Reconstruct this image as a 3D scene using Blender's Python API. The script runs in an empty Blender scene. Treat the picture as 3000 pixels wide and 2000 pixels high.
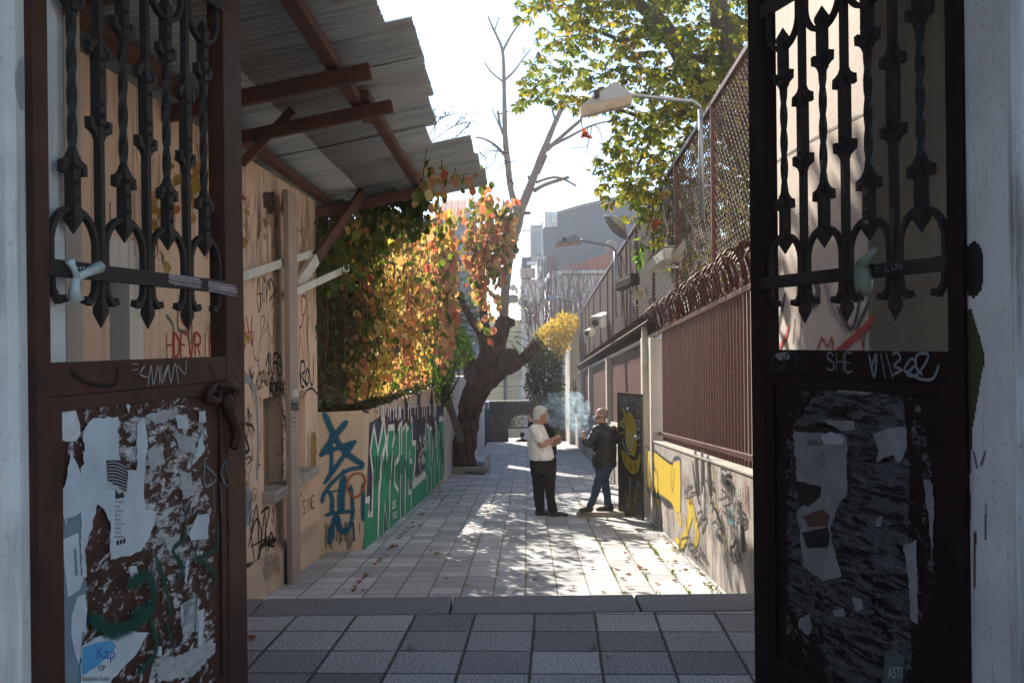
import bpy, math, random
import numpy as np
from mathutils import Vector as V, Matrix, noise
D = bpy.data; SC = bpy.context.scene; COL = SC.collection
R = math.radians; PI = math.pi
random.seed(7); RNG = np.random.default_rng(7)
# ---------------------------------------------------------------- camera, sky, sun, exposure
F = 2917.0; TH = 0.0115; EYE = V((0, 0, 1.65))
cd = D.cameras.new('camera'); cam = D.objects.new('camera', cd); COL.objects.link(cam); SC.camera = cam
cd.lens = 35; cd.sensor_width = 36; cd.clip_start = 0.05; cd.clip_end = 2000
c_, s_ = math.cos(TH), math.sin(TH)
cam.matrix_world = Matrix(((c_, s_, 0, 0), (0, 0, -1, 0), (-s_, c_, 0, 1.65), (0, 0, 0, 1)))
SUN_EL, SUN_AZ = R(34.2), R(-23.0)
S = V((math.sin(SUN_AZ)*math.cos(SUN_EL), math.cos(SUN_AZ)*math.cos(SUN_EL), math.sin(SUN_EL)))
sl = D.lights.new('sun', 'SUN'); sun = D.objects.new('sun', sl); COL.objects.link(sun)
sl.energy = 5.0; sl.angle = R(0.5); sl.color = (1, 0.945, 0.87)
sun.rotation_euler = S.to_track_quat('Z', 'Y').to_euler(); sun.location = (0, 0, 30)
W = D.worlds.new('World'); SC.world = W; W.use_nodes = True
sk = W.node_tree.nodes.new('ShaderNodeTexSky'); sk.sky_type = 'NISHITA'; sk.sun_disc = False
sk.sun_elevation = SUN_EL; sk.sun_rotation = SUN_AZ; sk.dust_density = 0.05; sk.ozone_density = 3.2; sk.air_density = 1.0; sk.altitude = 30
W.node_tree.links.new(sk.outputs[0], W.node_tree.nodes['Background'].inputs[0])
W.node_tree.nodes['Background'].inputs[1].default_value = 0.125
SC.view_settings.view_transform = 'Standard'; SC.view_settings.look = 'None'; SC.view_settings.gamma = 1; SC.view_settings.use_white_balance = True; SC.view_settings.white_balance_temperature = 7000
SC.view_settings.exposure = 1.24
SC.render.engine = 'CYCLES'; SC.cycles.use_denoising = True
SC.cycles.max_bounces = 8; SC.cycles.transparent_max_bounces = 24; SC.cycles.volume_bounces = 1
SC.cycles.volume_step_rate = 1; SC.cycles.sample_clamp_indirect = 6

# ---------------------------------------------------------------- measuring helpers (photograph pixels -> rays in the place)
def uv(x, y): return ((x-1500)-TH*(y-1000), (y-1000)+TH*(x-1500))
def P(x, y, d):
    u, v = uv(x, y); return V((u/F*d, d, 1.65-v/F*d))
class Wall:
    """vertical plane through two ground points; nrm points to the viewer's side"""
    def __init__(s, x0, y0, x1, y1):
        s.p = V((x0, y0)); s.a = (V((x1, y1))-s.p); s.len = s.a.length; s.a.normalize()
        n = V((-s.a.y, s.a.x)); s.n = n if n.dot(-s.p) > 0 else -n
    def hit(s, x, y):
        u, v = uv(x, y); r = V((u/F, 1.0)); t = s.p.dot(s.n)/r.dot(s.n)
        return V((r.x*t, t, 1.65-v/F*t))
    def sz(s, x, y):
        h = s.hit(x, y); return ((V((h.x, h.y))-s.p).dot(s.a), h.z)
    def pt(s, a, z, o=0.0):
        q = s.p+s.a*a+s.n*o; return V((q.x, q.y, z))
    def px(s, x, y, o=0.0):
        h = s.hit(x, y); return V((h.x+s.n.x*o, h.y+s.n.y*o, h.z))
SLOPE = 0.0567
def zA(y): return 1.65-1.84-SLOPE*y      # alley surface
def on_floor(x, y, up=0.0):
    u, v = uv(x, y); d = (1.84-up)*F/(v-165.4); return V((u/F*d, d, zA(d)+up))
def rnd(a, b): return random.uniform(a, b)

# ---------------------------------------------------------------- objects and labels
def setp(o, label=None, cat=None, group=None, kind=None):
    if label: o['label'] = label
    if cat: o['category'] = cat
    if group: o['group'] = group
    if kind: o['kind'] = kind
    return o
def thing(name, loc, label, cat, group=None, kind=None):
    o = D.objects.new(name, None); COL.objects.link(o); o.location = loc; o.empty_display_size = .2
    return setp(o, label, cat, group, kind)
def dup(root, loc, rz=0.0, label=None, scale=None, **k):
    r = root.copy(); COL.objects.link(r); r.location = loc; r.rotation_euler = (0, 0, rz)
    if scale: r.scale = (scale,)*3
    if label: r['label'] = label
    for ch in list(root.children):
        c = ch.copy(); COL.objects.link(c); c.parent = r
        for g in ch.children:
            e = g.copy(); COL.objects.link(e); e.parent = c
    return r
class MB:
    """collects polygons for one mesh object"""
    def __init__(s): s.v = []; s.f = []; s.uv = []
    def poly(s, pts, uvs=None):
        i = len(s.v); s.v += [tuple(p) for p in pts]; s.f.append(tuple(range(i, i+len(pts))))
        s.uv.append(uvs or [(0.5, 0.5)]*len(pts)); return s
    def hexa(s, b):
        i = len(s.v); s.v += [tuple(p) for p in b]
        for f in ((0, 3, 2, 1), (4, 5, 6, 7), (0, 1, 5, 4), (1, 2, 6, 5), (2, 3, 7, 6), (3, 0, 4, 7)):
            s.f.append(tuple(i+k for k in f)); s.uv.append([(0.5, 0.5)]*4)
        return s
    def box(s, x0, y0, z0, x1, y1, z1):
        return s.hexa([(x0, y0, z0), (x1, y0, z0), (x1, y1, z0), (x0, y1, z0), (x0, y0, z1), (x1, y0, z1), (x1, y1, z1), (x0, y1, z1)])
    def wbox(s, w, a0, a1, z0, z1, o0, o1):
        """box in a wall's own frame"""
        return s.hexa([w.pt(a0, z0, o0), w.pt(a1, z0, o0), w.pt(a1, z0, o1), w.pt(a0, z0, o1), w.pt(a0, z1, o0), w.pt(a1, z1, o0), w.pt(a1, z1, o1), w.pt(a0, z1, o1)])
    def bar(s, p, q, w, h, up=V((0, 0, 1)), tw=None):
        p, q = V(p), V(q); d = (q-p).normalized()
        a = d.cross(up)
        if a.length < 1e-4: a = d.cross(V((0, 1, 0)))
        a.normalize(); b = a.cross(d)
        if tw: a, b = a*math.cos(tw)+b*math.sin(tw), b*math.cos(tw)-a*math.sin(tw)
        a *= w/2; b *= h/2
        return s.hexa([p-a-b, p+a-b, p+a+b, p-a+b, q-a-b, q+a-b, q+a+b, q-a+b])
    def tube(s, pts, rad, n=8, cap=True, sq=False, spin=0.0, up=None):
        pts = [V(p) for p in pts]; m = len(pts)
        if not hasattr(rad, '__len__'): rad = [rad]*m
        ref = up or V((0.31, 0.17, 0.93)); i0 = len(s.v); pa = None
        for k in range(m):
            d = (pts[min(k+1, m-1)]-pts[max(k-1, 0)]).normalized()
            a = (pa-d*pa.dot(d)) if pa is not None and spin == 0 else d.cross(ref)
            if a.length < 1e-5: a = d.cross(V((0, 1, 0.2)))
            a.normalize(); pa = a; b = d.cross(a); t0 = spin*k
            for j in range(n):
                t = 2*PI*(j+.5)/n+t0
                s.v.append(tuple(pts[k]+(a*math.cos(t)+b*math.sin(t))*rad[k]))
        for k in range(m-1):
            for j in range(n):
                j2 = (j+1) % n
                s.f.append((i0+k*n+j, i0+k*n+j2, i0+(k+1)*n+j2, i0+(k+1)*n+j)); s.uv.append([(0.5, 0.5)]*4)
        if cap:
            s.f.append(tuple(i0+j for j in reversed(range(n)))); s.uv.append([(0.5, 0.5)]*n)
            s.f.append(tuple(i0+(m-1)*n+j for j in range(n))); s.uv.append([(0.5, 0.5)]*n)
        return s
    def prism(s, pts, off):
        """polygon extruded by a vector"""
        off = V(off); pts = [V(p) for p in pts]; n = len(pts); i = len(s.v)
        s.v += [tuple(p) for p in pts]+[tuple(p+off) for p in pts]
        s.f.append(tuple(i+k for k in range(n))); s.uv.append([(0.5, 0.5)]*n)
        s.f.append(tuple(i+n+k for k in reversed(range(n)))); s.uv.append([(0.5, 0.5)]*n)
        for k in range(n):
            k2 = (k+1) % n; s.f.append((i+k, i+n+k, i+n+k2, i+k2)); s.uv.append([(0.5, 0.5)]*4)
        return s
    def ell(s, c, r, n=12, m=8, M=None):
        i = len(s.v); c = V(c)
        r = r if hasattr(r, '__len__') else (r, r, r)
        for a in range(m+1):
            th = PI*a/m
            for b in range(n):
                ph = 2*PI*b/n
                p = V((r[0]*math.sin(th)*math.cos(ph), r[1]*math.sin(th)*math.sin(ph), r[2]*math.cos(th)))
                s.v.append(tuple(c+((M @ p) if M else p)))
        for a in range(m):
            for b in range(n):
                b2 = (b+1) % n
                s.f.append((i+a*n+b, i+(a+1)*n+b, i+(a+1)*n+b2, i+a*n+b2)); s.uv.append([(0.5, 0.5)]*4)
        return s
    def build(s, name, mat, parent=None, label=None, cat=None, group=None, kind=None, smooth=False, bevel=0):
        me = D.meshes.new(name); me.from_pydata(s.v, [], s.f)
        if any(u != (0.5, 0.5) for q in s.uv for u in q):
            l = me.uv_layers.new(name='UVMap'); l.data.foreach_set('uv', np.array([c for q in s.uv for u in q for c in u], dtype=np.float32))
        me.update()
        for m in (mat if isinstance(mat, (list, tuple)) else [mat]): me.materials.append(m)
        if smooth: me.polygons.foreach_set('use_smooth', [True]*len(me.polygons))
        return link(name, me, parent, label, cat, group, kind, bevel)
def link(name, me, parent=None, label=None, cat=None, group=None, kind=None, bevel=0):
    o = D.objects.new(name, me); COL.objects.link(o)
    if parent:
        o.parent = parent; p = parent; T = Matrix()
        while p: T = p.matrix_basis @ T; p = p.parent
        o.matrix_parent_inverse = T.inverted()
    if bevel:
        b = o.modifiers.new('bevel', 'BEVEL'); b.width = bevel; b.segments = 2; b.limit_method = 'ANGLE'
    return setp(o, label, cat, group, kind)

# ---------------------------------------------------------------- materials
class N:
    def __init__(s, name):
        s.m = D.materials.new(name); s.m.use_nodes = True; s.t = s.m.node_tree; s.bs = s.t.nodes['Principled BSDF']; s.out = s.t.nodes['Material Output']
        s._p = None
    def node(s, typ, ins=None, **props):
        n = s.t.nodes.new(typ)
        for k, v in props.items(): setattr(n, k, v)
        for k, v in (ins or {}).items(): s.put(n.inputs[k], v)
        return n
    def put(s, sock, v):
        if isinstance(v, bpy.types.NodeSocket): s.t.links.new(v, sock)
        elif v is not None:
            if hasattr(v, '__len__') and len(v) == 3 and len(getattr(sock, 'default_value', ())) == 4: v = (*v, 1)
            sock.default_value = v
    @property
    def pos(s):
        if s._p is None: s._p = s.node('ShaderNodeNewGeometry').outputs['Position']
        return s._p
    def map(s, scale=(1, 1, 1), rot=(0, 0, 0), loc=(0, 0, 0), vec=None):
        return s.node('ShaderNodeMapping', {'Vector': vec or s.pos, 'Scale': scale, 'Rotation': rot, 'Location': loc}).outputs[0]
    def noise(s, scale, detail=4, rough=.55, vec=None, dist=0.0):
        return s.node('ShaderNodeTexNoise', {'Vector': vec or s.pos, 'Scale': scale, 'Detail': detail, 'Roughness': rough, 'Distortion': dist}).outputs[0]
    def vor(s, scale, vec=None, feature='F1'):
        return s.node('ShaderNodeTexVoronoi', {'Vector': vec or s.pos, 'Scale': scale}, feature=feature)
    def ramp(s, fac, stops, interp='LINEAR'):
        n = s.node('ShaderNodeValToRGB', {'Fac': fac}); e = n.color_ramp; e.interpolation = interp
        while len(e.elements) < len(stops): e.elements.new(0.5)
        for k, (p, c) in enumerate(stops):
            e.elements[k].position = p
            c = (c, c, c) if not hasattr(c, '__len__') else c
            e.elements[k].color = (*c[:3], 1)
        return n.outputs[0]
    def mix(s, fac, a, b, blend='MIX'):
        n = s.node('ShaderNodeMix', data_type='RGBA', blend_type=blend)
        s.put(n.inputs[0], fac); s.put(n.inputs[6], a); s.put(n.inputs[7], b); return n.outputs[2]
    def math(s, op, a, b=None, clamp=False):
        n = s.node('ShaderNodeMath', operation=op, use_clamp=clamp); s.put(n.inputs[0], a)
        if b is not None: s.put(n.inputs[1], b)
        return n.outputs[0]
    def sep(s, vec=None):
        return s.node('ShaderNodeSeparateXYZ', {0: vec or s.pos}).outputs
    def comb(s, x, y, z): return s.node('ShaderNodeCombineXYZ', {0: x, 1: y, 2: z}).outputs[0]
    def wn(s, vec): return s.node('ShaderNodeTexWhiteNoise', {'Vector': vec}, noise_dimensions='3D').outputs[0]
    def bump(s, h, strength=.4, dist=.01):
        return s.node('ShaderNodeBump', {'Height': h, 'Strength': strength, 'Distance': dist}).outputs[0]
    def done(s, col, rough=.8, bump=None, metal=0.0, spec=.35, alpha=None, **k):
        b = s.bs; s.put(b.inputs['Base Color'], col); s.put(b.inputs['Roughness'], rough); s.put(b.inputs['Metallic'], metal)
        s.put(b.inputs['Specular IOR Level'], spec)
        if bump is not None: s.put(b.inputs['Normal'], bump)
        if alpha is not None: s.put(b.inputs['Alpha'], alpha)
        for kk, v in k.items(): s.put(b.inputs[kk], v)
        return s.m
def plain(name, a, b=None, scale=8, rough=.7, bump=.25, bscale=None, bdist=.006, metal=0.0, spec=.35, stretch=(1, 1, 1), detail=5, lo=.3, hi=.7):
    """two-tone weathered surface with a matching relief"""
    n = N(name); b = b or tuple(c*.75 for c in a); vec = n.map(stretch)
    f = n.noise(scale, detail, .6, vec)
    col = n.mix(n.ramp(f, [(lo, 0), (hi, 1)]), a, b)
    h = n.noise(bscale or scale*5, 4, .6, vec)
    return n.done(col, rough, n.bump(h, bump, bdist), metal, spec)
MATS = {}
def stucco(name, a, b, stain, streak=.5, bscale=70, bstr=.6, flake=None, low=None):
    """plaster: mottled, vertical dirt runs, optional flaked patches and dirt near the foot"""
    n = N(name)
    f = n.noise(1.7, 6, .62); col = n.mix(n.ramp(f, [(.35, 0), (.66, 1)]), a, b)
    runs = n.noise(1.0, 6, .7, n.map((9, 9, .55))); blot = n.noise(1.1, 3, .5)
    k = n.math('MULTIPLY', n.ramp(runs, [(.5, 0), (.68, 1)]), n.ramp(blot, [(.35, 0), (.6, 1)]))
    if flake: k = n.math('MULTIPLY', k, n.ramp(n.math('MULTIPLY', n.math('SUBTRACT', n.sep()[2], .6), .5), [(.1, .3), (.8, 1)]))
    col = n.mix(n.math('MULTIPLY', k, streak), col, stain)
    sp = n.noise(38, 3, .6); col = n.mix(n.ramp(sp, [(.62, 0), (.75, .55)]), col, stain)
    h = n.noise(bscale, 3, .65)
    if flake:
        fl = n.noise(1.0, 7, .68, n.map((11, 11, 1.6))); g = n.ramp(fl, [(flake[1], 0), (flake[1]+.015, 1)]); hi = n.ramp(n.math('MULTIPLY', n.math('SUBTRACT', n.sep()[2], 1.2), .5), [(.1, .08), (.75, 1)]); g = n.math('MULTIPLY', g, hi)
        col = n.mix(g, col, flake[0])
        h = n.math('SUBTRACT', h, n.math('MULTIPLY', g, 1.2))
    return n.done(col, .92, n.bump(h, bstr, .006), 0, .2)
M = {}
M['cream'] = stucco('cream_plaster', (.68, .485, .36), (.60, .42, .305), (.09, .065, .05), 1.0, 60, .55, ((.27, .16, .085), .645))
M['cream_low'] = stucco('cream_render', (.60, .455, .33), (.50, .375, .265), (.13, .10, .08), .45, 55, .8)
M['grey_stucco'] = stucco('grey_stucco', (.50, .47, .42), (.42, .39, .34), (.16, .14, .12), .45, 48, .9)
M['jamb'] = stucco('shade_dark_roughcast', (.26, .225, .19), (.19, .165, .14), (.08, .07, .06), .5, 60, .9)  # dark base colours carry the shade of the jamb
M['pink_stucco'] = stucco('pinkish_stucco', (.60, .53, .48), (.54, .47, .42), (.24, .21, .19), .25, 85, 1.0)
M['low_wall'] = stucco('graffitied_render', (.46, .41, .37), (.27, .25, .245), (.06, .057, .06), 1.2, 65, .9)
M['whitewash'] = stucco('whitewashed_plaster', (.66, .62, .56), (.54, .50, .45), (.22, .20, .17), .5, 40, .5)
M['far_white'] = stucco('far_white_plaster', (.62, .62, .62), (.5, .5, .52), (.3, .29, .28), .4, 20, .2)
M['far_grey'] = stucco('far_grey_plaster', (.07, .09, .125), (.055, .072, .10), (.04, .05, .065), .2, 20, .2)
M['far_pink'] = stucco('far_pink_plaster', (.52, .45, .42), (.44, .37, .35), (.25, .22, .2), .4, 20, .2)
M['far_yellow'] = stucco('far_yellow_plaster', (.62, .55, .36), (.54, .47, .30), (.3, .26, .18), .3, 20, .2)
M['stone'] = stucco('painted_stone', (.80, .775, .73), (.60, .575, .535), (.18, .15, .125), .95, 45, .35)
M['iron'] = plain('dark_iron', (.030, .026, .024), (.062, .034, .025), 22, .55, .6, 90, .004, .1, .25, (1, 1, 1), 7, .48, .72)
M['brown'] = plain('brown_paint', (.085, .032, .021), (.042, .019, .014), 5, .5, .2, 30, .004, 0, .2)
M['dkbrown'] = plain('dark_brown_paint', (.028, .012, .010), (.018, .009, .008), 5, .55, .2, 30, .004, 0, .12)
M['mesh'] = plain('mesh_paint', (.085, .042, .036), (.055, .03, .027), 9, .6, .2, 40, .002, 0, .4)
M['spike'] = plain('spike_paint', (.085, .022, .016), (.05, .015, .012), 9, .6, .2, 40, .002, 0, .3)
M['redbrown'] = plain('rust_red_paint', (.11, .026, .018), (.065, .018, .014), 6, .42, .25, 40, .003, 0, .5)
M['rail'] = plain('fence_paint', (.105, .028, .021), (.05, .016, .013), 14, .45, .2, 40, .002, 0, .7)
M['beam'] = plain('rusty_beam', (.13, .05, .035), (.06, .028, .022), 4, .7, .4, 25, .006)
M['galv'] = plain('galvanised_steel', (.36, .38, .39), (.28, .30, .31), 12, .42, .15, 50, .002, .6, .5)
M['white_metal'] = plain('white_painted_metal', (.62, .60, .55), (.46, .43, .37), 6, .5, .15, 50, .002)
M['cream_plastic'] = plain('yellowed_plastic', (.60, .54, .42), (.46, .39, .28), 9, .5, .1)
M['black_plastic'] = plain('black_plastic', (.022, .022, .024), (.03, .03, .03), 9, .45, .1)
M['glass'] = plain('dark_glass', (.05, .06, .07), (.08, .09, .10), 3, .12, 0)
M['bark'] = plain('plane_bark', (.15, .083, .055), (.045, .026, .02), 4, .9, 1.0, 14, .06, 0, .2, (2.6, 2.6, .8), 9, .38, .6)
M['pale_bark'] = plain('pale_branch_bark', (.30, .25, .22), (.20, .165, .14), 5, .9, .6, 26, .015, 0, .2, (1.5, 1.5, .5), 6)
M['dark_bark'] = plain('dark_bark', (.11, .085, .066), (.05, .04, .033), 6, .9, .9, 18, .02, 0, .2, (1.5, 1.5, .5), 6)
M['twig'] = plain('vine_stem', (.12, .07, .045), (.07, .04, .03), 20, .9, .3)
M['concrete'] = plain('old_concrete', (.38, .35, .31), (.26, .24, .21), 5, .9, .5, 40, .006)
M['wood'] = plain('grey_timber', (.24, .19, .15), (.15, .12, .095), 6, .85, .4, 30, .004, 0, .2, (6, 6, .6))
M['tile'] = plain('roof_tile', (.46, .20, .14), (.30, .13, .10), 9, .85, .5, 20, .02)
M['paper'] = plain('old_paper', (.62, .66, .68), (.46, .50, .53), 7, .85, .3, 22, .003)
M['dirty_paper'] = plain('dirty_paper', (.36, .35, .33), (.22, .215, .21), 8, .85, .3, 22, .003)
M['plastic_bag'] = plain('white_plastic_film', (.62, .64, .62), (.42, .46, .42), 12, .3, .5, 25, .006)
def flat(name, c, rough=.75, var=.25, scale=25):
    return plain(name, c, tuple(x*(1-var) for x in c), scale, rough, .08)
def solid(name, c, rough=.6):
    if name not in MATS: MATS[name] = flat(name, c, rough)
    return MATS[name]
def spray(name, c, soft=.35, grain=.5, hold=1.0):
    """sprayed paint: edge fades across the stroke (UV), rough coverage over the render's grain"""
    if name in MATS: return MATS[name]
    n = N(name); uvn = n.node('ShaderNodeUVMap').outputs[0]; u = n.sep(uvn)[0]
    e = n.math('MULTIPLY', n.math('ABSOLUTE', n.math('SUBTRACT', u, .5)), 2.0)
    g = n.math('MULTIPLY', n.math('SUBTRACT', n.noise(55, 3, .6), .5), grain)
    a = n.ramp(n.math('ADD', e, g), [(1-soft, 1), (1.0, 0)])
    w = n.noise(6, 4, .6); a = n.math('MULTIPLY', a, n.ramp(w, [(.2, hold*.75), (.5, hold)]))
    col = n.mix(n.noise(9, 3), c, tuple(min(1, x*.75) for x in c))
    MATS[name] = n.done(col, .7, None, 0, .3, a); return MATS[name]
def residue(name, c1, c2, vecscale, thr, scale=4.0, seed=0.0, soft=.09):
    """torn remains of paper and paste: patchy film with holes"""
    n = N(name); f = n.noise(scale, 8, .68, n.map(vecscale, (0, 0, 0), (seed, seed*.7, seed*1.3)), .5)
    a = n.ramp(f, [(thr, 0), (thr+soft, 1)]); c = n.mix(n.ramp(n.noise(26, 6, .7), [(.35, 0), (.65, 1)]), c1, c2)
    a = n.math('MULTIPLY', a, n.ramp(n.noise(60, 4, .7), [(.3, .45), (.55, 1)]))
    return n.done(c, .9, None, 0, .2, a)
def pavers(name, size, rot, off, tones, joint, speck, bstr, moss=None, gap=.018):
    n = N(name); q = n.map((1/size[0], 1/size[1], 0), (0, 0, rot), off)
    fl = n.node('ShaderNodeVectorMath', {0: q}, operation='FLOOR').outputs[0]
    fr = n.node('ShaderNodeVectorMath', {0: q}, operation='FRACTION').outputs[0]; fx = n.sep(fr)
    def edge(v): return n.math('SUBTRACT', .5, n.math('ABSOLUTE', n.math('SUBTRACT', v, .5)))
    wob = n.math('MULTIPLY', n.math('SUBTRACT', n.noise(14, 3), .5), .03)
    e = n.math('ADD', n.math('MINIMUM', n.math('MULTIPLY', edge(fx[0]), size[0]/size[1]), edge(fx[1])), wob)
    r = n.wn(fl); col = n.ramp(r, tones)
    s = n.noise(speck[0], 2, .7); col = n.mix(n.ramp(s, [(.40, 0), (.60, 1)]), col, n.mix(1.0, col, speck[1], 'MULTIPLY'))
    s2 = n.vor(speck[0]*1.1).outputs[0]; col = n.mix(n.ramp(s2, [(.06, .7), (.2, 0)]), col, n.mix(.35, col, (.8, .8, .8)))
    big = n.noise(.9, 5, .6); col = n.mix(n.ramp(big, [(.35, .5), (.62, 0)]), col, n.mix(1.0, col, (.72, .70, .67), 'MULTIPLY'))
    jm = n.ramp(e, [(gap, 1), (gap*2.0, 0)])
    jc = joint
    if moss:
        jc = n.mix(n.ramp(n.noise(1.3, 3), [(.5, 0), (.62, 1)]), joint, moss)
    col = n.mix(jm, col, jc)
    h = n.math('ADD', n.math('MULTIPLY', s, .35), n.ramp(e, [(gap*.6, 0), (gap*2.6, 1)]))
    h = n.math('ADD', h, n.math('MULTIPLY', n.wn(fl), .5))
    return n.done(col, .78, n.bump(h, bstr, .006), 0, .35)
# stroke letters for painted writing, on a 4 x 6 grid
GL = {'A': '0,0 1.6,6 2,6 4,0|0.7,2.2 3.3,2.2', 'B': '0,0 0,6 2.6,5.8 3.2,4.6 2.4,3.3 0,3.2|2.4,3.2 3.8,1.8 2.8,0.2 0,0', 'C': '3.8,5 2.5,6 .6,5.2 0,3 .6,.8 2.4,0 3.8,.9',
      'D': '0,0 0,6 2.4,5.6 3.8,3.4 3,1 1.6,.1 0,0', 'E': '3.6,6 0,6 0,0 3.7,0|0,3.1 2.8,3.1', 'F': '3.6,6 0,6 0,0|0,3.1 2.8,3.1', 'H': '0,0 0,6|4,0 4,6|0,3 4,3.2',
      'I': '2,0 2,6', 'J': '3,6 3,1.2 1.8,0 .2,.9', 'K': '0,0 0,6|3.8,6 0,2.8 3.9,0', 'L': '0,6 0,0 3.4,0', 'M': '0,0 .4,6 2,2 3.6,6 4,0', 'N': '0,0 0,6 4,0 4,6',
      'O': '2,6 .4,5 0,3 .5,.8 2,0 3.5,.9 4,3 3.5,5.2 2,6', 'P': '0,0 0,6 2.8,5.8 3.7,4.4 2.6,3 0,2.9', 'R': '0,0 0,6 2.8,5.7 3.5,4.4 2.5,3.1 0,3|1.6,3 4,0',
      'S': '3.6,5.2 2.2,6 .6,5.3 .5,3.9 3.2,2.4 3.6,1 2.2,0 .2,.8', 'T': '0,6 4,6|2,6 2,0', 'U': '0,6 .2,1.2 1.8,0 3.6,1.2 4,6', 'V': '0,6 1.9,0 4,6', 'W': '0,6 1,0 2,4 3,0 4,6',
      'X': '0,6 4,0|4,6 0,0', 'Y': '0,6 2,3 4,6|2,3 1.8,0', 'Z': '0,6 4,6 0,0 4,0', '1': '.6,4.6 2.2,6 2.2,0', '2': '.2,4.8 1.8,6 3.5,4.8 2.8,3 0,0 4,0', '3': '.2,5.4 2.2,6 3.4,4.7 1.6,3.3 3.6,1.8 2.2,0 0,.7',
      '4': '2.8,0 2.8,6 0,2 4,2', '5': '3.6,6 .6,6 .3,3.4 2.4,3.6 3.6,1.8 2.2,0 .1,.6', '8': '2,3.2 .5,4.6 2,6 3.4,4.6 2,3.2 .2,1.5 2,0 3.8,1.5 2,3.2', '0': '2,6 .4,5 0,3 .5,.8 2,0 3.5,.9 4,3 3.5,5.2 2,6', ' ': '', '-': '.5,3 3.5,3',
      '.': '1.8,0 2.1,.3', ':': '1.8,1 2.1,1.3|1.8,4 2.1,4.3', '^': '0,0 2,6 4,0|2,6 2,-5'}
def strokes(word, x0, y0, x1, y1, h, slant=0.0, jit=.12, hw=None):
    """pixel polylines for a word whose base line runs (x0,y0)-(x1,y1) and whose letters are h pixels tall"""
    out = []; n = len(word); dx, dy = (x1-x0)/n, (y1-y0)/n; hs = h if hasattr(h, '__len__') else (h, h)
    for i, ch in enumerate(word):
        hh = hs[0]+(hs[1]-hs[0])*i/max(1, n-1)
        for pl in GL.get(ch, '').split('|'):
            if not pl: continue
            q = []
            for t in pl.split():
                a, b = map(float, t.split(',')); a += rnd(-jit, jit)*2; b += rnd(-jit, jit)*2
                q.append((x0+dx*(i+a/4*.78)+slant*b/6*hh, y0+dy*(i+a/4*.78)-b/6*hh))
            out.append(q)
    return out
class Paint:
    """paint strokes and flat shapes laid on a wall, each a hair in front of the last"""
    def __init__(s, wall, off=.0025, wk=1.0): s.w = wall; s.o = off; s.wk = wk; s.mb = MB()
    def pt(s, q): return s.w.px(q[0], q[1], s.o)
    def stroke(s, pts, width, smooth=True):
        if len(pts) < 2: return s
        width *= s.wk; q = [s.w.px(x, y) for x, y in pts]
        if smooth and len(q) > 2:
            r = []
            for k in range(len(q)-1):
                p0, p1, p2, p3 = q[max(k-1, 0)], q[k], q[k+1], q[min(k+2, len(q)-1)]
                for t in (0, .25, .5, .75):
                    r.append(.5*((2*p1)+(p2-p0)*t+(2*p0-5*p1+4*p2-p3)*t*t+(3*p1-p0-3*p2+p3)*t**3))
            q = r+[q[-1]]
        nn = V((s.w.n.x, s.w.n.y, 0)); prev = None; m = len(q)
        d0 = (q[1]-q[0]).normalized(); q[0] = q[0]-d0*width*.35
        d1 = (q[-1]-q[-2]).normalized(); q[-1] = q[-1]+d1*width*.35
        for k in range(m):
            d = (q[min(k+1, m-1)]-q[max(k-1, 0)])
            if d.length < 1e-6: d = V((0, 0, 1))
            sd = d.normalized().cross(nn)*width/2
            ww = .55 if k in (0, m-1) else 1
            a, b = q[k]-sd*ww+nn*s.o, q[k]+sd*ww+nn*s.o
            if prev: s.mb.poly([prev[0], prev[1], b, a], [(0, 0), (1, 0), (1, 1), (0, 1)])
            prev = (a, b)
            s.o += .000012
        s.o += .0001; return s
    def word(s, w, x0, y0, x1, y1, h, width, slant=0.0, jit=.12):
        for q in strokes(w, x0, y0, x1, y1, h, slant, jit): s.stroke(q, width)
        return s
    def shape(s, pts):
        s.mb.poly([s.pt(q) for q in pts]); s.o += .0003; return s
    def scribble(s, x0, y0, x1, y1, n, width, seed=1):
        rr = random.Random(seed); q = []
        for i in range(n):
            q.append((x0+(x1-x0)*(i+rr.random()*.9)/n, y0+(y1-y0)*(rr.random()*.35 if i % 2 else 1-rr.random()*.35)))
        return s.stroke(q, width, False)
    def build(s, name, mat, parent, label=None): return s.mb.build(name, mat, parent, label)
def text_on(wall, txt, x0, y0, x1, h_px, mat, name, parent, o=.004):
    """printed words: a text curve turned into a flat mesh lying on the wall"""
    cu = D.curves.new('t', 'FONT'); cu.body = txt; cu.size = 1
    ob = D.objects.new('t', cu); COL.objects.link(ob); dg = bpy.context.evaluated_depsgraph_get(); dg.update()
    me = D.meshes.new_from_object(ob.evaluated_get(dg)); D.objects.remove(ob); D.curves.remove(cu)
    vs = np.empty(len(me.vertices)*3, dtype=np.float32); me.vertices.foreach_get('co', vs); vs = vs.reshape(-1, 3)
    if len(vs) == 0: return None
    mx = vs[:, 0].max(); my = max(vs[:, 1].max(), .5)
    for k, vtx in enumerate(me.vertices):
        vtx.co = wall.px(x0+(x1-x0)*vs[k, 0]/mx, y0-vs[k, 1]/my*h_px, o)
    me.materials.append(mat); return link(name, me, parent)
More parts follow.
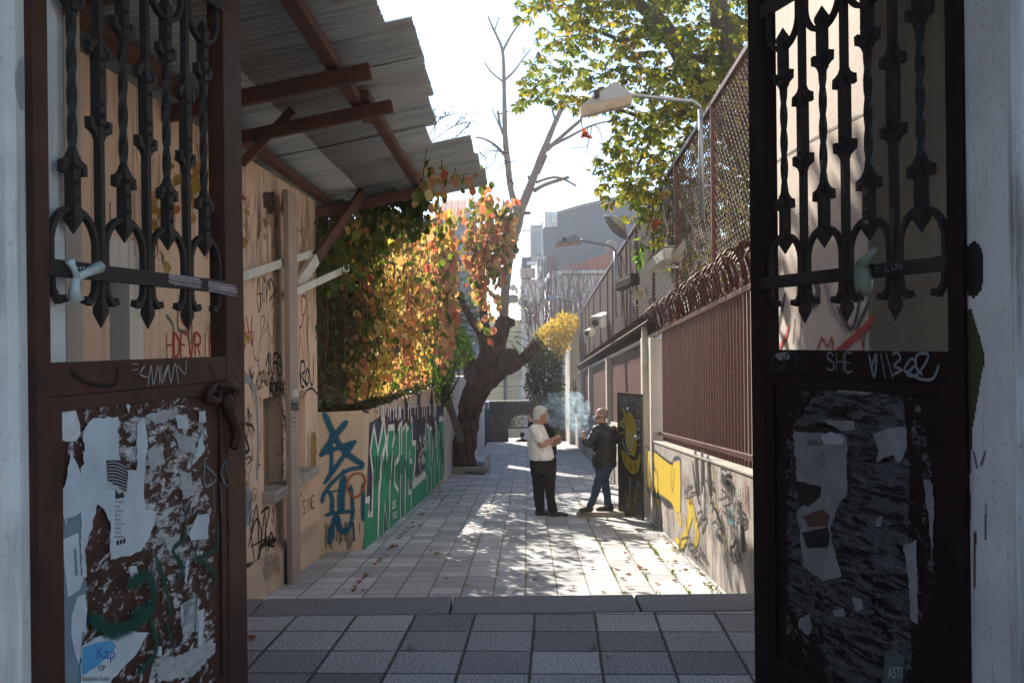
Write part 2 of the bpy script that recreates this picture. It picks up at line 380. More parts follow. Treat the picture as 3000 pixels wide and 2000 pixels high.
# ================================================================ ground, pavement, alley
m = N('earth'); M['earth'] = m.done(m.mix(m.noise(.4, 6), (.10, .085, .065), (.17, .15, .12)), .95, m.bump(m.noise(6, 4), .5, .03))
MB().poly([(-125, -125, -6.2), (125, -125, -6.2), (125, 125, -6.2), (-125, 125, -6.2)]).build('ground', M['earth'], kind='structure')
M['pav'] = pavers('granite_setts', (.361, .361), R(2.6), (1.43, .31, 0), [(0, (.30, .30, .305)), (.4, (.43, .425, .42)), (.75, (.70, .69, .68)), (1, (.56, .555, .55))], (.04, .042, .038), (85, (.30, .30, .31)), .9, (.06, .07, .035), .014)
M['pav2'] = pavers('alley_setts', (.305, .305), R(.85), (.13, .2, 0), [(0, (.36, .37, .385)), (.5, (.48, .49, .50)), (1, (.64, .645, .65))], (.16, .145, .12), (70, (.72, .72, .73)), .6, (.15, .17, .06), .016)
m = N('kerb_stone'); s1 = m.noise(110, 2, .7)
col = m.mix(m.ramp(s1, [(.4, 0), (.6, 1)]), (.15, .15, .155), (.235, .235, .24)); col = m.mix(m.ramp(m.vor(130).outputs[0], [(.05, .6), (.16, 0)]), col, (.45, .45, .45))
M['kerb'] = m.done(col, .75, m.bump(s1, .5, .004), 0, .35)
MB().box(-3.4, -7, -1.2, 3.6, 6.04, 0).build('pavement', M['pav'], kind='structure')
kb = MB(); ks = [-3.3, -1.62, -.40, .77, 1.95, 3.3]
for a, b in zip(ks, ks[1:]): kb.box(a+.006, 6.046, -.6, b-.006, 6.45, .006)
kb.build('kerb', M['kerb'], kind='structure', bevel=.012)
st = MB()
for i, (y0, y1, z) in enumerate(((6.455, 6.86, -.17), (6.864, 7.22, -.34))): st.box(-2.5, y0, -1.2, 1.96, y1, z)
st.build('steps', M['kerb'], kind='structure')
al = MB(); ys = [7.22]+[8+i for i in range(31)]
for a, b in zip(ys, ys[1:]):
    al.poly([(-3.3+.0147*a, a, zA(a)), (2.25+.0147*a, a, zA(a)), (2.25+.0147*b, b, zA(b)), (-3.3+.0147*b, b, zA(b))])
yE = 38.0; xE = -1.05
# the flight of steps that drops away towards the arch
z = zA(yE)
al.poly([(xE, yE, z), (2.8, yE, z), (2.8, yE+2.2, z-.06), (xE, yE+2.2, z-.06)]).build('alley', M['pav2'], kind='structure')
ds = MB()
for i in range(9): ds.box(-2.4 if i > 1 else xE, yE+(2.21 if i else .005)+.34*i, -6.2, 2.8, yE+2.55+.34*i, z-.08-.245*(i+1))
ds.build('lower_steps', M['kerb'], kind='structure')
m = N('asphalt'); M['asphalt'] = m.done(m.mix(m.noise(80, 3), (.045, .045, .047), (.075, .075, .075)), .9, m.bump(m.noise(90, 3), .5, .004))
MB().box(-30, 43.6, -6.19, 30, 64, -4.62).build('street', M['asphalt'], kind='structure')

# ================================================================ gateway pillars
def pillar(side, label):
    # plan profile of the mouldings, as (distance from the opening edge, y)
    prof = [(0, 3.24), (0, 2.93), (.018, 2.90), (.03, 2.90), (.033, 2.865), (.05, 2.862), (.056, 2.88), (.064, 2.88), (.070, 2.85), (.085, 2.845), (.092, 2.83), (.115, 2.826), (.122, 2.85), (.135, 2.85), (.142, 2.80), (.20, 2.79), (.21, 2.83), (.26, 2.83), (.26, 2.74), (1.9, 2.74), (1.9, 3.24)]
    e = -1.452 if side < 0 else 1.478
    pts = [(e+side*a, y, -.02) for a, y in prof]
    if side > 0: pts.reverse()
    o = MB().prism(pts, (0, 0, 5.2)).build('gateway_pillar', M['stone'], label=label, cat='pillar')
    return o
pl = pillar(-1, 'pale painted stone gate pillar with fine mouldings, behind the left brown gate leaf')
pr = pillar(1, 'weathered stone gate pillar with black and green paint marks, beside the right gate leaf')
def on_pillar(pillar_obj, poly, mat, name, off=.002, step=(4, 7)):
    """paint that follows the mouldings of a pillar: each small piece is laid on the face it falls on"""
    vs = [v.co for v in pillar_obj.data.vertices]; n = len(vs)//2; seg = [((vs[k].x, vs[k].y), (vs[(k+1) % n].x, vs[(k+1) % n].y)) for k in range(n)]
    def hit(x, y):
        u, v = uv(x, y); dx = u/F; best = None
        for (ax, ay), (bx, by) in seg:
            ex, ey = bx-ax, by-ay; den = dx*ey-ex
            if abs(den) < 1e-9: continue
            t = (ax*ey-ay*ex)/den; s = (ax-dx*ay)/(dx*ey-ex)*-1
            s = ((dx*t-ax)*ex+(t-ay)*ey)/(ex*ex+ey*ey)
            if t > .5 and -1e-6 <= s <= 1+1e-6 and (best is None or t < best): best = t
        return None if best is None else V((dx*(best-off), best-off, 1.65-v/F*(best-off)))
    xs = [q[0] for q in poly]; ys = [q[1] for q in poly]; mb = MB(); nx = int((max(xs)-min(xs))/step[0])+1; ny = int((max(ys)-min(ys))/step[1])+1
    for a in range(nx):
        for c in range(ny):
            x, y = min(xs)+a*step[0], min(ys)+c*step[1]; ins = False; cx, cy = x+step[0]/2, y+step[1]/2
            for (x0, y0), (x1, y1) in zip(poly, poly[1:]+poly[:1]):
                if (y0 > cy) != (y1 > cy) and cx < (x1-x0)*(cy-y0)/(y1-y0)+x0: ins = not ins
            if not ins: continue
            h = [hit(x, y), hit(x+step[0], y), hit(x+step[0], y+step[1]), hit(x, y+step[1])]
            if all(h): mb.poly(h)
    return mb.build(name, mat, pillar_obj)
on_pillar(pr, [(2832, 725), (2850, 706), (2868, 712), (2880, 745), (2882, 800), (2876, 850), (2855, 872), (2836, 868), (2828, 800)], solid('black_patch', (.008, .008, .01)), 'black_paint_patch')
on_pillar(pr, [(2824, 912), (2846, 905), (2870, 985), (2886, 1050), (2872, 1120), (2850, 1250), (2840, 1420), (2846, 1500), (2836, 1560), (2834, 1420), (2832, 1200), (2826, 1100)], solid('green_patch', (.06, .07, .025)), 'green_paint_patch')
for k, pts in enumerate(([(2850, 1322), (2856, 1322), (2866, 1372), (2860, 1374)], [(2884, 1318), (2890, 1320), (2878, 1362), (2872, 1360)], [(2886, 1480), (2891, 1480), (2889, 1580), (2884, 1580)], [(2853, 1560), (2860, 1556), (2858, 1720), (2852, 1730)])): on_pillar(pr, pts, solid('blue_mark', (.16, .16, .24)) if k < 3 else solid('rust_mark', (.14, .06, .04)), 'paint_mark', .002, (3, 5))
on_pillar(pl, [(58, 172), (66, 168), (74, 200), (78, 250), (70, 320), (60, 325), (46, 280), (44, 210)], solid('pale_scuff', (.42, .42, .41)), 'scuff_mark', .0015, (3, 6))
lin = MB().box(-3.6, 2.76, 4.25, 3.7, 5.62, 14).build('shade_vault', M['stone'], label='unseen stone vault added above both gate leaves to shade them', cat='vault')  # vault out of view, added to shade the gates and foreground

gw = MB(); gw.box(-15, 3.3, -.5, -3.61, 4.98, 14); gw.box(3.71, 3.3, -.5, 15, 4.98, 14); gw.build('side_wall', M['stone'], lin)  # unseen tall wings added to block sun and sky beside the vault
MB().box(-24, -18, -.5, -.6, -4.6, 5.5).build('street_blocker', plain('blocker_brick', (.16, .13, .11), (.10, .085, .075), 4, .9), label='unseen dark brick block added behind the photographer on the left to cut skylight', cat='building')  # house block out of view, added to cut skylight from behind left
MB().box(-3.6, 5.28, 3.61, 3.7, 5.619, 4.247).build('sun_block_beam', M['stone'], lin)  # unseen beam added to stop sun slipping in under the vault
# ================================================================ wrought-iron gate leaves
ZB, ZR = 1.921, 1.601        # top of the flat bar, top of the middle rail
def gate(w, pxs, paint, dark, label, flip):
    """w: vertical plane of the leaf; pxs: hinge outer, hinge inner, free inner, free outer pixel columns"""
    A, B, C, E = [w.sz(x, 1000)[0] for x in pxs]
    g = thing('iron_gate', w.pt(A, 0, 0), label, 'gate')
    sgn = 1 if C > B else -1
    T = .045
    def wb(name, a0, a1, z0, z1, o0, o1, mat=paint, bev=.004):
        return MB().wbox(w, min(a0, a1), max(a0, a1), z0, z1, o0, o1).build(name, mat, g, bevel=bev)
    wb('stile', A, B, .03, 3.9, -T, 0); wb('stile', C, E, .03, 3.9, -T-.03, 0)
    L1, L2 = B+sgn*.062, C-sgn*.05
    wb('middle_rail', B, C, ZR-.105, ZR, -T+.002, -.002)
    wb('bottom_rail', B, C, .03, .2, -T+.002, -.002)
    pm = wb('panel', B, C, .2, ZR-.105, -T+.012, -.018, dark, 0)
    mo = MB()
    for (a0, a1, z0, z1) in ((B, L1, .2, ZR-.105), (L2, C, .2, ZR-.105)): mo.wbox(w, min(a0, a1), max(a0, a1), z0, z1, -.016, -.006)
    mo.wbox(w, min(L1, L2), max(L1, L2), ZR-.155, ZR-.106, -.016, -.006); mo.wbox(w, min(L1, L2), max(L1, L2), .2, .26, -.016, -.006)
    mo.build('panel_moulding', paint, g, bevel=.004)
    cb = wb('crossbar', B, C, ZB-.054, ZB, -.014, .004, M['iron'])
    wb('upper_crossbar', B, C, ZB+1.14, ZB+1.20, -.014, .004, M['iron']); wb('top_rail', B, C, 3.8, 3.9, -T+.002, -.002)
    sp = (C-B)/8; hh = .013
    def pt(a, z, o=-.02): return w.pt(a, z, o)
    def spear(mb, a, z0, z1, r):
        """tapered point from z0 (wide) to z1 (tip)"""
        k = (z1-z0); prof = [(0, r), (.18, r*1.25), (.38, r*1.25), (1, r*.08)]
        mb.tube([pt(a, z0+k*t) for t, _ in prof], [q*1.41 for _, q in prof], 4, up=V((w.a.x, w.a.y, 0)))
    def curls(mb, a, z, dirn):
        """pair of leaf ends split from the bar, hooking over (dirn=-1) or up (dirn=1)"""
        for s in (-1, 1):
            q = [pt(a+s*.006, z-dirn*.05), pt(a+s*.020, z-dirn*.015), pt(a+s*.036, z), pt(a+s*.050, z+dirn*.002), pt(a+s*.055, z+dirn*.034)]
            mb.tube(q, [.010, .014, .017, .018, .016], 4, up=V((w.n.x, w.n.y, 0)))
    for i in range(1, 8):
        a = B+sp*i; mb = MB()
        if i % 2 == 0:       # straight square bar with a pair of leaf curls in its middle
            mb.wbox(w, a-hh, a+hh, ZB-.175, 3.8, -.02-hh, -.02+hh); spear(mb, a, ZB-.13, ZB-.21, .015)
            mb.wbox(w, a-.019, a+.019, ZB+.47, ZB+.72, -.02-.018, -.02+.018)
            for zz in (.50, .54, .645, .69): mb.ell(pt(a-sgn*.004, ZB+zz, .0), .009, 6, 4)
            curls(mb, a, ZB+.455, 1); curls(mb, a, ZB+.735, -1)
            mb.build('straight_bar', M['iron'], g)
        else:                # twisted bar with pointed ends
            z0, z1 = ZB+.33, ZB+.82; n = 26
            mb.tube([pt(a, z0+(z1-z0)*t/n) for t in range(n+1)], [.0165]*(n+1), 4, up=V((w.a.x, w.a.y, 0)), spin=PI*2.2/n)
            for za, zb, tip in ((ZB+.165, ZB+.34, -1), (ZB+.81, ZB+.985, 1)):
                mb.wbox(w, a-.018, a+.018, za, zb, -.038, -.002)
                spear(mb, a, (za if tip < 0 else zb), (za-.075 if tip < 0 else zb+.075), .018)
                for k in (.2, .5, .8): mb.ell(pt(a-sgn*.004, za+(zb-za)*k, 0), .009, 6, 4)
            curls(mb, a, ZB+.315, -1); curls(mb, a, ZB+.835, 1)
            mb.build('twisted_bar', M['iron'], g)
            for flipz, nm in ((1, 'arch'), (-1, 'upper_arch')):
                mb = MB(); zc = ZB if flipz > 0 else ZB+1.14; hw = abs(sp)-.026
                q = [pt(a-.055, zc-flipz*.118), pt(a-.082, zc-flipz*.128), pt(a-hw*.93, zc-flipz*.095), pt(a-hw, zc-flipz*.04)]
                m1 = [pt(a-hw*math.cos(t), zc+flipz*(.055+.115*math.sin(t))) for t in np.linspace(.1, PI-.1, 13)]
                r = [pt(a+hw, zc-flipz*.04), pt(a+hw*.93, zc-flipz*.095), pt(a+.082, zc-flipz*.128), pt(a+.055, zc-flipz*.118)]
                k = q+m1+r; mb.tube(k, [.017]+[.0145]*(len(k)-2)+[.017], 4, up=V((w.n.x, w.n.y, 0)))
                mb.build(nm, M['iron'], g)
    return g, pm, cb
GL_W = Wall(-1.41, 3.05, -1.195, 4.32); GR_W = Wall(1.44, 3.29, 1.114, 4.42)
gl, gl_panel, gl_bar = gate(GL_W, (107, 150, 664, 716), M['brown'], M['brown'], 'brown iron gate leaf covered with peeling white posters and green spray paint, left side', 1)
gr, gr_panel, gr_bar = gate(GR_W, (2822, 2776, 2240, 2200), M['dkbrown'], M['dkbrown'], 'dark iron gate leaf with grey torn posters, standing before the sunlit stucco wall', -1)

# ---- what is stuck and sprayed on the left leaf
def z2(*pts): return [(x/1.5675, 1000+y/1.5675) for x, y in pts]
def z7(*pts): return [(2150+x/1.568, 1000+y/1.568) for x, y in pts]
def rough(pts, amp=5, step=16, seed=0):
    """torn edge: resample a pixel outline and shake it"""
    rr = random.Random(seed+len(pts)); out = []
    for (a, b), (c, d) in zip(pts, pts[1:]+pts[:1]):
        n = max(1, int(math.hypot(c-a, d-b)/step))
        for i in range(n): out.append((a+(c-a)*i/n+rr.uniform(-amp, amp)*(i > 0), b+(d-b)*i/n+rr.uniform(-amp, amp)*(i > 0)))
    return out
def sheet(w, pts, mat, name, par, o, lab=None):
    return MB().prism([w.px(x, y, o) for x, y in pts], (w.n.x*.0012, w.n.y*.0012, 0)).build(name, mat, par, lab)
pan = -.0165
M['res_l'] = residue('paste_residue_left', (.74, .72, .71), (.50, .46, .44), (3, 3, 8), .50, 3.2, 3)
M['res_l2'] = residue('paste_residue_flecks', (.68, .65, .64), (.42, .36, .34), (5, 5, 8), .55, 3.6, 9)
M['res_r'] = residue('paste_residue_right', (.17, .17, .175), (.07, .068, .068), (2.4, 2.4, 17), .46, 2.6, 5)
M['res_r2'] = residue('paste_residue_edge', (.20, .195, .19), (.10, .095, .09), (5, 5, 9), .55, 3.0, 14)
sheet(GL_W, z2((545, 345), (830, 290), (955, 310), (970, 480), (910, 560), (985, 770), (965, 930), (900, 1090), (890, 1240), (1000, 1240), (1000, 1410), (880, 1568), (700, 1568), (720, 1480), (840, 1380), (800, 1100), (680, 950), (660, 640), (560, 520)), M['res_l'], 'poster_residue', gl, pan)
sheet(GL_W, z2((340, 250), (800, 215), (960, 330), (1000, 800), (1000, 1568), (380, 1568), (410, 1000), (330, 560)), M['res_l2'], 'poster_flecks', gl, pan+.0014)
blu = plain('grey_blue_poster', (.21, .27, .31), (.15, .205, .245), 7, .8, .2)
sheet(GL_W, rough(z2((285, 800), (385, 750), (410, 1000), (415, 1340), (385, 1400), (388, 1568), (287, 1568)), 3, 14, 2), blu, 'grey_blue_poster', gl, pan+.003)
sheet(GL_W, z2((298, 912), (375, 878), (385, 1070), (398, 1085), (380, 1140), (328, 1172)), M['paper'], 'poster_letter', gl, pan+.0045)
sheet(GL_W, z2((352, 950), (362, 950), (370, 1075), (358, 1072)), blu, 'poster_letter_gap', gl, pan+.0060)
sheet(GL_W, z2((405, 1160), (372, 1170), (345, 1260), (342, 1340), (360, 1430), (378, 1482), (388, 1400), (392, 1330), (412, 1340), (408, 1290), (415, 1230)), M['paper'], 'poster_letter', gl, pan+.0045)
sheet(GL_W, rough(z2((285, 645), (300, 700), (318, 640), (340, 512), (372, 570), (402, 640), (400, 770), (360, 800), (320, 812), (318, 850), (312, 812), (288, 790)), 2, 12, 5), M['paper'], 'torn_paper', gl, pan+.0050)
sheet(GL_W, rough(z2((397, 410), (440, 352), (553, 345), (556, 470), (562, 560), (590, 590), (640, 590), (640, 380), (672, 345), (690, 480), (672, 640), (676, 770), (732, 782), (700, 890), (660, 960), (610, 985), (520, 1000), (520, 830), (490, 770), (460, 745), (430, 870), (400, 960), (410, 1080), (390, 1085), (385, 900), (383, 580), (400, 560)), 3.2, 13, 3), M['paper'], 'torn_poster', gl, pan+.0064)
sheet(GL_W, z2((498, 545), (560, 545), (598, 600), (590, 690), (525, 650), (505, 640)), solid('print_black', (.02, .022, .028)), 'poster_picture', gl, pan+.0078)
q = Paint(GL_W, pan+.0095)
for i in range(9): q.stroke(z2((500, 560+i*14), (540, 556+i*15), (592, 580+i*14)), .0035)
q.build('poster_picture_lines', solid('print_grey', (.45, .46, .48)), gl)
for i, t in enumerate(('ATTON P.', 'ONLY', 'GAME K.', 'SHOW', 'BELIN', 'ICE TEA', 'NOISE', 'GECE', 'AU MATINA')):
    (x0, y0), (x1, _) = z2((538, 742+i*20), (582, 742+i*20)); text_on(GL_W, t, x0, y0, x1 if len(t) > 5 else x0+18, 7, solid('print_ink', (.06, .06, .07)), 'poster_print', gl, pan+.0084)
sheet(GL_W, z2((540, 680), (556, 700), (575, 690), (580, 715), (540, 722)), solid('print_black', (.02, .022, .028)), 'poster_picture', gl, pan+.0078)
for k in range(3): sheet(GL_W, z2((545+k*15, 915-k*4), (555+k*15, 912-k*4), (556+k*15, 932-k*4), (546+k*15, 936-k*4)), solid('print_black', (.02, .022, .028)), 'poster_emblem', gl, pan+.0078)
stk = sheet(GL_W, z2((280, 400), (284, 350), (298, 306), (330, 293), (358, 298), (370, 335), (384, 385), (384, 425), (368, 455), (320, 460), (290, 448)), solid('sticker_white', (.72, .72, .71)), 'portrait_sticker', gl, pan+.003, 'white oval sticker with a drawn face')
q = Paint(GL_W, pan+.0062)
for pl_ in (((310, 380), (305, 345), (318, 322), (345, 315), (358, 335), (358, 368), (345, 388), (328, 390), (310, 375)), ((318, 350), (330, 348)), ((342, 347), (354, 346)), ((336, 350), (334, 366), (340, 367)), ((328, 377), (346, 375)), ((318, 392), (300, 410), (296, 430)), ((350, 390), (368, 404), (374, 430)), ((306, 345), (320, 310), (350, 306), (360, 332))):
    q.stroke(z2(*pl_), .0022)
q.build('drawn_face', solid('pencil', (.25, .25, .25)), stk)
sheet(GL_W, rough(z2((385, 1400), (470, 1350), (540, 1332), (600, 1325), (690, 1335), (660, 1385), (630, 1440), (560, 1510), (515, 1568), (380, 1568)), 3, 12, 8), M['paper'], 'blue_white_poster', gl, pan+.0085)
sheet(GL_W, rough(z2((387, 1405), (440, 1385), (520, 1372), (540, 1395), (500, 1450), (440, 1500), (384, 1530)), 2.5, 12, 9), plain('poster_blue', (.06, .28, .52), (.12, .40, .62), 9, .7, .1), 'poster_blue_field', gl, pan+.0100)
for t, a, b, c, h, mt in (('Kap', (447, 1455), 0, 535, 52, solid('print_dark_blue', (.03, .12, .38))), ('ESP', (458, 1510), 0, 490, 26, solid('print_ink', (.06, .06, .07))), ('Sosyalist Kadin', (385, 1556), 0, 510, 22, solid('print_ink', (.06, .06, .07)))):
    (x0, y0), (x1, _) = z2(a, (c, 0)); text_on(GL_W, t, x0, y0, x1, h/1.5675, mt, 'poster_title', gl, pan+.0115)
for pts in (((815, 340), (870, 335), (880, 400), (830, 400)), ((925, 320), (955, 318), (955, 365), (925, 372)), ((905, 520), (940, 410), (950, 500), (915, 550)), ((920, 795), (968, 790), (968, 905), (890, 915), (880, 880)), ((590, 270), (612, 300), (605, 330)), ((605, 1035), (640, 1030), (648, 1060), (625, 1110), (612, 1075)), ((865, 1010), (880, 1000), (870, 1110), (860, 1100)), ((925, 1235), (950, 1225), (940, 1400), (920, 1400)), ((345, 260), (425, 245), (430, 258), (350, 290)), ((840, 1210), (905, 1180), (895, 1280), (850, 1310)), ((735, 1400), (755, 1398), (755, 1440), (735, 1445))):
    sheet(GL_W, rough(z2(*pts), 2.2, 9, len(pts)+pts[0][0]), M['paper'], 'torn_paper', gl, pan+.0052)
for pts in (((680, 340), (800, 310), (818, 345), (725, 385)), ((800, 420), (900, 440), (906, 520), (850, 505)), ((848, 1200), (930, 1180), (922, 1330), (850, 1345)), ((720, 1490), (880, 1420), (990, 1365), (1000, 1420), (890, 1540), (740, 1562)), ((830, 590), (890, 600), (902, 700), (850, 725)), ((690, 500), (760, 480), (770, 560), (700, 590)), ((760, 900), (840, 880), (850, 960), (790, 985))):
    sheet(GL_W, rough(z2(*pts), 4.5, 8, len(pts)*7+pts[0][0]), plain('greyed_paper', (.52, .52, .52), (.34, .33, .33), 16, .9, .4, 30, .004, 0, .2, (1, 1, 3)) if pts[0][0] == 680 else D.materials['greyed_paper'], 'torn_paper', gl, pan+.0052)
q = Paint(GL_W, pan+.0130)
for pl_, wd in ((((880, 740), (858, 800), (850, 900), (800, 960), (845, 1040), (820, 1090)), .028), (((1005, 820), (1000, 940), (930, 1000), (1000, 1070), (985, 1120)), .026), (((600, 1110), (690, 1080), (710, 1200), (620, 1250)), .06), (((430, 1270), (520, 1330), (610, 1300), (700, 1230)), .07), (((720, 990), (760, 1100), (790, 1260)), .03), (((700, 1280), (720, 1420), (640, 1520)), .035), (((910, 920), (900, 990), (940, 1010)), .025), (((770, 1300), (800, 1400)), .03), (((905, 1150), (900, 1330)), .02)):
    q.stroke(z2(*pl_), wd)
q.build('green_graffiti', spray('gate_green', (.006, .075, .05), .55, .8, .95), gl)
q = Paint(GL_W, pan+.0136)
for pl_ in (((945, 540), (945, 665), (998, 625), (950, 570)), ((1045, 540), (1018, 600), (1050, 665), (1042, 545)), ((985, 665), (990, 780)), ((1015, 655), (1020, 785))): q.stroke(z2(*pl_), .011)
q.build('blue_graffiti', spray('gate_pale_blue', (.22, .32, .33), .5, .6, .85), gl)
q = Paint(GL_W, .003)
for pl_ in (((605, 100), (630, 106)), ((608, 130), (630, 128)), ((660, 112), (640, 150), (675, 165)), ((675, 205), (690, 110), (700, 200), (722, 110), (730, 195)), ((735, 110), (740, 190), (770, 105), (745, 160)), ((770, 110), (780, 190), (800, 100), (815, 195)), ((850, 85), (845, 150), (812, 110))): q.stroke(z2(*pl_), .007)
q.build('white_graffiti', spray('chalk_white', (.55, .53, .52), .4, .8, .85), gl)
q = Paint(GL_W, .003); q.stroke(z2((330, 140), (400, 190), (520, 200), (540, 120)), .02).stroke(z2((960, 110), (985, 160)), .03); q.build('dark_graffiti', spray('gate_dark', (.015, .01, .01), .5, .6, .7), gl)
q = Paint(GL_W, .0065)
q.word('1312', 207, 798, 246, 800, 17, .004, 0, .08); q.build('white_writing', spray('pen_white', (.62, .6, .58), .2, .3), gl)
q = Paint(GL_W, .0062)
for x0, x1, y0, y1 in ((488, 586, 806, 822), (603, 690, 828, 845)):
    for k in range(9):
        yy = y0+k*2.6-(8 if k % 2 else 0); q.stroke([(x0+rnd(0, 8), yy+2), (x1-rnd(0, 8), yy+(y1-y0)+rnd(-2, 2))], .011)
q.build('white_scrawl', spray('scrawl_white', (.55, .47, .49), .5, .9, .9), gl)
q = Paint(GL_W, .0085); q.word('HER RENK', 494, 832, 585, 845, 22, .0035); q.build('faint_writing', solid('scrawl_grey', (.30, .24, .25)), gl)
# broken scroll bracket at the upper corner of the left panel
sc = MB()
def z2w(x, y, o=.02): a, b = z2((x, y))[0]; return GL_W.px(a, b, o)
for k, (pts, rr) in enumerate((([(985, 200), (950, 225), (945, 260), (985, 275), (1000, 245)], [.02, .026, .03, .026, .02]), ([(990, 200), (1040, 195), (1075, 215), (1060, 260), (1020, 290)], [.028, .032, .03, .032, .028]), ([(1015, 250), (1035, 320), (1060, 380), (1075, 430), (1055, 490)], [.036, .034, .03, .034, .026]), ([(1050, 360), (1080, 365), (1085, 410), (1060, 440)], [.02, .024, .02, .018]))):
    sc.tube([z2w(x, y, .010+.004*k) for x, y in pts], [r*.72 for r in rr], 9)
so = sc.build('scroll_bracket', M['brown'], gl, smooth=True)
dm = so.modifiers.new('lumps', 'DISPLACE'); tx = D.textures.new('lump', 'CLOUDS'); tx.noise_scale = .03; dm.texture = tx; dm.strength = .03
# knotted plastic strip on the left crossbar
def knot(w, pts_list, name, mat, lab, cat):
    mb = MB()
    for pts, rr in pts_list:
        mb.tube([w.px(x, y, o) for x, y, o in pts], rr, 7)
    o = mb.build(name, mat, label=lab, cat=cat, smooth=True)
    d = o.modifiers.new('crumple', 'DISPLACE'); t = D.textures.new('crumple', 'CLOUDS'); t.noise_scale = .02; d.texture = t; d.strength = .012
    return o
knot(GL_W, (([(186, 762, .02), (196, 790, .022), (204, 812, .026)], [.016, .010, .013]), ([(204, 812, .028), (230, 800, .024), (272, 782, .022)], [.013, .014, .022]), ([(203, 815, .026), (200, 845, .022), (207, 880, .02)], [.012, .018, .026])), 'knotted_plastic_strip', M['plastic_bag'], 'white plastic strip knotted around the left gate crossbar', 'plastic strip')
knot(GR_W, (([(2585, 730, .03), (2560, 765, .035), (2545, 780, .03)], [.012, .02, .028]), ([(2545, 780, .03), (2552, 830, .035), (2562, 865, .03)], [.03, .036, .016])), 'plastic_bag', plain('murky_plastic', (.30, .29, .22), (.16, .19, .12), 14, .35, .5, 25, .006), 'crumpled clear plastic bag tucked over the right gate crossbar', 'plastic bag')

# ---- right leaf
panr = -.0165
sheet(GR_W, z7((370, 225), (560, 235), (760, 250), (790, 620), (780, 900), (785, 1250), (800, 1440), (760, 1568), (420, 1568), (390, 1300), (240, 1230), (232, 900), (250, 400)), M['res_r'], 'poster_residue', gr, panr)
sheet(GR_W, z7((270, 180), (820, 190), (900, 640), (910, 1120), (830, 1300), (790, 1568), (230, 1568), (225, 380)), M['res_r2'], 'poster_flecks', gr, panr+.0014)
dp = M['dirty_paper']
for k, pts in enumerate((((262, 400), (360, 395), (470, 420), (505, 440), (510, 700), (470, 740), (430, 860), (440, 930), (480, 1080), (400, 1100), (310, 1040), (275, 780), (395, 670), (275, 640)), ((375, 360), (540, 368), (540, 405), (480, 412), (440, 385)), ((625, 430), (690, 400), (775, 393), (782, 480), (745, 560), (720, 520), (640, 555), (650, 500)), ((855, 640), (880, 632), (900, 660), (905, 800), (893, 1000), (885, 830)), ((765, 940), (825, 910), (828, 1180), (832, 1300), (800, 1280), (790, 1090)), ((528, 1170), (570, 1180), (580, 1230), (545, 1235)), ((290, 1270), (335, 1250), (348, 1310), (330, 1350), (285, 1315)), ((460, 235), (478, 185), (490, 222), (640, 232), (600, 245)), ((440, 1235), (490, 1225), (498, 1265), (450, 1262)), ((640, 820), (665, 800), (662, 850), (640, 850)))):
    sheet(GR_W, rough(z7(*pts), 2.6, 11, k*3+1), dp, 'torn_poster', gr, panr+.0032)
sheet(GR_W, rough(z7((392, 432), (432, 415), (465, 425), (497, 447), (488, 472), (405, 472)), 1.5, 9, 4), solid('bright_scrap', (.55, .55, .55)), 'white_scrap', gr, panr+.006)
for pts in (((276, 645), (395, 668), (385, 715), (330, 760), (285, 745)), ((300, 880), (420, 850), (432, 890), (420, 945), (330, 950)), ((265, 385), (470, 402), (470, 425), (268, 412)), ((258, 530), (275, 530), (275, 680), (258, 690)), ((508, 560), (524, 565), (522, 720), (510, 728))):
    sheet(GR_W, rough(z7(*pts), 2, 10, pts[0][0]), solid('print_black2', (.012, .013, .016)), 'poster_picture', gr, panr+.0050)
sheet(GR_W, rough(z7((305, 800), (400, 770), (430, 800), (420, 850), (330, 850)), 2, 10, 77), solid('print_red', (.16, .07, .05)), 'poster_picture', gr, panr+.0050)
for t, a, x1, h, mt in (('ARAF-SH', (325, 478), 410, 26, 'print_ink'), ('SA', (384, 526), 410, 26, 'print_ink'), ('22:00', (384, 552), 412, 14, 'print_ink'), ('MAYIS', (386, 572), 412, 12, 'print_ink'), ('ASTI', (698, 1545), 762, 50, 'bright_scrap')):
    (x0, y0), (xx, _) = z7(a, (x1, 0)); text_on(GR_W, t, x0, y0, xx, h/1.568, MATS[mt], 'poster_print', gr, panr+(.0064 if t != 'ASTI' else .0078))
sheet(GR_W, rough(z7((686, 1420), (730, 1408), (775, 1450), (765, 1568), (672, 1568)), 2, 10, 31), solid('grey_green_poster', (.11, .13, .125)), 'grey_green_poster', gr, panr+.0060)
sheet(GR_W, rough(z7((262, 880), (300, 840), (285, 930), (258, 940)), 2, 10, 12), solid('petrol', (.05, .085, .10)), 'torn_poster', gr, panr+.0050)
q = Paint(GR_W, .003)
for wd, a in (('SHE', ((430, 130), (560, 140))), ):
    (x0, y0), (x1, y1) = z7(*a); q.word(wd, x0, y0, x1, y1, 52, .010)
for pl_ in (((625, 60), (650, 165), (660, 55), (640, 110)), ((680, 60), (700, 165)), ((705, 60), (735, 165)), ((735, 60), (755, 50), (770, 80), (740, 110), (775, 130), (740, 150)), ((790, 120), (820, 80), (845, 100), (800, 150), (850, 150), (900, 65), (850, 60), (840, 110), (870, 150)), ((785, 130), (860, 170), (920, 170), (948, 110))): q.stroke(z7(*pl_), .013)
q.build('grey_graffiti', spray('gate_grey', (.28, .29, .30), .3, .5, .95), gr)
q = Paint(GR_W, .003)
for pl_ in (((185, 60), (185, 130), (230, 110), (230, 70)), ((240, 120), (245, 60), (290, 60), (290, 120)), ((305, 60), (310, 130)), ((325, 60), (330, 130))): q.stroke(z7(*pl_), .014)
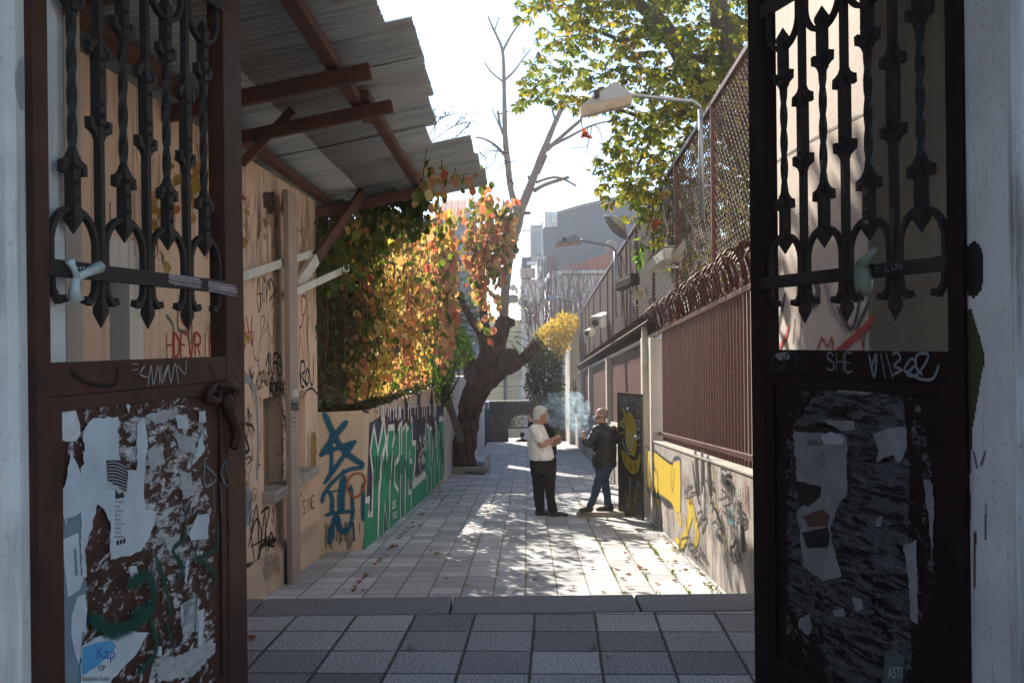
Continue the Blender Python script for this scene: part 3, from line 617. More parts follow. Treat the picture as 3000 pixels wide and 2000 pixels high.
q.build('faint_graffiti', spray('gate_faint', (.06, .075, .08), .4, .5, .8), gr)
sheet(GR_W, rough(z7((190, 55), (255, 48), (258, 82), (215, 88), (195, 75)), 2, 9, 3), dp, 'torn_paper', gr, .001)
q = Paint(GR_W, .0065); q.word('JIN JIYAN AZADI^', 2228, 832, 2405, 812, 17, .0035); q.build('scratched_writing', spray('scratch', (.16, .15, .15), .2, .4, .8), gr)
q = Paint(GR_W, .0066); q.word('LUN', 2600, 795, 2650, 786, 15, .006); q.stroke([(2575, 775), (2573, 796)], .006); q.stroke([(2568, 786), (2582, 784)], .006); q.stroke([(2520, 790), (2530, 808), (2540, 786)], .006); q.build('white_writing', spray('pen_white2', (.22, .215, .215), .4, .5), gr)
q = Paint(GR_W, .0067); q.stroke([(2410, 812), (2425, 790), (2440, 808), (2410, 814)], .006, False).stroke([(2450, 810), (2450, 788), (2470, 785), (2470, 808)], .006, False).stroke([(2478, 785), (2480, 808)], .006).stroke([(2490, 785), (2505, 796), (2490, 806)], .006, False); q.build('sprayed_symbols', spray('gate_faint2', (.10, .10, .105), .4, .5, .8), gr)
# ================================================================ left: plastered wall with niches
WL = Wall(-2.50, 5.2, -2.35, 11.98)
Z0 = -1.2
lw = thing('plastered_wall', WL.pt(0, Z0), 'cream plastered wall with black and red graffiti and two blind niches, under the tin canopy', 'wall')
def holed(w, a0, a1, z0, z1, holes, o0, o1):
    """wall slab with rectangular openings"""
    mb = MB(); xs = sorted({a0, a1, *[h[0] for h in holes], *[h[1] for h in holes]})
    for xa, xb in zip(xs, xs[1:]):
        cuts = sorted([(h[2], h[3]) for h in holes if h[0] <= xa+1e-6 and h[1] >= xb-1e-6]); z = z0
        for c0, c1 in cuts:
            if c0 > z: mb.wbox(w, xa, xb, z, c0, o0, o1)
            z = c1
        if z < z1: mb.wbox(w, xa, xb, z, z1, o0, o1)
    return mb
def rect(w, x0, y0, x1, y1):
    a, z = w.sz(x0, y0); b, _ = w.sz(x1, y0); _, zz = w.sz((x0+x1)/2, y1); return (min(a, b), max(a, b), min(z, zz), max(z, zz))
n1 = rect(WL, 770, 1168, 822, 1428); n2 = rect(WL, 858, 1148, 893, 1380)
dr = rect(WL, 318, 700, 392, 1052); dr = (dr[0], dr[1], -.2, dr[3])
holed(WL, 0, 6.79, Z0, 3.36, [n1, n2, dr], -.22, 0).build('wall', M['cream'], lw)
for h in (n1, n2):
    MB().wbox(WL, h[0]-.02, h[1]+.02, h[2]-.02, h[3]+.02, -.24, -.13).build('niche_back', M['cream_low'], lw)
    a0, a1 = h[0]-.07, h[1]+(.40 if h is n1 else .12)
    MB().wbox(WL, a0, a1, h[2]-.10, h[2]+.003, -.12, .13).build('sill', M['concrete'], lw, bevel=.012)
MB().box(-7, 5.25, 3.38, -2.76, 13.5, 9.2).build('shade_upper_wall', M['cream'], lw)  # unseen upper storey added to shade the gateway and near paving
# plinth
pz = -.365
pp = MB(); pp.prism([WL.pt(.6, Z0, -.01), WL.pt(.6, Z0, .075), WL.pt(.6, pz-.05, .075), WL.pt(.6, pz, .0), WL.pt(.6, pz, -.01)], (WL.a.x*6.15, WL.a.y*6.15, 0))
pp.build('plinth', M['cream_low'], lw)
# pale doorway seen through the gate leaf: white reveal and dark slatted shutter
MB().wbox(WL, dr[1]-.13, dr[1]+.09, -.2, dr[3]+.02, -.21, .02).build('white_reveal', M['whitewash'], lw)
MB().wbox(WL, dr[0]-.02, dr[1], dr[3]-.22, dr[3]+.02, -.21, .015).build('white_lintel_board', M['whitewash'], lw)
sb = MB(); sb.wbox(WL, dr[0], dr[1], -.2, dr[3]-.2, -.2, -.16)
for i in range(9):
    a = dr[0]+(dr[1]-dr[0]-.13)*(i+.3)/9; sb.wbox(WL, a, a+.02, -.2, dr[3]-.3, -.16, -.135)
sb.build('slatted_shutter', M['wood'], lw)
# pier of grey roughcast at the near end, seen through the left leaf
MB().box(-3.3, 5.0, Z0, -2.235, 5.19, 4.6).build('roughcast_pier', M['grey_stucco'], label='grey roughcast pier behind the bars of the left gate leaf', cat='pier')
# pipes in the wall corner
pi_ = MB()
for x in (843, 852): pi_.tube([WL.px(x, 640, .015), WL.px(x+1, 1010, .015)], .008, 6)
pi_.build('conduit', M['twig'], lw)
WPo = Wall(*(WL.p+WL.n*.172), *(WL.p+WL.a*5+WL.n*.172)); cp = MB(); a, b = WPo.sz(850, 1000)[0], WPo.sz(875, 1000)[0]
cp.wbox(WL, a, b-.01, -1.0, 3.2, .115, .17); o = cp.build('canopy_post', plain('dull_beige_paint', (.36, .28, .235), (.30, .23, .19), 4, .7, .2), label='beige square steel post in front of the plastered wall, carrying stickers', cat='post', bevel=.006)
WPo = Wall(*(WL.p+WL.n*.172), *(WL.p+WL.a*5+WL.n*.172))
sheet(WPo, [(866+11*math.cos(t), 1151+12*math.sin(t)) for t in np.linspace(0, 2*PI, 20)[:-1]], solid('sticker_white', (.72, .72, .71)), 'round_sticker', o, .002)
q = Paint(WPo, .005)
for t in np.linspace(0, 2*PI, 13)[:-1]: q.stroke([(866+5.5*math.cos(t), 1151+6*math.sin(t)), (866+9.5*math.cos(t), 1151+10.5*math.sin(t))], .010, False)
q.stroke([(863, 1148), (869, 1148), (863, 1154), (869, 1154)], .006, False); q.build('round_sticker_sun', solid('print_ink', (.06, .06, .07)), o)
sheet(WPo, [(854, 1170), (874, 1170), (874, 1202), (854, 1202)], solid('print_black2', (.012, .013, .016)), 'black_sticker', o, .002)
text_on(WPo, 'BAIT', 856, 1178, 872, 7, solid('sticker_white', (.72, .72, .71)), 'sticker_print', o, .005)
q = Paint(WPo, .005); q.scribble(857, 1182, 872, 1198, 9, .008, 3); q.build('sticker_picture', spray('sticker_grey', (.4, .4, .42), .3, .6), o)
q = Paint(WPo, .003)
for pl_ in (((855, 1225), (866, 1207), (868, 1222), (855, 1226)), ((853, 1250), (853, 1236), (866, 1236), (866, 1250), (854, 1251)), ((857, 1262), (857, 1275)), ((863, 1262), (866, 1330), (864, 1390))): q.stroke(pl_, .012, False)
q.build('pink_graffiti', spray('post_pink', (.42, .10, .09), .4, .7, .75), o)
# graffiti on the plaster
blk = spray('spray_black', (.012, .012, .014), .45, .5); blk2 = spray('marker_black', (.02, .018, .018), .25, .35); red = spray('spray_red', (.42, .03, .035), .35, .5)
mag = spray('spray_magenta', (.22, .012, .04), .35, .5); gry = spray('spray_grey', (.28, .285, .30), .3, .5)
q = Paint(WL, .0025, 1.5); p_ = WL
# AMAS tag under the strut
for pl_ in (((752, 868), (757, 815), (765, 900)), ((752, 862), (766, 860)), ((752, 880), (760, 915), (764, 862)), ((768, 830), (769, 882)), ((773, 835), (773, 885)), ((778, 805), (780, 890)), ((781, 870), (784, 820), (790, 850), (790, 815), (803, 840), (806, 862)), ((789, 880), (800, 862), (806, 845)), ((795, 905), (805, 862))): q.stroke(pl_, .016)
q.build('black_tag', blk, lw)
q = Paint(WL, .0025, 1.5)
for pl_ in (((779, 1070), (787, 1035), (786, 1090), (789, 1092)), ((792, 1035), (793, 1080), (800, 1095), (800, 1040), (800, 1095)), ((812, 1035), (802, 1038), (801, 1060), (811, 1062), (812, 1085)), ((813, 1048), (820, 1042), (823, 1060), (818, 1066), (826, 1078), (822, 1100), (815, 1095)), ((790, 1152), (795, 1105), (800, 1120), (792, 1130), (803, 1158)), ((806, 1130), (810, 1125), (810, 1140), (806, 1150), (806, 1130)), ((818, 1115), (820, 1155)), ((828, 1112), (833, 1165)), ((822, 1140), (834, 1138)), ((847, 1078), (846, 1110), (840, 1125), (842, 1195)), ((850, 1115), (838, 1130), (840, 1160), (850, 1180))): q.stroke(pl_, .026)
q.word('ROSAK', 790, 1164, 838, 1158, 44, .018, .0, .2)
q.stroke([(729, 1082), (737, 1108), (741, 1092)], .018); q.build('black_graffiti', blk, lw)
q = Paint(WL, .0025, 1.5)
for pl_ in (((773, 918), (777, 945)), ((764, 970), (765, 925), (775, 940), (762, 990), (765, 1030)), ((780, 935), (798, 1005), (803, 915), (806, 940)), ((798, 940), (816, 928)), ((801, 942), (812, 970)), ((757, 1000), (758, 1090), (770, 1090)), ((740, 1005), (745, 1050), (755, 1055)), ((710, 1055), (712, 1085), (722, 1095)), ((750, 1120), (760, 1085), (765, 1120), (772, 1085), (778, 1130), (785, 1095)), ((748, 1140), (752, 1110), (758, 1140), (770, 1115), (785, 1132)), ((755, 1150), (752, 1170)), ((757, 1055), (756, 1070)), ((762, 995), (786, 950))): q.stroke(pl_, .007)
q.word('OZAN', 752, 1140, 790, 1128, 46, .006, .1, .3); q.build('thin_black_graffiti', blk2, lw)
q = Paint(WL, .0025, 1.5)
for pl_ in (((712, 925), (718, 975), (728, 1005)), ((720, 925), (728, 970), (738, 1010)), ((738, 925), (736, 968), (740, 1008)), ((712, 975), (740, 972)), ((710, 1010), (714, 1018), (720, 1005)), ((714, 985), (716, 1025)), ((744, 980), (737, 1010))): q.stroke(pl_, .017)
q.word('HDEVRIM', 488, 1046, 634, 1046, 68, .020, 0, .15); q.stroke([(548, 990), (560, 905), (556, 960), (532, 940), (530, 900), (555, 890)], .015)
q.build('red_graffiti', red, lw)
q = Paint(WL, .0025, 1.5); q.stroke([(487, 925), (505, 950), (510, 990)], .03).stroke([(530, 845), (522, 900), (522, 965), (555, 970)], .03).stroke([(562, 930), (560, 1000)], .04); q.stroke([(321, 600), (322, 650)], .03); q.build('green_graffiti', spray('wall_green', (.03, .15, .10), .6, .6, .7), lw)
q = Paint(WL, .0025, 1.5)
for pl_ in (((884, 868), (893, 868), (897, 890), (888, 925), (882, 905), (884, 868)), ((876, 960), (882, 955), (889, 930)), ((879, 965), (876, 1050)), ((880, 990), (891, 1055)), ((888, 960), (896, 1055)), ((896, 935), (900, 1055)), ((904, 925), (900, 980), (907, 1060))): q.stroke(pl_, .020)
q.build('magenta_graffiti', mag, lw)
q = Paint(WL, .0025, 1.5)
for pl_ in (((877, 1090), (882, 1130), (890, 1132)), ((882, 1130), (880, 1065), (890, 1060), (893, 1085), (884, 1100), (898, 1130)), ((900, 1080), (893, 1110), (900, 1125), (905, 1095), (899, 1078)), ((904, 1060), (908, 1115), (916, 1122), (918, 1045))): q.stroke(pl_, .030)
q.stroke([(888, 1163), (900, 1142), (915, 1138), (930, 1155)], .022).stroke([(905, 1175), (915, 1160)], .006)
q.build('black_letters', blk, lw)
q = Paint(WL, .0025, 1.5)                                # long words down the wall foot
for pl_ in (((735, 1560), (752, 1480), (760, 1620), (775, 1500), (780, 1640)), ((727, 1600), (750, 1520), (765, 1560), (758, 1640)), ((765, 1500), (788, 1490), (775, 1580), (800, 1600)), ((735, 1600), (790, 1570)), ((810, 1650), (795, 1560), (785, 1600), (790, 1640)), ((730, 1530), (745, 1640)), ((712, 1530), (716, 1600)), ((798, 1485), (800, 1505))): q.stroke(pl_, .030)
q.stroke([(722, 1655), (750, 1650), (765, 1600), (790, 1585), (806, 1580)], .05)
q.build('black_scrawl', spray('spray_black_wide', (.014, .014, .017), .6, .7, .95), lw)
WLp = Wall(*(WL.p+WL.n*.078), *(WL.p+WL.a*5+WL.n*.078))
q = Paint(WLp); 
for k in range(7): q.stroke([(772+k*7, 1690-k*3), (776+k*6, 1625-k*2), (783+k*6, 1700-k*4)], .013)
q.stroke([(772, 1665), (778, 1700)], .03).stroke([(818, 1660), (817, 1675)], .03); q.build('black_scrawl', blk, lw)
q = Paint(WL, .0025, 1.5); q.word('ISINE', 878, 1515, 922, 1482, (44, 34), .015, 0, .15); q.stroke([(880, 1445), (884, 1452)], .03).stroke([(896, 1428), (897, 1440)], .025)
q.build('black_word', blk, lw)
q = Paint(WLp)
for k in range(9): q.stroke([(878+k*6, 1610-k*5), (880+k*6, 1555-k*4), (882+k*6, 1600-k*6)], .010)
q.build('faded_word', spray('faded_black', (.05, .045, .04), .5, .6, .8), lw)
q = Paint(WL, .0025, 1.5); q.stroke([(808, 1560), (812, 1490), (806, 1478), (800, 1500), (802, 1525)], .010).stroke([(808, 1560), (804, 1580)], .008); q.build('orange_graffiti', spray('spray_orange', (.42, .11, .04), .35, .5), lw)
# painted face at the wall's near edge, and grey fields
q = Paint(WL, .002)
q.stroke([(714, 1112), (728, 1110), (744, 1140), (752, 1200), (756, 1290), (752, 1400)], .085); q.build('grey_band', gry, lw)
q = Paint(WL, .0036); q.shape([(716, 1425), (733, 1420), (738, 1470), (735, 1530), (717, 1545)]); q.build('grey_patch', plain('grey_patch', (.30, .31, .34), (.24, .25, .27), 9, .8), lw)
q = Paint(WL, .0052)
q.stroke([(716, 1270), (724, 1300), (728, 1318), (716, 1325)], .05).stroke([(717, 1345), (728, 1338), (736, 1342), (722, 1362)], .02).stroke([(716, 1372), (724, 1392), (734, 1370), (737, 1340)], .014)
q.stroke([(728, 1125), (738, 1150), (744, 1230)], .012).stroke([(716, 1240), (736, 1245), (744, 1262)], .03).stroke([(724, 1190), (728, 1240), (720, 1290)], .022); q.scribble(716, 1180, 742, 1290, 11, .010, 5)
q.word('ZEN', 716, 1470, 738, 1466, 26, .008, 0, .2); q.word('JP', 716, 1505, 734, 1500, 26, .008, 0, .2)
q.stroke([(759, 1150), (762, 1200), (764, 1250), (760, 1330)], .010)
q.build('face_drawing', blk, lw)
q = Paint(WL, .0046); q.stroke([(724, 1200), (740, 1230)], .05).stroke([(736, 1290), (742, 1330)], .05).stroke([(718, 1300), (722, 1330)], .04); q.build('pale_paint', spray('pale_lilac', (.52, .46, .48), .5, .7, .8), lw)
q = Paint(WL, .0047); q.stroke([(737, 1318), (738, 1345)], .03).stroke([(728, 1400), (720, 1420)], .04); q.build('orange_paint', spray('spray_orange', (.42, .11, .04), .35, .5), lw)
q = Paint(WL, .0048); q.stroke([(738, 1435), (748, 1430), (750, 1455), (740, 1465), (737, 1440)], .014); q.build('pink_ring', spray('post_pink', (.42, .10, .09), .4, .7, .75), lw)
q = Paint(WL, .0025, 1.5)
for yy, hh in ((1205, 16), (1248, 20), (1290, 18), (1320, 14), (1362, 14), (1382, 12)): q.stroke([(826, yy-hh), (828, yy+hh), (824, yy), (832, yy-4)], .012)
q.stroke([(826, 1190), (832, 1230), (836, 1215), (834, 1260)], .025); q.build('vertical_marks', blk, lw)
WN = Wall(*(WL.p-WL.n*.128), *(WL.p+WL.a*5-WL.n*.128))
q = Paint(WN, .003)
q.scribble(788, 1268, 815, 1300, 12, .005, 3); q.stroke([(801, 1270), (805, 1315)], .006); q.build('small_drawing', blk2, lw)
q = Paint(Wall(*(WL.p+WL.n*.132), *(WL.p+WL.a*5+WL.n*.132)), .002); q.word('FUCAPE', 806, 1467, 842, 1444, 13, .006); q.build('sill_writing', blk2, lw)
q = Paint(WL, .0025, 1.5)
for k in range(9): q.stroke([(900+k*2.2, 1250+rnd(0, 20)), (901+k*2.2, 1300+rnd(-20, 40))], .006)
q.stroke([(900, 1275), (903, 1330), (900, 1375)], .018); q.build('thin_scrawl', blk2, lw)
q = Paint(WL, .004); q.shape(rough([(912, 1270), (922, 1262), (927, 1290), (924, 1370), (908, 1378), (909, 1330)], 2, 10, 4)); q.build('bare_plaster_patch', plain('ochre_plaster', (.34, .19, .08), (.26, .14, .06), 12, .9, .5), lw)
q = Paint(WL, .004)
for pts in (((770, 565), (800, 560), (801, 610), (798, 625), (786, 628), (782, 610), (770, 608)), ((824, 560), (832, 560), (828, 640), (822, 620)), ((836, 585), (850, 580), (850, 640), (838, 625))): q.shape(rough(pts, 3, 9, pts[0][0]))
q.build('dark_damp_patch', plain('damp', (.05, .03, .025), (.09, .055, .04), 14, .9), lw)
q = Paint(WL, .0042)
for pts in (((770, 640), (780, 638), (783, 655), (776, 670), (772, 660)), ((771, 685), (778, 690), (775, 708)), ((806, 635), (813, 640), (810, 668), (804, 662)), ((770, 812), (778, 810), (776, 830), (771, 828))): q.shape(rough(pts, 1.5, 7, pts[0][1]))
q.build('flaked_patch', plain('flaked_ochre', (.33, .19, .08), (.26, .14, .06), 12, .9), lw)
q = Paint(WL, .0015)
for k in range(90):
    x = rnd(716, 905); y = rnd(560, 720); q.stroke([(x, y), (x+rnd(-1, 1), y+rnd(15, 45)), (x+rnd(-2, 2), y+rnd(50, 190)*rnd(.3, 1))], rnd(.006, .03))
for k in range(50):
    x = rnd(330, 660); y = rnd(250, 600); q.stroke([(x, y), (x+rnd(-2, 2), y+rnd(60, 220))], rnd(.01, .05))
q.build('damp_streaks', spray('damp_streak', (.10, .06, .04), .8, 1.1, .75), lw)
q = Paint(WL, .0016)
for k in range(45):
    x = rnd(716, 850); y = rnd(1000, 1560); q.stroke([(x, y), (x+rnd(-1, 1), y+rnd(20, 70))], rnd(.005, .014))
for k in range(14):
    x = rnd(722, 850); y = rnd(930, 1560); q.stroke([(x+rnd(-7, 7), y+rnd(-18, 18)) for _ in range(6)], .008)
q.build('thin_scribbles', spray('scribble_black', (.03, .027, .027), .5, .7, .8), lw)
q = Paint(WL, .005); q.stroke([(815, 600), (826, 625), (850, 650), (868, 670), (884, 685)], .012).stroke([(880, 678), (898, 668)], .012).stroke([(884, 682), (886, 695)], .008); q.build('dead_twig', M['twig'], lw)

# pale flat struts reaching out from the wall
for p, qq, nm in ((P(660, 826, 8.2), P(914, 742, 11.3), 'upper'), (P(838, 868, 10.35), P(1022, 784, 12.3), 'lower')):
    MB().bar(p, qq, .012, .085).build('wall_strut', M['white_metal'], label=f'pale flat metal strut slanting out from the plastered wall, the {nm} of the two', cat='strut', bevel=.003)

# ================================================================ corrugated tin canopy on steel beams
cn = thing('tin_canopy', (-1.6, 10, 3.9), 'corrugated metal canopy with stepped sheets on rust-red beams, over the plastered wall', 'canopy')
m = N('tin_underside'); f = m.noise(1.0, 6, .65, m.map((1.2, 14, 3)))
col = m.mix(m.ramp(f, [(.35, 0), (.65, 1)]), (.36, .40, .415), (.22, .24, .25)); rs = m.noise(2.6, 7, .7)
col = m.mix(m.ramp(rs, [(.60, 0), (.70, .8)]), col, (.22, .10, .06)); ls = m.ramp(m.noise(1.0, 3, .5, m.map((.35, 1.2, 1))), [(.45, 0), (.62, .35)])
M['tin'] = m.done(m.mix(ls, col, (.48, .46, .42)), .5, m.bump(m.noise(30, 3), .15, .004), .35, .4)
def canopyZ(x): return EYE.z+.9*2.4+.2*(x+.9*.75)
secs = [(a*.9-.10, b*.9, x*.9) for a, b, x in [(2.6, 4.7, -.97), (4.66, 6.1, -.90), (6.06, 7.58, -.92), (7.55, 8.62, -.725), (8.58, 9.75, -.735), (9.71, 11.08, -.80), (11.04, 12.12, -.93), (12.08, 13.35, -.47), (13.3, 14.6, -.42), (14.56, 15.9, -.36)]]
for k, (y0, y1, xe) in enumerate(secs):
    mb = MB(); n = int((y1-y0)/.0125); xs = [-2.75, -1.9, xe]; lift = .012*(k % 2)+.02; prev = None
    for j in range(n+1):
        y = y0+(y1-y0)*j/n; zz = .013*math.cos(2*PI*y/.095)
        row = [(x+(rnd(-.004, .004) if x == xe else 0), y, canopyZ(x)+zz+lift) for x in xs]
        if prev:
            for a in range(2): mb.poly([prev[a], row[a], row[a+1], prev[a+1]])
        prev = row
    o = mb.build('roof_sheet', M['tin'], cn, smooth=True); sm = o.modifiers.new('thick', 'SOLIDIFY'); sm.thickness = .0012; sm.offset = 1
def cbeam(p, q, w=.10, h=.13, mat='beam', name='beam'): return MB().bar(p, q, w, h).build(name, M[mat], cn, bevel=.006)
for y, xe, hh in ((5.4*.9, -1.2*.9, .12), (7.85*.9, -1.09*.9, .115), (9.05*.9, -1.06*.9, .105), (13.92*.9, -1.12*.9, .12)):
    cbeam((-2.7, y, canopyZ(-2.7)-.17), (xe, y, canopyZ(xe)-.17), .07, hh)
for x, y0, y1 in ((-1.25, 2.7, 8.84), (-1.18, 8.0, 12.4), (-1.14, 12.6, 13.95), (-2.30, 2.7, 14.0)):
    cbeam((x, y0, canopyZ(x)-.062), (x, y1, canopyZ(x)-.062), .10, .075, name='purlin')
cbeam(P(857, 322, 8.15), P(706, 482, 8.1), .05, .07, name='brace')
b0, b1 = P(1060, 565, 12.5), P(925, 758, 11.3); cbeam(b0, b1, .06, .13, name='brace')
cbeam(b1, b1+(b1-b0).normalized()*.55, .061, .131, 'white_metal', name='brace_foot')
pj = MB()
for (x, y) in ((690, 385), (735, 392)): pj.ell(P(x, y, 8.6), (.12, .08, .07), 10, 6)

# ================================================================ low cream return and green mural wall
LC = Wall(-2.36, 12.02, -1.845, 12.24); LG = Wall(-1.845, 12.24, -1.56, 22.2)
zt = LC.sz(1000, 1205)[1]
lc = thing('low_cream_wall', LC.pt(0, Z0), 'low cream rendered wall end with dark teal and orange graffiti, beside the green mural', 'wall')
MB().wbox(LC, -.02, LC.len, Z0, zt, -.3, 0).build('wall', M['cream_low'], lc)
def z4(*pts): return [(930+x/3.409, 1180+y/3.409) for x, y in pts]
teal = spray('spray_teal', (.008, .105, .18), .55, .35)
q = Paint(LC, .003, 1.35)
for pl_, wd in ((((75, 120), (150, 290), (250, 460), (420, 600)), .075), (((280, 200), (190, 310), (40, 510)), .075), (((40, 510), (200, 450), (370, 390)), .055), (((370, 390), (240, 560), (75, 790)), .06), (((130, 330), (140, 560), (130, 690)), .05), (((440, 590), (445, 640), (300, 670), (150, 790), (70, 900), (45, 980)), .05), (((120, 890), (145, 960), (140, 1080)), .055), (((265, 760), (240, 900), (235, 1070)), .095), (((130, 890), (240, 860)), .04), (((330, 830), (345, 960), (350, 1100), (330, 1200), (290, 1290), (250, 1270)), .05), (((90, 1115), (200, 1090), (360, 1080)), .045), (((455, 820), (455, 950), (452, 1160)), .05), (((120, 1380), (150, 1230), (190, 1130), (220, 1240), (260, 1280)), .07), (((360, 1200), (362, 1370)), .03), (((420, 1210), (420, 1290)), .02), (((255, 672), (256, 676)), .035)): q.stroke(z4(*pl_), wd)
q.build('teal_graffiti', teal, lc)
q = Paint(LC, .0028)
for k in range(13): q.stroke(z4((60+k*26+rnd(-8, 8), 1230+rnd(-30, 40)), (60+k*26+rnd(-8, 8), 1340+rnd(0, 110))), .07)
q.build('teal_runs', spray('spray_dark_faint', (.02, .045, .06), .85, .8, .55), lc)
q = Paint(LC, .0075)
th = np.linspace(-.3, 2*PI+.5, 26); q.stroke(z4(*[(385+88*math.cos(t)+8*math.sin(2*t), 820-118*math.sin(t)-20*math.cos(t)) for t in th]), .034); q.build('orange_ring', spray('ring_orange', (.42, .10, .035), .4, .4), lc)
q = Paint(LC, .004); q.stroke(z4((420, 350), (425, 410)), .04).stroke(z4((455, 365), (455, 420)), .04).stroke(z4((440, 440), (440, 480)), .05).stroke(z4((463, 460), (463, 470)), .05); q.build('white_dabs', spray('dab_white', (.55, .52, .47), .5, .5), lc)
lg = thing('green_mural_wall', LG.pt(0, Z0), 'low wall painted with a green and white letter mural, under the hanging creeper', 'wall')
mb = MB(); nn = 6
for i in range(nn):
    a0, a1 = LG.len*i/nn, LG.len*(i+1)/nn; q0, q1 = LG.pt(a0, 0), LG.pt(a1, 0)
    mb.hexa([LG.pt(a0, zA(q0.y)-.6, -.3), LG.pt(a1, zA(q1.y)-.6, -.3), LG.pt(a1, zA(q1.y)-.6, 0), LG.pt(a0, zA(q0.y)-.6, 0), LG.pt(a0, zt-.03-.015*i, -.3), LG.pt(a1, zt-.03-.015*i, -.3), LG.pt(a1, zt-.03-.015*i, 0), LG.pt(a0, zt-.03-.015*i, 0)])
mb.build('wall', M['cream_low'], lg)
gr_ = plain('mural_green', (.010, .31, .15), (.008, .24, .115), 3, .6, .25, 40, .003); pur = plain('mural_purple', (.045, .038, .07), (.032, .028, .05), 6, .65, .2); wht = plain('mural_white', (.78, .78, .76), (.68, .68, .66), 9, .65, .2); mbk = plain('mural_black', (.010, .010, .012), (.018, .018, .02), 9, .6, .1)
q = Paint(LG, .002); q.shape(z4((478, 1200), (520, 200), (700, 85), (1000, 40), (1255, 20), (1268, 600), (1255, 760), (900, 900))); q.build('mural_background', pur, lg)
q = Paint(LG, .004); q.shape(z4((462, 1465), (470, 980), (500, 970), (505, 1100), (530, 1110), (550, 700), (525, 470), (560, 250), (598, 480), (660, 180), (690, 500), (700, 245), (760, 240), (762, 350), (800, 240), (835, 190), (838, 320), (880, 210), (920, 160), (945, 170), (948, 400), (980, 390), (970, 620), (950, 820), (1075, 715), (1072, 215), (1105, 235), (1150, 200), (1180, 200), (1195, 300), (1210, 150), (1255, 165), (1268, 560), (1255, 745), (1000, 1040), (620, 1380)))
q.build('mural_green_field', gr_, lg)
q = Paint(LG, .006, 2.6)
for pl_, wd in ((((525, 470), (560, 235), (600, 480)), .05), (((600, 490), (660, 140), (640, 140)), .05), (((660, 140), (692, 520)), .09), (((690, 520), (705, 248), (765, 240), (762, 345), (745, 430)), .04), (((600, 1380), (610, 900), (640, 560), (690, 350)), .06), (((525, 500), (552, 720), (540, 1110), (505, 1110), (515, 960), (475, 975)), .045), (((655, 1310), (665, 990), (695, 1240)), .03), (((712, 1270), (720, 800), (745, 500)), .035), (((785, 250), (815, 260), (815, 540), (770, 610), (765, 800), (800, 870)), .045), (((815, 230), (838, 190), (835, 480)), .06), (((850, 260), (885, 210), (880, 540)), .05), (((825, 1150), (828, 740)), .05), (((870, 1110), (872, 690)), .06), (((888, 280), (925, 155), (942, 165), (945, 400), (978, 395), (970, 620), (950, 815)), .05), (((915, 500), (918, 580), (935, 580)), .05), (((900, 780), (905, 890), (930, 885), (935, 1045)), .04), (((950, 820), (1072, 715)), .09), (((1075, 460), (1075, 215), (1105, 235), (1100, 440)), .05), (((1120, 620), (1118, 250), (1145, 260), (1145, 560)), .05), (((1155, 215), (1178, 200), (1180, 420)), .06), (((1190, 240), (1195, 610)), .06), (((1212, 350), (1215, 155), (1238, 160)), .06), (((1245, 150), (1262, 200), (1262, 600)), .07), (((1090, 740), (1095, 880)), .05), (((1130, 660), (1132, 860)), .05), (((1165, 600), (1165, 810)), .04), (((1215, 600), (1217, 770)), .05), (((1245, 610), (1247, 740)), .05)): q.stroke(z4(*pl_), wd, False)
q.word('KOK', *z4((738, 1060))[0], *z4((778, 1030))[0], 20, .012); q.word('1312', *z4((742, 1160))[0], *z4((785, 1130))[0], 16, .01); q.build('mural_white_lines', wht, lg)
q = Paint(LG, .009, 2.0)
q.shape(z4((978, 630), (985, 380), (1000, 260), (1070, 215), (1072, 640), (960, 770)))
for pl_, wd in ((((520, 1095), (530, 870)), .05), (((660, 1300), (668, 1100), (690, 1260)), .05), (((832, 1140), (834, 760)), .05), (((800, 130), (790, 210)), .2), (((880, 60), (905, 130)), .3), (((1010, 60), (1010, 170)), .4), (((1140, 60), (1150, 190)), .5), (((1215, 240), (1245, 560)), .16), (((905, 790), (910, 870)), .04), (((775, 640), (772, 800)), .05)): q.stroke(z4(*pl_), wd, False)
for k in range(14): q.stroke(z4((555+k*28, 560+rnd(-20, 30)), (555+k*28, 700+rnd(-20, 120))), .05)
q.build('mural_black_marks', mbk, lg)
q = Paint(LG, .016, 1.6)
for k in range(26):
    x = rnd(990, 1064); y = rnd(300, 640); q.stroke(z4((x, y), (x+rnd(-8, 8), y+rnd(15, 50))), .05)
for k in range(14):
    x = rnd(960, 1070); b = 815-(x-950)*.85; q.stroke(z4((x, b), (x+2, b-rnd(25, 55))), .07)
for k in range(34):
    x = rnd(580, 1180); q.stroke(z4((x, 60-(x-600)*.05+rnd(0, 15)), (x+rnd(-3, 3), 90+rnd(0, 60))), .08)
q.build('mural_pale_marks', wht, lg)
q = Paint(LG, .021, 2.0)
for k in range(16):
    x = rnd(600, 1230); q.stroke(z4((x, 70+rnd(0, 30)), (x+rnd(-8, 8), 120+rnd(0, 130))), .07)
q.build('mural_rust_marks', spray('mural_rust', (.26, .07, .035), .5, .7, .8), lg)
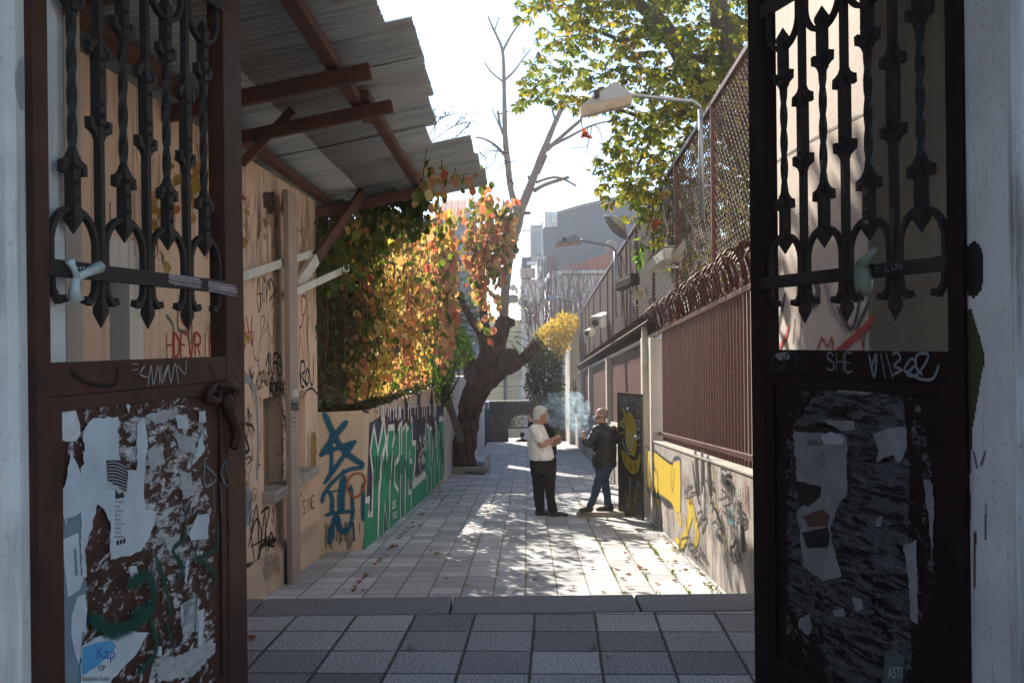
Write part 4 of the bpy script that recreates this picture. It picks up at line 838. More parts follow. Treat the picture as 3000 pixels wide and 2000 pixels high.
# next stretch of wall behind the tree: pale, covered with scratchy paint
L3 = Wall(-1.56, 22.22, -1.50, 31)
l3 = thing('pale_painted_wall', L3.pt(0, -2), 'short pale wall with brown and white scratchy paint, behind the leaning tree trunk', 'wall')
MB().wbox(L3, 0, 8.5, -3, .62, -.3, .03).build('wall', M['whitewash'], l3)
q = Paint(Wall(*(L3.p+L3.n*.032), *(L3.p+L3.a*5+L3.n*.032)), .003)
for k in range(40): x = rnd(1303, 1345); y = rnd(1195, 1370); q.stroke([(x, y), (x+rnd(-2, 2), y+rnd(15, 40))], .07)
q.build('brown_paint_marks', spray('wall3_brown', (.14, .07, .05), .5, .8, .8), l3)
pk = MB().bar(P(1306, 1150, 22.6), P(1350, 1290, 24.0), .16, .05).build('leaning_plank', M['wood'], label='grey timber plank leaning against the tree trunk', cat='plank')
# ================================================================ right: stucco wall, low wall, railing, spikes, mesh fence
DR = V((.0147, 1, 0)).normalized()
def XW(y, off=0.0): return 1.83+.0147*y+off
def RW(off, y0=8, y1=20): return Wall(XW(y0, off), y0, XW(y1, off), y1)
sw = thing('stucco_wall', (2.1, 5.3, -1), 'sunlit pinkish stucco wall with a groove and red and black graffiti, seen through the right gate leaf', 'wall')
MB().hexa([(XW(5.66, .12), 5.66, -1.2), (3.6, 5.66, -1.2), (3.6, 7.95, -1.2), (XW(7.95, .12), 7.95, -1.2), (XW(5.66, .12), 5.66, 5.4), (3.6, 5.66, 5.4), (3.6, 7.95, 5.4), (XW(7.95, .12), 7.95, 5.4)]).build('wall', M['pink_stucco'], sw)
MB().box(XW(5.64, .115), 5.60, -1.2, 3.6, 5.655, 5.4).build('jamb', M['jamb'], sw)
SWW = RW(.12)
q = Paint(SWW, .003)
q.stroke([(2236, 502), (2300, 458), (2420, 388), (2530, 335)], .018); q.build('groove', solid('groove_shadow', (.16, .13, .11)), sw)  # shade of the groove drawn as a flat dark stroke
q = Paint(SWW, .004)
for pl_, wd in ((((2455, 900), (2495, 965), (2520, 880)), .05), (((2510, 960), (2540, 900), (2550, 870)), .05), (((2300, 870), (2280, 960), (2262, 1020)), .10), (((2250, 850), (2252, 1010)), .12), (((2350, 930), (2345, 1000)), .05), (((2330, 940), (2325, 1000)), .05), (((2390, 820), (2400, 870), (2370, 890)), .12), (((2540, 860), (2480, 850)), .05), (((2540, 960), (2530, 1020)), .04)): q.stroke(pl_, wd)
q.build('black_graffiti', spray('stucco_black', (.05, .055, .075), .55, .9, .85), sw)
q = Paint(SWW, .006)
for pl_, wd in ((((2560, 935), (2510, 985), (2468, 1020), (2440, 1045)), .07), (((2312, 955), (2305, 985), (2285, 1020)), .05), (((2395, 1030), (2410, 990), (2425, 1015), (2440, 990), (2442, 1040)), .03), (((2525, 985), (2535, 1040)), .05)): q.stroke(pl_, wd)
q.build('red_graffiti', spray('stucco_red', (.50, .03, .03), .5, .8, .95), sw)
q = Paint(SWW, .008); q.stroke([(2420, 830), (2440, 900), (2480, 960)], .12).stroke([(2245, 790), (2255, 840)], .05); q.build('violet_graffiti', spray('stucco_violet', (.25, .19, .22), .8, .8, .5), sw)

# low rendered wall, in two lengths either side of the doorway
def lowwall(y0, y1, label, extra=0):
    t = thing('low_wall', (XW(y0), y0, zA(y0)), label, 'wall'); mb = MB(); n = max(2, int((y1-y0)/2))
    for i in range(n):
        a, b = y0+(y1-y0)*i/n, y0+(y1-y0)*(i+1)/n
        mb.hexa([(XW(a), a, zA(a)-.8), (XW(a, .3), a, zA(a)-.8), (XW(b, .3), b, zA(b)-.8), (XW(b), b, zA(b)-.8), (XW(a), a, zA(a)+1.17), (XW(a, .3), a, zA(a)+1.17), (XW(b, .3), b, zA(b)+1.17), (XW(b), b, zA(b)+1.17)])
    mb.build('wall', M['low_wall'], t)
    cp = MB(); a, b = y0, y1
    cp.hexa([(XW(a, -.012), a, zA(a)+1.172), (XW(a, .31), a, zA(a)+1.172), (XW(b, .31), b, zA(b)+1.172), (XW(b, -.012), b, zA(b)+1.172), (XW(a, -.012), a, zA(a)+1.20), (XW(a, .31), a, zA(a)+1.20), (XW(b, .31), b, zA(b)+1.20), (XW(b, -.012), b, zA(b)+1.20)])
    cp.build('coping', M['concrete'], t, bevel=.008); return t
lw1 = lowwall(7.96, 14.62, 'low rendered wall with big yellow graffiti, under the near brown railing')
W1 = RW(0)
yel = spray('spray_yellow', (.62, .44, .035), .2, .7, 1.0); ybk = spray('graf_black', (.03, .03, .033), .6, .8, .9)
def z5(*pts): return [(1870+x/3.267, 1280+y/3.267) for x, y in pts]
q = Paint(W1, .003)
q.shape(z5((95, 130), (160, 150), (240, 210), (320, 260), (345, 235), (400, 235), (405, 480), (400, 720), (370, 715), (320, 640), (240, 590), (140, 520), (90, 490))); q.build('yellow_field', plain('yellow_paint', (.66, .47, .04), (.56, .38, .03), 40, .8, .7, 70, .006, 0, .2), lw1)
q = Paint(W1, .005, 1.5)
for pl_, wd in ((((145, 560), (200, 660), (205, 560)), .05), (((350, 700), (410, 840), (405, 700)), .05), (((480, 640), (520, 680), (540, 780), (575, 920), (545, 1010)), .11), (((515, 700), (480, 820), (450, 960), (400, 1040)), .13), (((360, 980), (400, 1010), (430, 980)), .06), (((710, 300), (735, 520), (760, 700), (820, 960), (860, 1260)), .02), (((60, 100), (90, 420)), .03)): q.stroke(z5(*pl_), wd)
q.build('yellow_graffiti', yel, lw1)
q = Paint(W1, .0075, 2.2)
for pl_, wd in ((((70, 90), (160, 130), (240, 195), (325, 250), (345, 205), (405, 215), (412, 480), (405, 715)), .022), (((90, 490), (150, 540), (240, 590), (330, 660)), .05), (((150, 330), (160, 300), (185, 360), (190, 540)), .015), (((190, 340), (195, 420)), .03), (((330, 270), (320, 400), (330, 520), (345, 390), (350, 300)), .012), (((112, 350), (140, 340)), .03), (((140, 560), (195, 670)), .02), (((60, 120), (80, 300), (75, 480)), .02)): q.stroke(z5(*pl_), wd)
for k in range(11): q.stroke(z5((110+k*27, 150+k*9), (112+k*27, 510+k*18)), .006)
q.build('graffiti_outline', ybk, lw1)
q = Paint(W1, .009, 2.6)
for pl_, wd in ((((560, 250), (570, 420)), .16), (((620, 260), (620, 420)), .16), (((680, 290), (690, 430)), .14), (((520, 230), (550, 460), (590, 640)), .025), (((680, 470), (715, 640)), .028), (((715, 640), (780, 780), (830, 1050), (860, 1260), (905, 1460)), .016), (((845, 1260), (845, 1460)), .012), (((700, 780), (705, 870)), .02), (((640, 1010), (635, 1200)), .008), (((760, 930), (800, 970)), .06), (((980, 700), (1010, 1000)), .10), (((820, 400), (900, 480)), .10), (((110, 520), (120, 580)), .08), (((250, 620), (300, 660)), .05)): q.stroke(z5(*pl_), wd)
for k in range(150):
    x = rnd(400, 1050); y = rnd(330, 1200); q.stroke(z5((x, y), (x+rnd(-10, 14), y+rnd(60, 240))), rnd(.006, .02))
for k in range(26):
    x = rnd(420, 1050); y = rnd(360, 1150); q.stroke(z5(*[(x+rnd(-45, 45), y+rnd(-90, 90)) for _ in range(4)]), rnd(.008, .02))
q.build('black_streaks', spray('graf_black_thin', (.028, .028, .032), .55, .85, .95), lw1)
q = Paint(W1, .018, 2.4)
for pl_, wd in ((((430, 320), (425, 420)), .06), (((470, 380), (465, 540)), .07), (((510, 440), (520, 600)), .05), (((265, 680), (270, 730)), .05), (((320, 690), (330, 780)), .05), (((1045, 520), (1050, 640)), .10)): q.stroke(z5(*pl_), wd)
q.build('pink_paint', spray('graf_pink', (.45, .13, .15), .8, .9, .6), lw1)
q = Paint(W1, .019, 2.4)
for pl_, wd in ((((640, 520), (630, 690)), .07), (((680, 450), (690, 520)), .03), (((590, 660), (615, 740)), .02), (((545, 440), (560, 500)), .02)): q.stroke(z5(*pl_), wd)
q.build('pale_paint', spray('graf_pale', (.55, .56, .60), .6, .9, .7), lw1)
q = Paint(W1, .020, 2.4)
for pl_ in (((860, 700), (920, 720), (880, 800), (940, 820)), ((935, 510), (935, 800), (950, 860)), ((985, 510), (975, 600)), ((870, 740), (930, 850))): q.stroke(z5(*pl_), .02)
q.build('turquoise_scribble', spray('graf_turq', (.10, .32, .36), .6, .9, .7), lw1)
lw2 = lowwall(15.72, 38.5, 'dark streaky low wall beyond the doorway, below the brown sheet panels')
q = Paint(W1, .003)
for k in range(60):
    x = rnd(1640, 1745); t = (x-1640)/105; yb = 1335+t*95; yt = 1225+t*15; y = rnd(yt, yb-30)
    q.stroke([(x, y), (x+rnd(-2, 2), min(yb, y+rnd(30, 80)))], rnd(.05, .16))
q.build('dark_paint_runs', spray('lw2_dark', (.022, .025, .03), .5, .6, .95), lw2)
q = Paint(W1, .02)
for k in range(30):
    x = rnd(1650, 1745); t = (x-1640)/105; y = rnd(1235+t*15, 1290+t*40); q.stroke([(x, y), (x+rnd(-2, 2), y+rnd(25, 60))], .03)
q.build('pale_paint_runs', spray('lw2_pale', (.36, .38, .42), .6, .9, .6), lw2)
q = Paint(W1, .026); q.stroke([(1798, 1400), (1790, 1440)], .12).stroke([(1805, 1390), (1808, 1440)], .05); q.build('red_paint_runs', spray('lw2_red', (.4, .06, .05), .7, .9, .7), lw2)

# railing of square bars whose tops curl over towards the alley
H1, H2 = 1.30, 2.77
def railing(y0, y1, pitch, label):
    t = thing('railing', (XW(y0, .13), y0, zA(y0)+1.2), label, 'railing', None)
    for h, nm in ((H1, 'bottom_rail'), (H2, 'top_rail')):
        MB().bar((XW(y0, .10), y0, zA(y0)+h), (XW(y1, .10), y1, zA(y1)+h), .036, .05).build(nm, M['rail'], t, bevel=.004)
    n = int((y1-y0)/pitch); src = None
    for i in range(n):
        y = y0+.05+pitch*i
        if src is None:
            mb = MB(); mb.box(-.013, -.013, 1.16, .013, .013, H2+.06)
            arc = [V((0, 0, H2+.06))]+[V((.10-.10*math.cos(a), 0, H2+.06+.27*math.sin(a))) for a in np.linspace(.3, 2.5, 8)]
            arc = [V((-p.x*1.0+0, 0, p.z)) for p in arc]
            src = mb.build('railing_bar', M['rail'], t)
            sp_ = MB().tube(arc, [.0115]*8+[.006], 6).build('curved_spike', M['spike'], t)
            src.matrix_parent_inverse = Matrix(); sp_.matrix_parent_inverse = Matrix(); loc0 = V((XW(y0, .13), y0, zA(y0)+1.2))
            a, b = src, sp_
        else:
            a, b = src.copy(), sp_.copy(); COL.objects.link(a); COL.objects.link(b)
        for o in (a, b): o.location = V((XW(y, .135), y, zA(y)))-loc0
        b2 = sp_.copy(); COL.objects.link(b2); b2.location = V((XW(y+pitch/2, .135), y+pitch/2, zA(y+pitch/2)))-loc0; b2.rotation_euler = (0, rnd(-.04, .04), rnd(-.06, .06))
        a.rotation_euler = (0, 0, rnd(-.05, .05)); b.rotation_euler = (0, rnd(-.04, .04), rnd(-.06, .06))
    return t
ra = railing(8.0, 14.55, .150, 'brown railing of close square bars with curled tops, on the low wall beside the doorway')
q_ = MB()
# spikes continue beyond the doorway along the top of the sheet panels
t = thing('spike_row', (XW(14.7, .13), 14.7, zA(14.7)+2.8), 'row of brown curled spikes running on above the sheet panels, far from the gate', 'spikes')
loc0 = V(t.location); sp2 = None
arc = [V((-(.16-.16*math.cos(a)), 0, .03+.24*math.sin(a))) for a in np.linspace(.0, 2.4, 8)]
for i in range(96):
    y = 14.75+.10*i*(1+i/130)
    if sp2 is None: sp2 = MB().tube(arc, [.016]*7+[.006], 4).build('curved_spike', M['spike'], t); sp2.matrix_parent_inverse = Matrix(); o = sp2
    else: o = sp2.copy(); COL.objects.link(o)
    o.location = V((XW(y, .13), y, zA(y)+H2+.02))-loc0; o.rotation_euler = (0, rnd(-.05, .05), rnd(-.12, .12))
MB().bar((XW(14.7, .12), 14.7, zA(14.7)+H2), (XW(38, .12), 38, zA(38)+H2), .05, .06).build('spike_rail', M['white_metal'], t)
# backing sheet behind the spikes
mb = MB()
for k in range(7):
    a0 = .2+2.1*k/7; a1 = .2+2.1*(k+1)/7
    pts = []
    for y, an in ((14.7, a0), (38, a0), (38, a1), (14.7, a1)):
        pts.append((XW(y, .15)-(.13-.13*math.cos(an)), y, zA(y)+H2+.03+.19*math.sin(an)))
    mb.poly(pts)
mb.build('curved_backing', M['spike'], t)

# expanded-metal fence above
MH0, MH1 = 2.86, 4.96
mf = thing('mesh_fence', (XW(8, .2), 8, zA(8)+2.8), 'tall brown expanded-metal fence along the right side, above the railing and spikes', 'fence')
mb = MB(); cy, cz = .12, .058; yy = 8.0; ny = int((38.4-8)/cy); nz = int((MH1-MH0)/cz)
vs = []; fs = []
jj, kk = np.meshgrid(np.arange(ny), np.arange(nz), indexing='ij'); jj = jj.ravel(); kk = kk.ravel()
def mp(y, h, o): return np.stack([XW(y)+.20+o, y, 1.65-1.84-SLOPE*y+h], -1)
w_ = .0048
for sgn in (1, -1):
    y0 = 8+jj*cy+(kk % 2)*cy/2; h0 = MH0+kk*cz; y1 = y0+cy/2*sgn; h1 = h0+cz
    q4 = np.stack([mp(y0, h0-w_, -.006), mp(y1, h1-w_, -.006), mp(y1, h1+w_, .005), mp(y0, h0+w_, .005)], 1)
    vs.append(q4.reshape(-1, 3))
vs = np.concatenate(vs); me = D.meshes.new('expanded_mesh'); nq = len(vs)//4
me.vertices.add(len(vs)); me.vertices.foreach_set('co', vs.astype(np.float32).ravel())
me.loops.add(nq*4); me.loops.foreach_set('vertex_index', np.arange(nq*4, dtype=np.int32))
me.polygons.add(nq); me.polygons.foreach_set('loop_start', np.arange(0, nq*4, 4, dtype=np.int32)); me.update(calc_edges=True)
me.materials.append(M['mesh']); link('expanded_mesh', me, mf)
MB().bar((XW(8, .19), 8, zA(8)+MH1), (XW(38.4, .19), 38.4, zA(38.4)+MH1), .05, .05).build('top_rail', M['redbrown'], mf)
MB().bar((XW(8, .19), 8, zA(8)+MH0), (XW(38.4, .19), 38.4, zA(38.4)+MH0), .04, .04).build('bottom_rail', M['redbrown'], mf)
for px in (2095, 1985, 1917, 1868, 1838, 1797, 1782, 1760, 1741, 1727, 1716, 1707, 1700):
    u = px-1500; y = 2.02/(u/F-.0147)
    if 8 < y < 38.3: MB().box(XW(y, .165), y-.025, zA(y)+MH0-.02, XW(y, .225), y+.025, zA(y)+MH1+.02).build('post', M['redbrown'], mf)

# doorway between the two lengths: white pillars with a pointed niche, black painted door standing open
dw = thing('white_doorway', (XW(15, .1), 15.1, zA(15)), 'whitewashed doorway pillars with a pointed niche, between the railing and the sheet panels', 'doorway')
def pier(y0, y1, x0, x1, z1): return MB().hexa([(XW(y0, x0), y0, zA(y0)-.5), (XW(y0, x1), y0, zA(y0)-.5), (XW(y1, x1), y1, zA(y1)-.5), (XW(y1, x0), y1, zA(y1)-.5), (XW(y0, x0), y0, z1), (XW(y0, x1), y0, z1), (XW(y1, x1), y1, z1), (XW(y1, x0), y1, z1)])
zt2 = zA(15)+2.72
pier(14.56, 14.74, -.02, .34, zt2).build('near_pillar', M['whitewash'], dw, bevel=.01)
pier(15.62, 15.84, -.02, .34, zt2).build('far_pillar', M['whitewash'], dw, bevel=.01)
# pointed arch between the pillars
mb = MB(); ya, yb = 14.74, 15.62; yc = (ya+yb)/2; z1 = zt2; zs = zA(15)+1.75
for k in range(10):
    for sgn in (-1, 1):
        t0, t1 = k/10, (k+1)/10
        def ay(t): return yc+sgn*(yb-ya)/2*(1-t**1.7)
        def az(t): return zs+.85*t**.8
        y_o = ya if sgn < 0 else yb
        mb.hexa([(XW(y_o, .05), y_o, az(t0)), (XW(y_o, .3), y_o, az(t0)), (XW(ay(t0), .3), ay(t0), az(t0)), (XW(ay(t0), .05), ay(t0), az(t0)), (XW(y_o, .05), y_o, az(t1)), (XW(y_o, .3), y_o, az(t1)), (XW(ay(t1), .3), ay(t1), az(t1)), (XW(ay(t1), .05), ay(t1), az(t1))])
mb.build('pointed_arch', M['whitewash'], dw)
MB().box(XW(15, .05), ya+.001, zs+.852, XW(15, .3), yb-.001, z1-.002).build('arch_head', M['whitewash'], dw)
MB().box(XW(15, .55), 14.3, zA(15)-.3, XW(15, .6), 16.2, zt2).build('inner_wall', M['whitewash'], dw)
MB().box(XW(15.5, -.03), 15.50, zA(15)+2.3, XW(15.5, .05), 15.60, zA(15)+2.9).build('meter_box', M['white_metal'], dw, bevel=.01)
WD = Wall(1.905, 14.78, 1.625, 15.42)
fd = on_floor(1850, 1515)
bd = thing('black_door', WD.pt(0, zA(15)), 'black sheet-metal door covered in yellow and white graffiti, standing open beside the smoking man', 'door')
dz0, dz1 = zA(15.1)+.02, 1.65-.81
MB().wbox(WD, 0, WD.len, dz0, dz1, -.035, 0).build('door_leaf', plain('black_door_paint', (.020, .019, .019), (.035, .03, .028), 7, .35, .3, 30, .004, 0, .5), bd)
fr = MB()
fr.wbox(WD, WD.len-.035, WD.len+.003, dz0, dz1+.005, -.04, .006); fr.wbox(WD, 0, WD.len-.036, dz1-.03, dz1+.006, -.04, .006); fr.build('door_edge', M['brown'], bd)
def zd(*pts): return [(1750+x/2.148, 1050+y/2.148) for x, y in pts]
q = Paint(WD, .003)
q.shape(zd((195, 335), (215, 345), (240, 380), (250, 440), (248, 560), (235, 620), (210, 600), (185, 560), (165, 480), (168, 400), (180, 350)))
q.shape(zd((150, 570), (185, 600), (215, 630), (250, 640), (270, 590), (276, 640), (268, 700), (245, 730), (215, 725), (180, 690), (155, 640)))
for pl_, wd in ((((160, 320), (175, 350), (160, 400)), .05), (((145, 400), (175, 380)), .04), (((135, 470), (165, 465)), .05), (((262, 330), (255, 360)), .05), (((180, 840), (195, 930)), .04), (((205, 740), (207, 920)), .04), (((250, 840), (235, 930)), .05), (((150, 420), (180, 440)), .04)): q.stroke(zd(*pl_), wd)
q.build('yellow_graffiti', spray('door_yellow', (.42, .30, .02), .3, .6), bd)
q = Paint(WD, .005)
for pl_, wd in ((((195, 340), (178, 390), (172, 470), (185, 560), (215, 630), (240, 620), (252, 560)), .02), (((225, 340), (248, 400), (252, 560)), .025), (((150, 580), (160, 650), (190, 710), (225, 735), (262, 710), (275, 640)), .03), (((205, 655), (203, 680), (210, 700), (217, 680), (210, 650)), .015), (((235, 655), (233, 680), (241, 700), (247, 680), (240, 650)), .015), (((172, 620), (172, 645), (182, 655), (184, 625), (174, 618)), .012), (((195, 370), (235, 370)), .012), (((190, 400), (240, 398)), .010), (((200, 350), (200, 420)), .010), (((222, 350), (222, 420)), .010)): q.stroke(zd(*pl_), wd)
q.build('black_outline', solid('mural_black_line', (.01, .01, .011)), bd)
q = Paint(WD, .007)
for pl_, wd in ((((195, 470), (185, 510), (195, 560), (212, 575), (225, 540), (218, 490), (205, 465), (195, 475)), .028), (((160, 500), (168, 540), (190, 590), (215, 600)), .02), (((203, 500), (202, 520), (206, 525)), .025), (((252, 390), (268, 395), (268, 440), (255, 450), (253, 410)), .025), (((258, 480), (258, 500), (270, 498), (268, 475)), .025), (((258, 540), (274, 545)), .03)): q.stroke(zd(*pl_), wd)
q.build('white_graffiti', spray('door_white', (.50, .50, .48), .4, .5), bd)
q = Paint(WD, .009); q.word('ESRA', *zd((132, 282))[0], *zd((268, 290))[0], 22, .016); q.build('grey_word', spray('door_grey', (.22, .22, .22), .6, .6, .8), bd)
q = Paint(WD, .010); q.word('LEO', *zd((150, 268))[0], *zd((195, 272))[0], 10, .006)
for k in range(12):
    x = rnd(135, 270); y = rnd(255, 330); q.stroke(zd((x, y), (x+rnd(-8, 8), y+rnd(-12, 12)), (x+rnd(-8, 8), y+rnd(-12, 12))), .007)
for k in range(16):
    x = rnd(145, 275); y = rnd(690, 920); q.stroke(zd((x, y), (x+rnd(-14, 14), y+rnd(5, 30)), (x+rnd(-14, 14), y+rnd(20, 50))), .008)
for k in range(8): q.stroke(zd((255+rnd(0, 20), 750+rnd(0, 40)), (250+rnd(0, 28), 800+rnd(0, 40))), .012)
q.build('white_scribbles', spray('door_pale', (.40, .40, .39), .35, .5, .9), bd)
sheet(WD, [(1840.5+3.2*math.cos(t), 1196+5*math.sin(t)) for t in np.linspace(0, 2*PI, 16)[:-1]], solid('sticker_white', (.72, .72, .71)), 'sticker', bd, .012)
MB().ell(WD.px(1867, 1281, .02), (.03, .03, .035), 10, 6).build('door_lock', M['galv'], bd)
# threshold slab under the door, where the man stands
sl0, sl1 = on_floor(1688, 1514), on_floor(1840, 1514)
MB().hexa([(sl0.x, sl0.y, zA(sl0.y)-.2), (1.88, sl0.y-.05, zA(sl0.y)-.2), (1.93, sl0.y+1.0, zA(sl0.y)-.2), (sl0.x+.12, sl0.y+.95, zA(sl0.y)-.2), (sl0.x, sl0.y, zA(sl0.y)+.075), (1.88, sl0.y-.05, zA(sl0.y)+.075), (1.93, sl0.y+1.0, zA(sl0.y+.95)+.085), (sl0.x+.12, sl0.y+.95, zA(sl0.y+.95)+.085)]).build('threshold_slab', plain('worn_marble', (.46, .41, .36), (.34, .29, .25), 8, .7, .3), label='worn marble threshold slab under the feet of the man in the black jacket', cat='slab', bevel=.015)
# brown ribbed sheet panels between posts beyond the doorway
m = N('ribbed_sheet'); f = m.noise(3, 6, .65); wv = m.node('ShaderNodeTexWave', {'Vector': m.map((0, 1, 0)), 'Scale': 7.5, 'Distortion': .3}).outputs[1]
sp3 = m.noise(24, 4, .7)
M['ribbed'] = m.done(m.mix(m.ramp(sp3, [(.66, 0), (.72, .6)]), m.mix(m.ramp(f, [(.3, 0), (.7, 1)]), (.10, .024, .018), (.055, .016, .014)), (.3, .25, .22)), .55, m.bump(wv, .8, .02), 0, .4)
def ypx(px, off): return (1.83+off)/((px-1500)/F-.0147)
posts_px = [1807, 1738, 1703]; prev = 15.84
for k, px in enumerate((1781, 1728, 1703)):
    y1 = ypx(px, .1); y0 = prev
    lab = ('nearest', 'middle', 'farthest')[k]
    t = thing('sheet_panel', (XW(y0, .12), y0, zA(y0)+1.2), f'brown ribbed metal panel on the right side, {lab} of the three beyond the doorway', 'metal panel', 'brown sheet panels beyond the doorway')
    MB().hexa([(XW(y0, .16), y0+.01, zA(y0)+1.21), (XW(y0, .20), y0+.01, zA(y0)+1.21), (XW(y1, .20), y1-.2, zA(y1)+1.21), (XW(y1, .16), y1-.2, zA(y1)+1.21), (XW(y0, .16), y0+.01, zA(y0)+H2-.02), (XW(y0, .20), y0+.01, zA(y0)+H2-.02), (XW(y1, .20), y1-.2, zA(y1)+H2-.02), (XW(y1, .16), y1-.2, zA(y1)+H2-.02)]).build('ribbed_sheet', M['ribbed'], t)
    MB().hexa([(XW(y1, .04), y1-.2, zA(y1)+1.0), (XW(y1, .25), y1-.2, zA(y1)+1.0), (XW(y1, .25), y1+.05, zA(y1)+1.0), (XW(y1, .04), y1+.05, zA(y1)+1.0), (XW(y1, .04), y1-.2, zA(y1)+H2), (XW(y1, .25), y1-.2, zA(y1)+H2), (XW(y1, .25), y1+.05, zA(y1)+H2), (XW(y1, .04), y1+.05, zA(y1)+H2)]).build('post', M['whitewash'], t, bevel=.01)
    MB().bar((XW(y0, .13), y0, zA(y0)+1.24), (XW(y1, .13), y1-.2, zA(y1)+1.24), .05, .06).build('bottom_rail', M['white_metal'], t)
    prev = y1+.05

# ================================================================ lamps, cameras, floodlight on the fence
def lamp(px_pole, ytop, ybase, arm, head, dist, label, broken=False):
    """px: pole column; arm: pixel pair along the arm; head: (left x, right x, apex x, apex y, rim y left, rim y right, bottom drop)"""
    b = P(px_pole+6, ybase, dist); t = thing('street_lamp', b, label, 'street lamp', 'lamps on the fence')
    p0 = P(px_pole, ytop, dist); e0, e1 = P(*arm[0], dist-.05), P(*arm[1], dist-.25)
    MB().tube([b, P(px_pole+2, (ybase+ytop)/2, dist), p0+V((0, 0, -.06))], .028*dist/11 if dist < 15 else .034, 10).build('pole', M['galv'], t, smooth=True)
    MB().tube([p0+V((0, 0, -.08)), p0+V((-.01, 0, -.02)), e0, e1], .022 if dist < 15 else .03, 8).build('arm', M['galv'], t, smooth=True)
    xl, xr, xa, ya, yl, yr, drop = head
    dl, dr_ = dist-.55, dist-.3; w = .12
    def pr(x, y, o, d=dist-.42): return P(x, y, d)+V((0, o, 0))
    # hood: triangular profile, widest at the middle, sloping to thin edges front and back
    hood = MB(); L, Rr, Ap = (xl, yl), (xr, yr), (xa, ya)
    A0, A1 = pr(*L, -w*.55), pr(*L, w*.55); B0, B1 = pr(*Rr, -w), pr(*Rr, w); C0, C1 = pr(xa, ya, -w*.45), pr(xa, ya, w*.45)
    D0, D1 = pr(xa-(xa-xl)*.12, ya+2, -w*.45), pr(xa-(xa-xl)*.12, ya+2, w*.45)
    for f in ((A0, B0, C0, D0), (A1, D1, C1, B1), (A0, D0, D1, A1), (D0, C0, C1, D1), (C0, B0, B1, C1), (A0, A1, B1, B0)): hood.poly(f)
    hood.build('hood', plain('lamp_hood', (.33, .35, .38), (.26, .28, .31), 8, .45, .1), t)
    dif = MB(); k = drop
    q0 = [pr(xl+1, yl+1, -w*.6), pr(xr-1, yr+1, -w*1.05), pr(xr-1, yr+1, w*1.05), pr(xl+1, yl+1, w*.6)]
    q1 = [pr(xl+4, yl+k, -w*.4), pr(xr-2, yr+k*.85, -w*.7), pr(xr-2, yr+k*.85, w*.7), pr(xl+4, yl+k, w*.4)]
    if not broken:
        dif.hexa(q1+q0); dif.build('diffuser', plain('old_diffuser', (.50, .44, .36), (.38, .32, .26), 10, .4, .1), t)
    else:
        q2 = [a.lerp(b_, .35) for a, b_ in zip(q0, q1)]; dif.hexa(q2+q0); dif.build('reflector_tray', M['cream_plastic'], t)
        sh = MB(); cx = (xl+xr)/2
        for pts in (((cx-12, yl+2), (cx+22, yl-6), (cx+14, yl+12), (cx+6, yl+10), (cx-1, yl+24), (cx-7, yl+16), (cx-14, yl+25), (cx-16, yl+12)),):
            sh.prism([pr(x, y, 0) for x, y in pts], (0, .02, 0))
        sh.build('broken_diffuser', solid('white_shard', (.75, .73, .70)), t)
    tp = MB(); tp.hexa([pr(xa-(xa-xl)*.62, yl-(yl-ya)*.36+2, -w*.95), pr(xa-(xa-xl)*.48, yl-(yl-ya)*.40+2, -w*.95), pr(xa-(xa-xl)*.48, yl-(yl-ya)*.4+2, w*.7), pr(xa-(xa-xl)*.62, yl-(yl-ya)*.36+2, w*.7), pr(xa-(xa-xl)*.64, ya+(yl-ya)*.38, -w*.95), pr(xa-(xa-xl)*.5, ya+(yl-ya)*.36, -w*.95), pr(xa-(xa-xl)*.5, ya+(yl-ya)*.36, w*.7), pr(xa-(xa-xl)*.64, ya+(yl-ya)*.38, w*.7)]); tp.build('clip', M['black_plastic'], t)
    return t
lamp(2052, 306, 640, ((2030, 297), (1846, 279)), (1698, 1850, 1806, 244, 316, 285, 28), 10.9, 'nearest street lamp with peaked grey hood and long box diffuser before the chestnut leaves')
lamp(1802, 728, 930, ((1795, 722), (1702, 703)), (1626, 1704, 1686, 686, 714, 706, 10), 21.3, 'street lamp with a broken white diffuser under its hood, before the blue-grey gable')
lamp(1695, 884, 1000, ((1690, 880), (1632, 870)), (1588, 1634, 1620, 862, 882, 876, 4), 37.0, 'smallest, farthest street lamp, above the yellow bush')
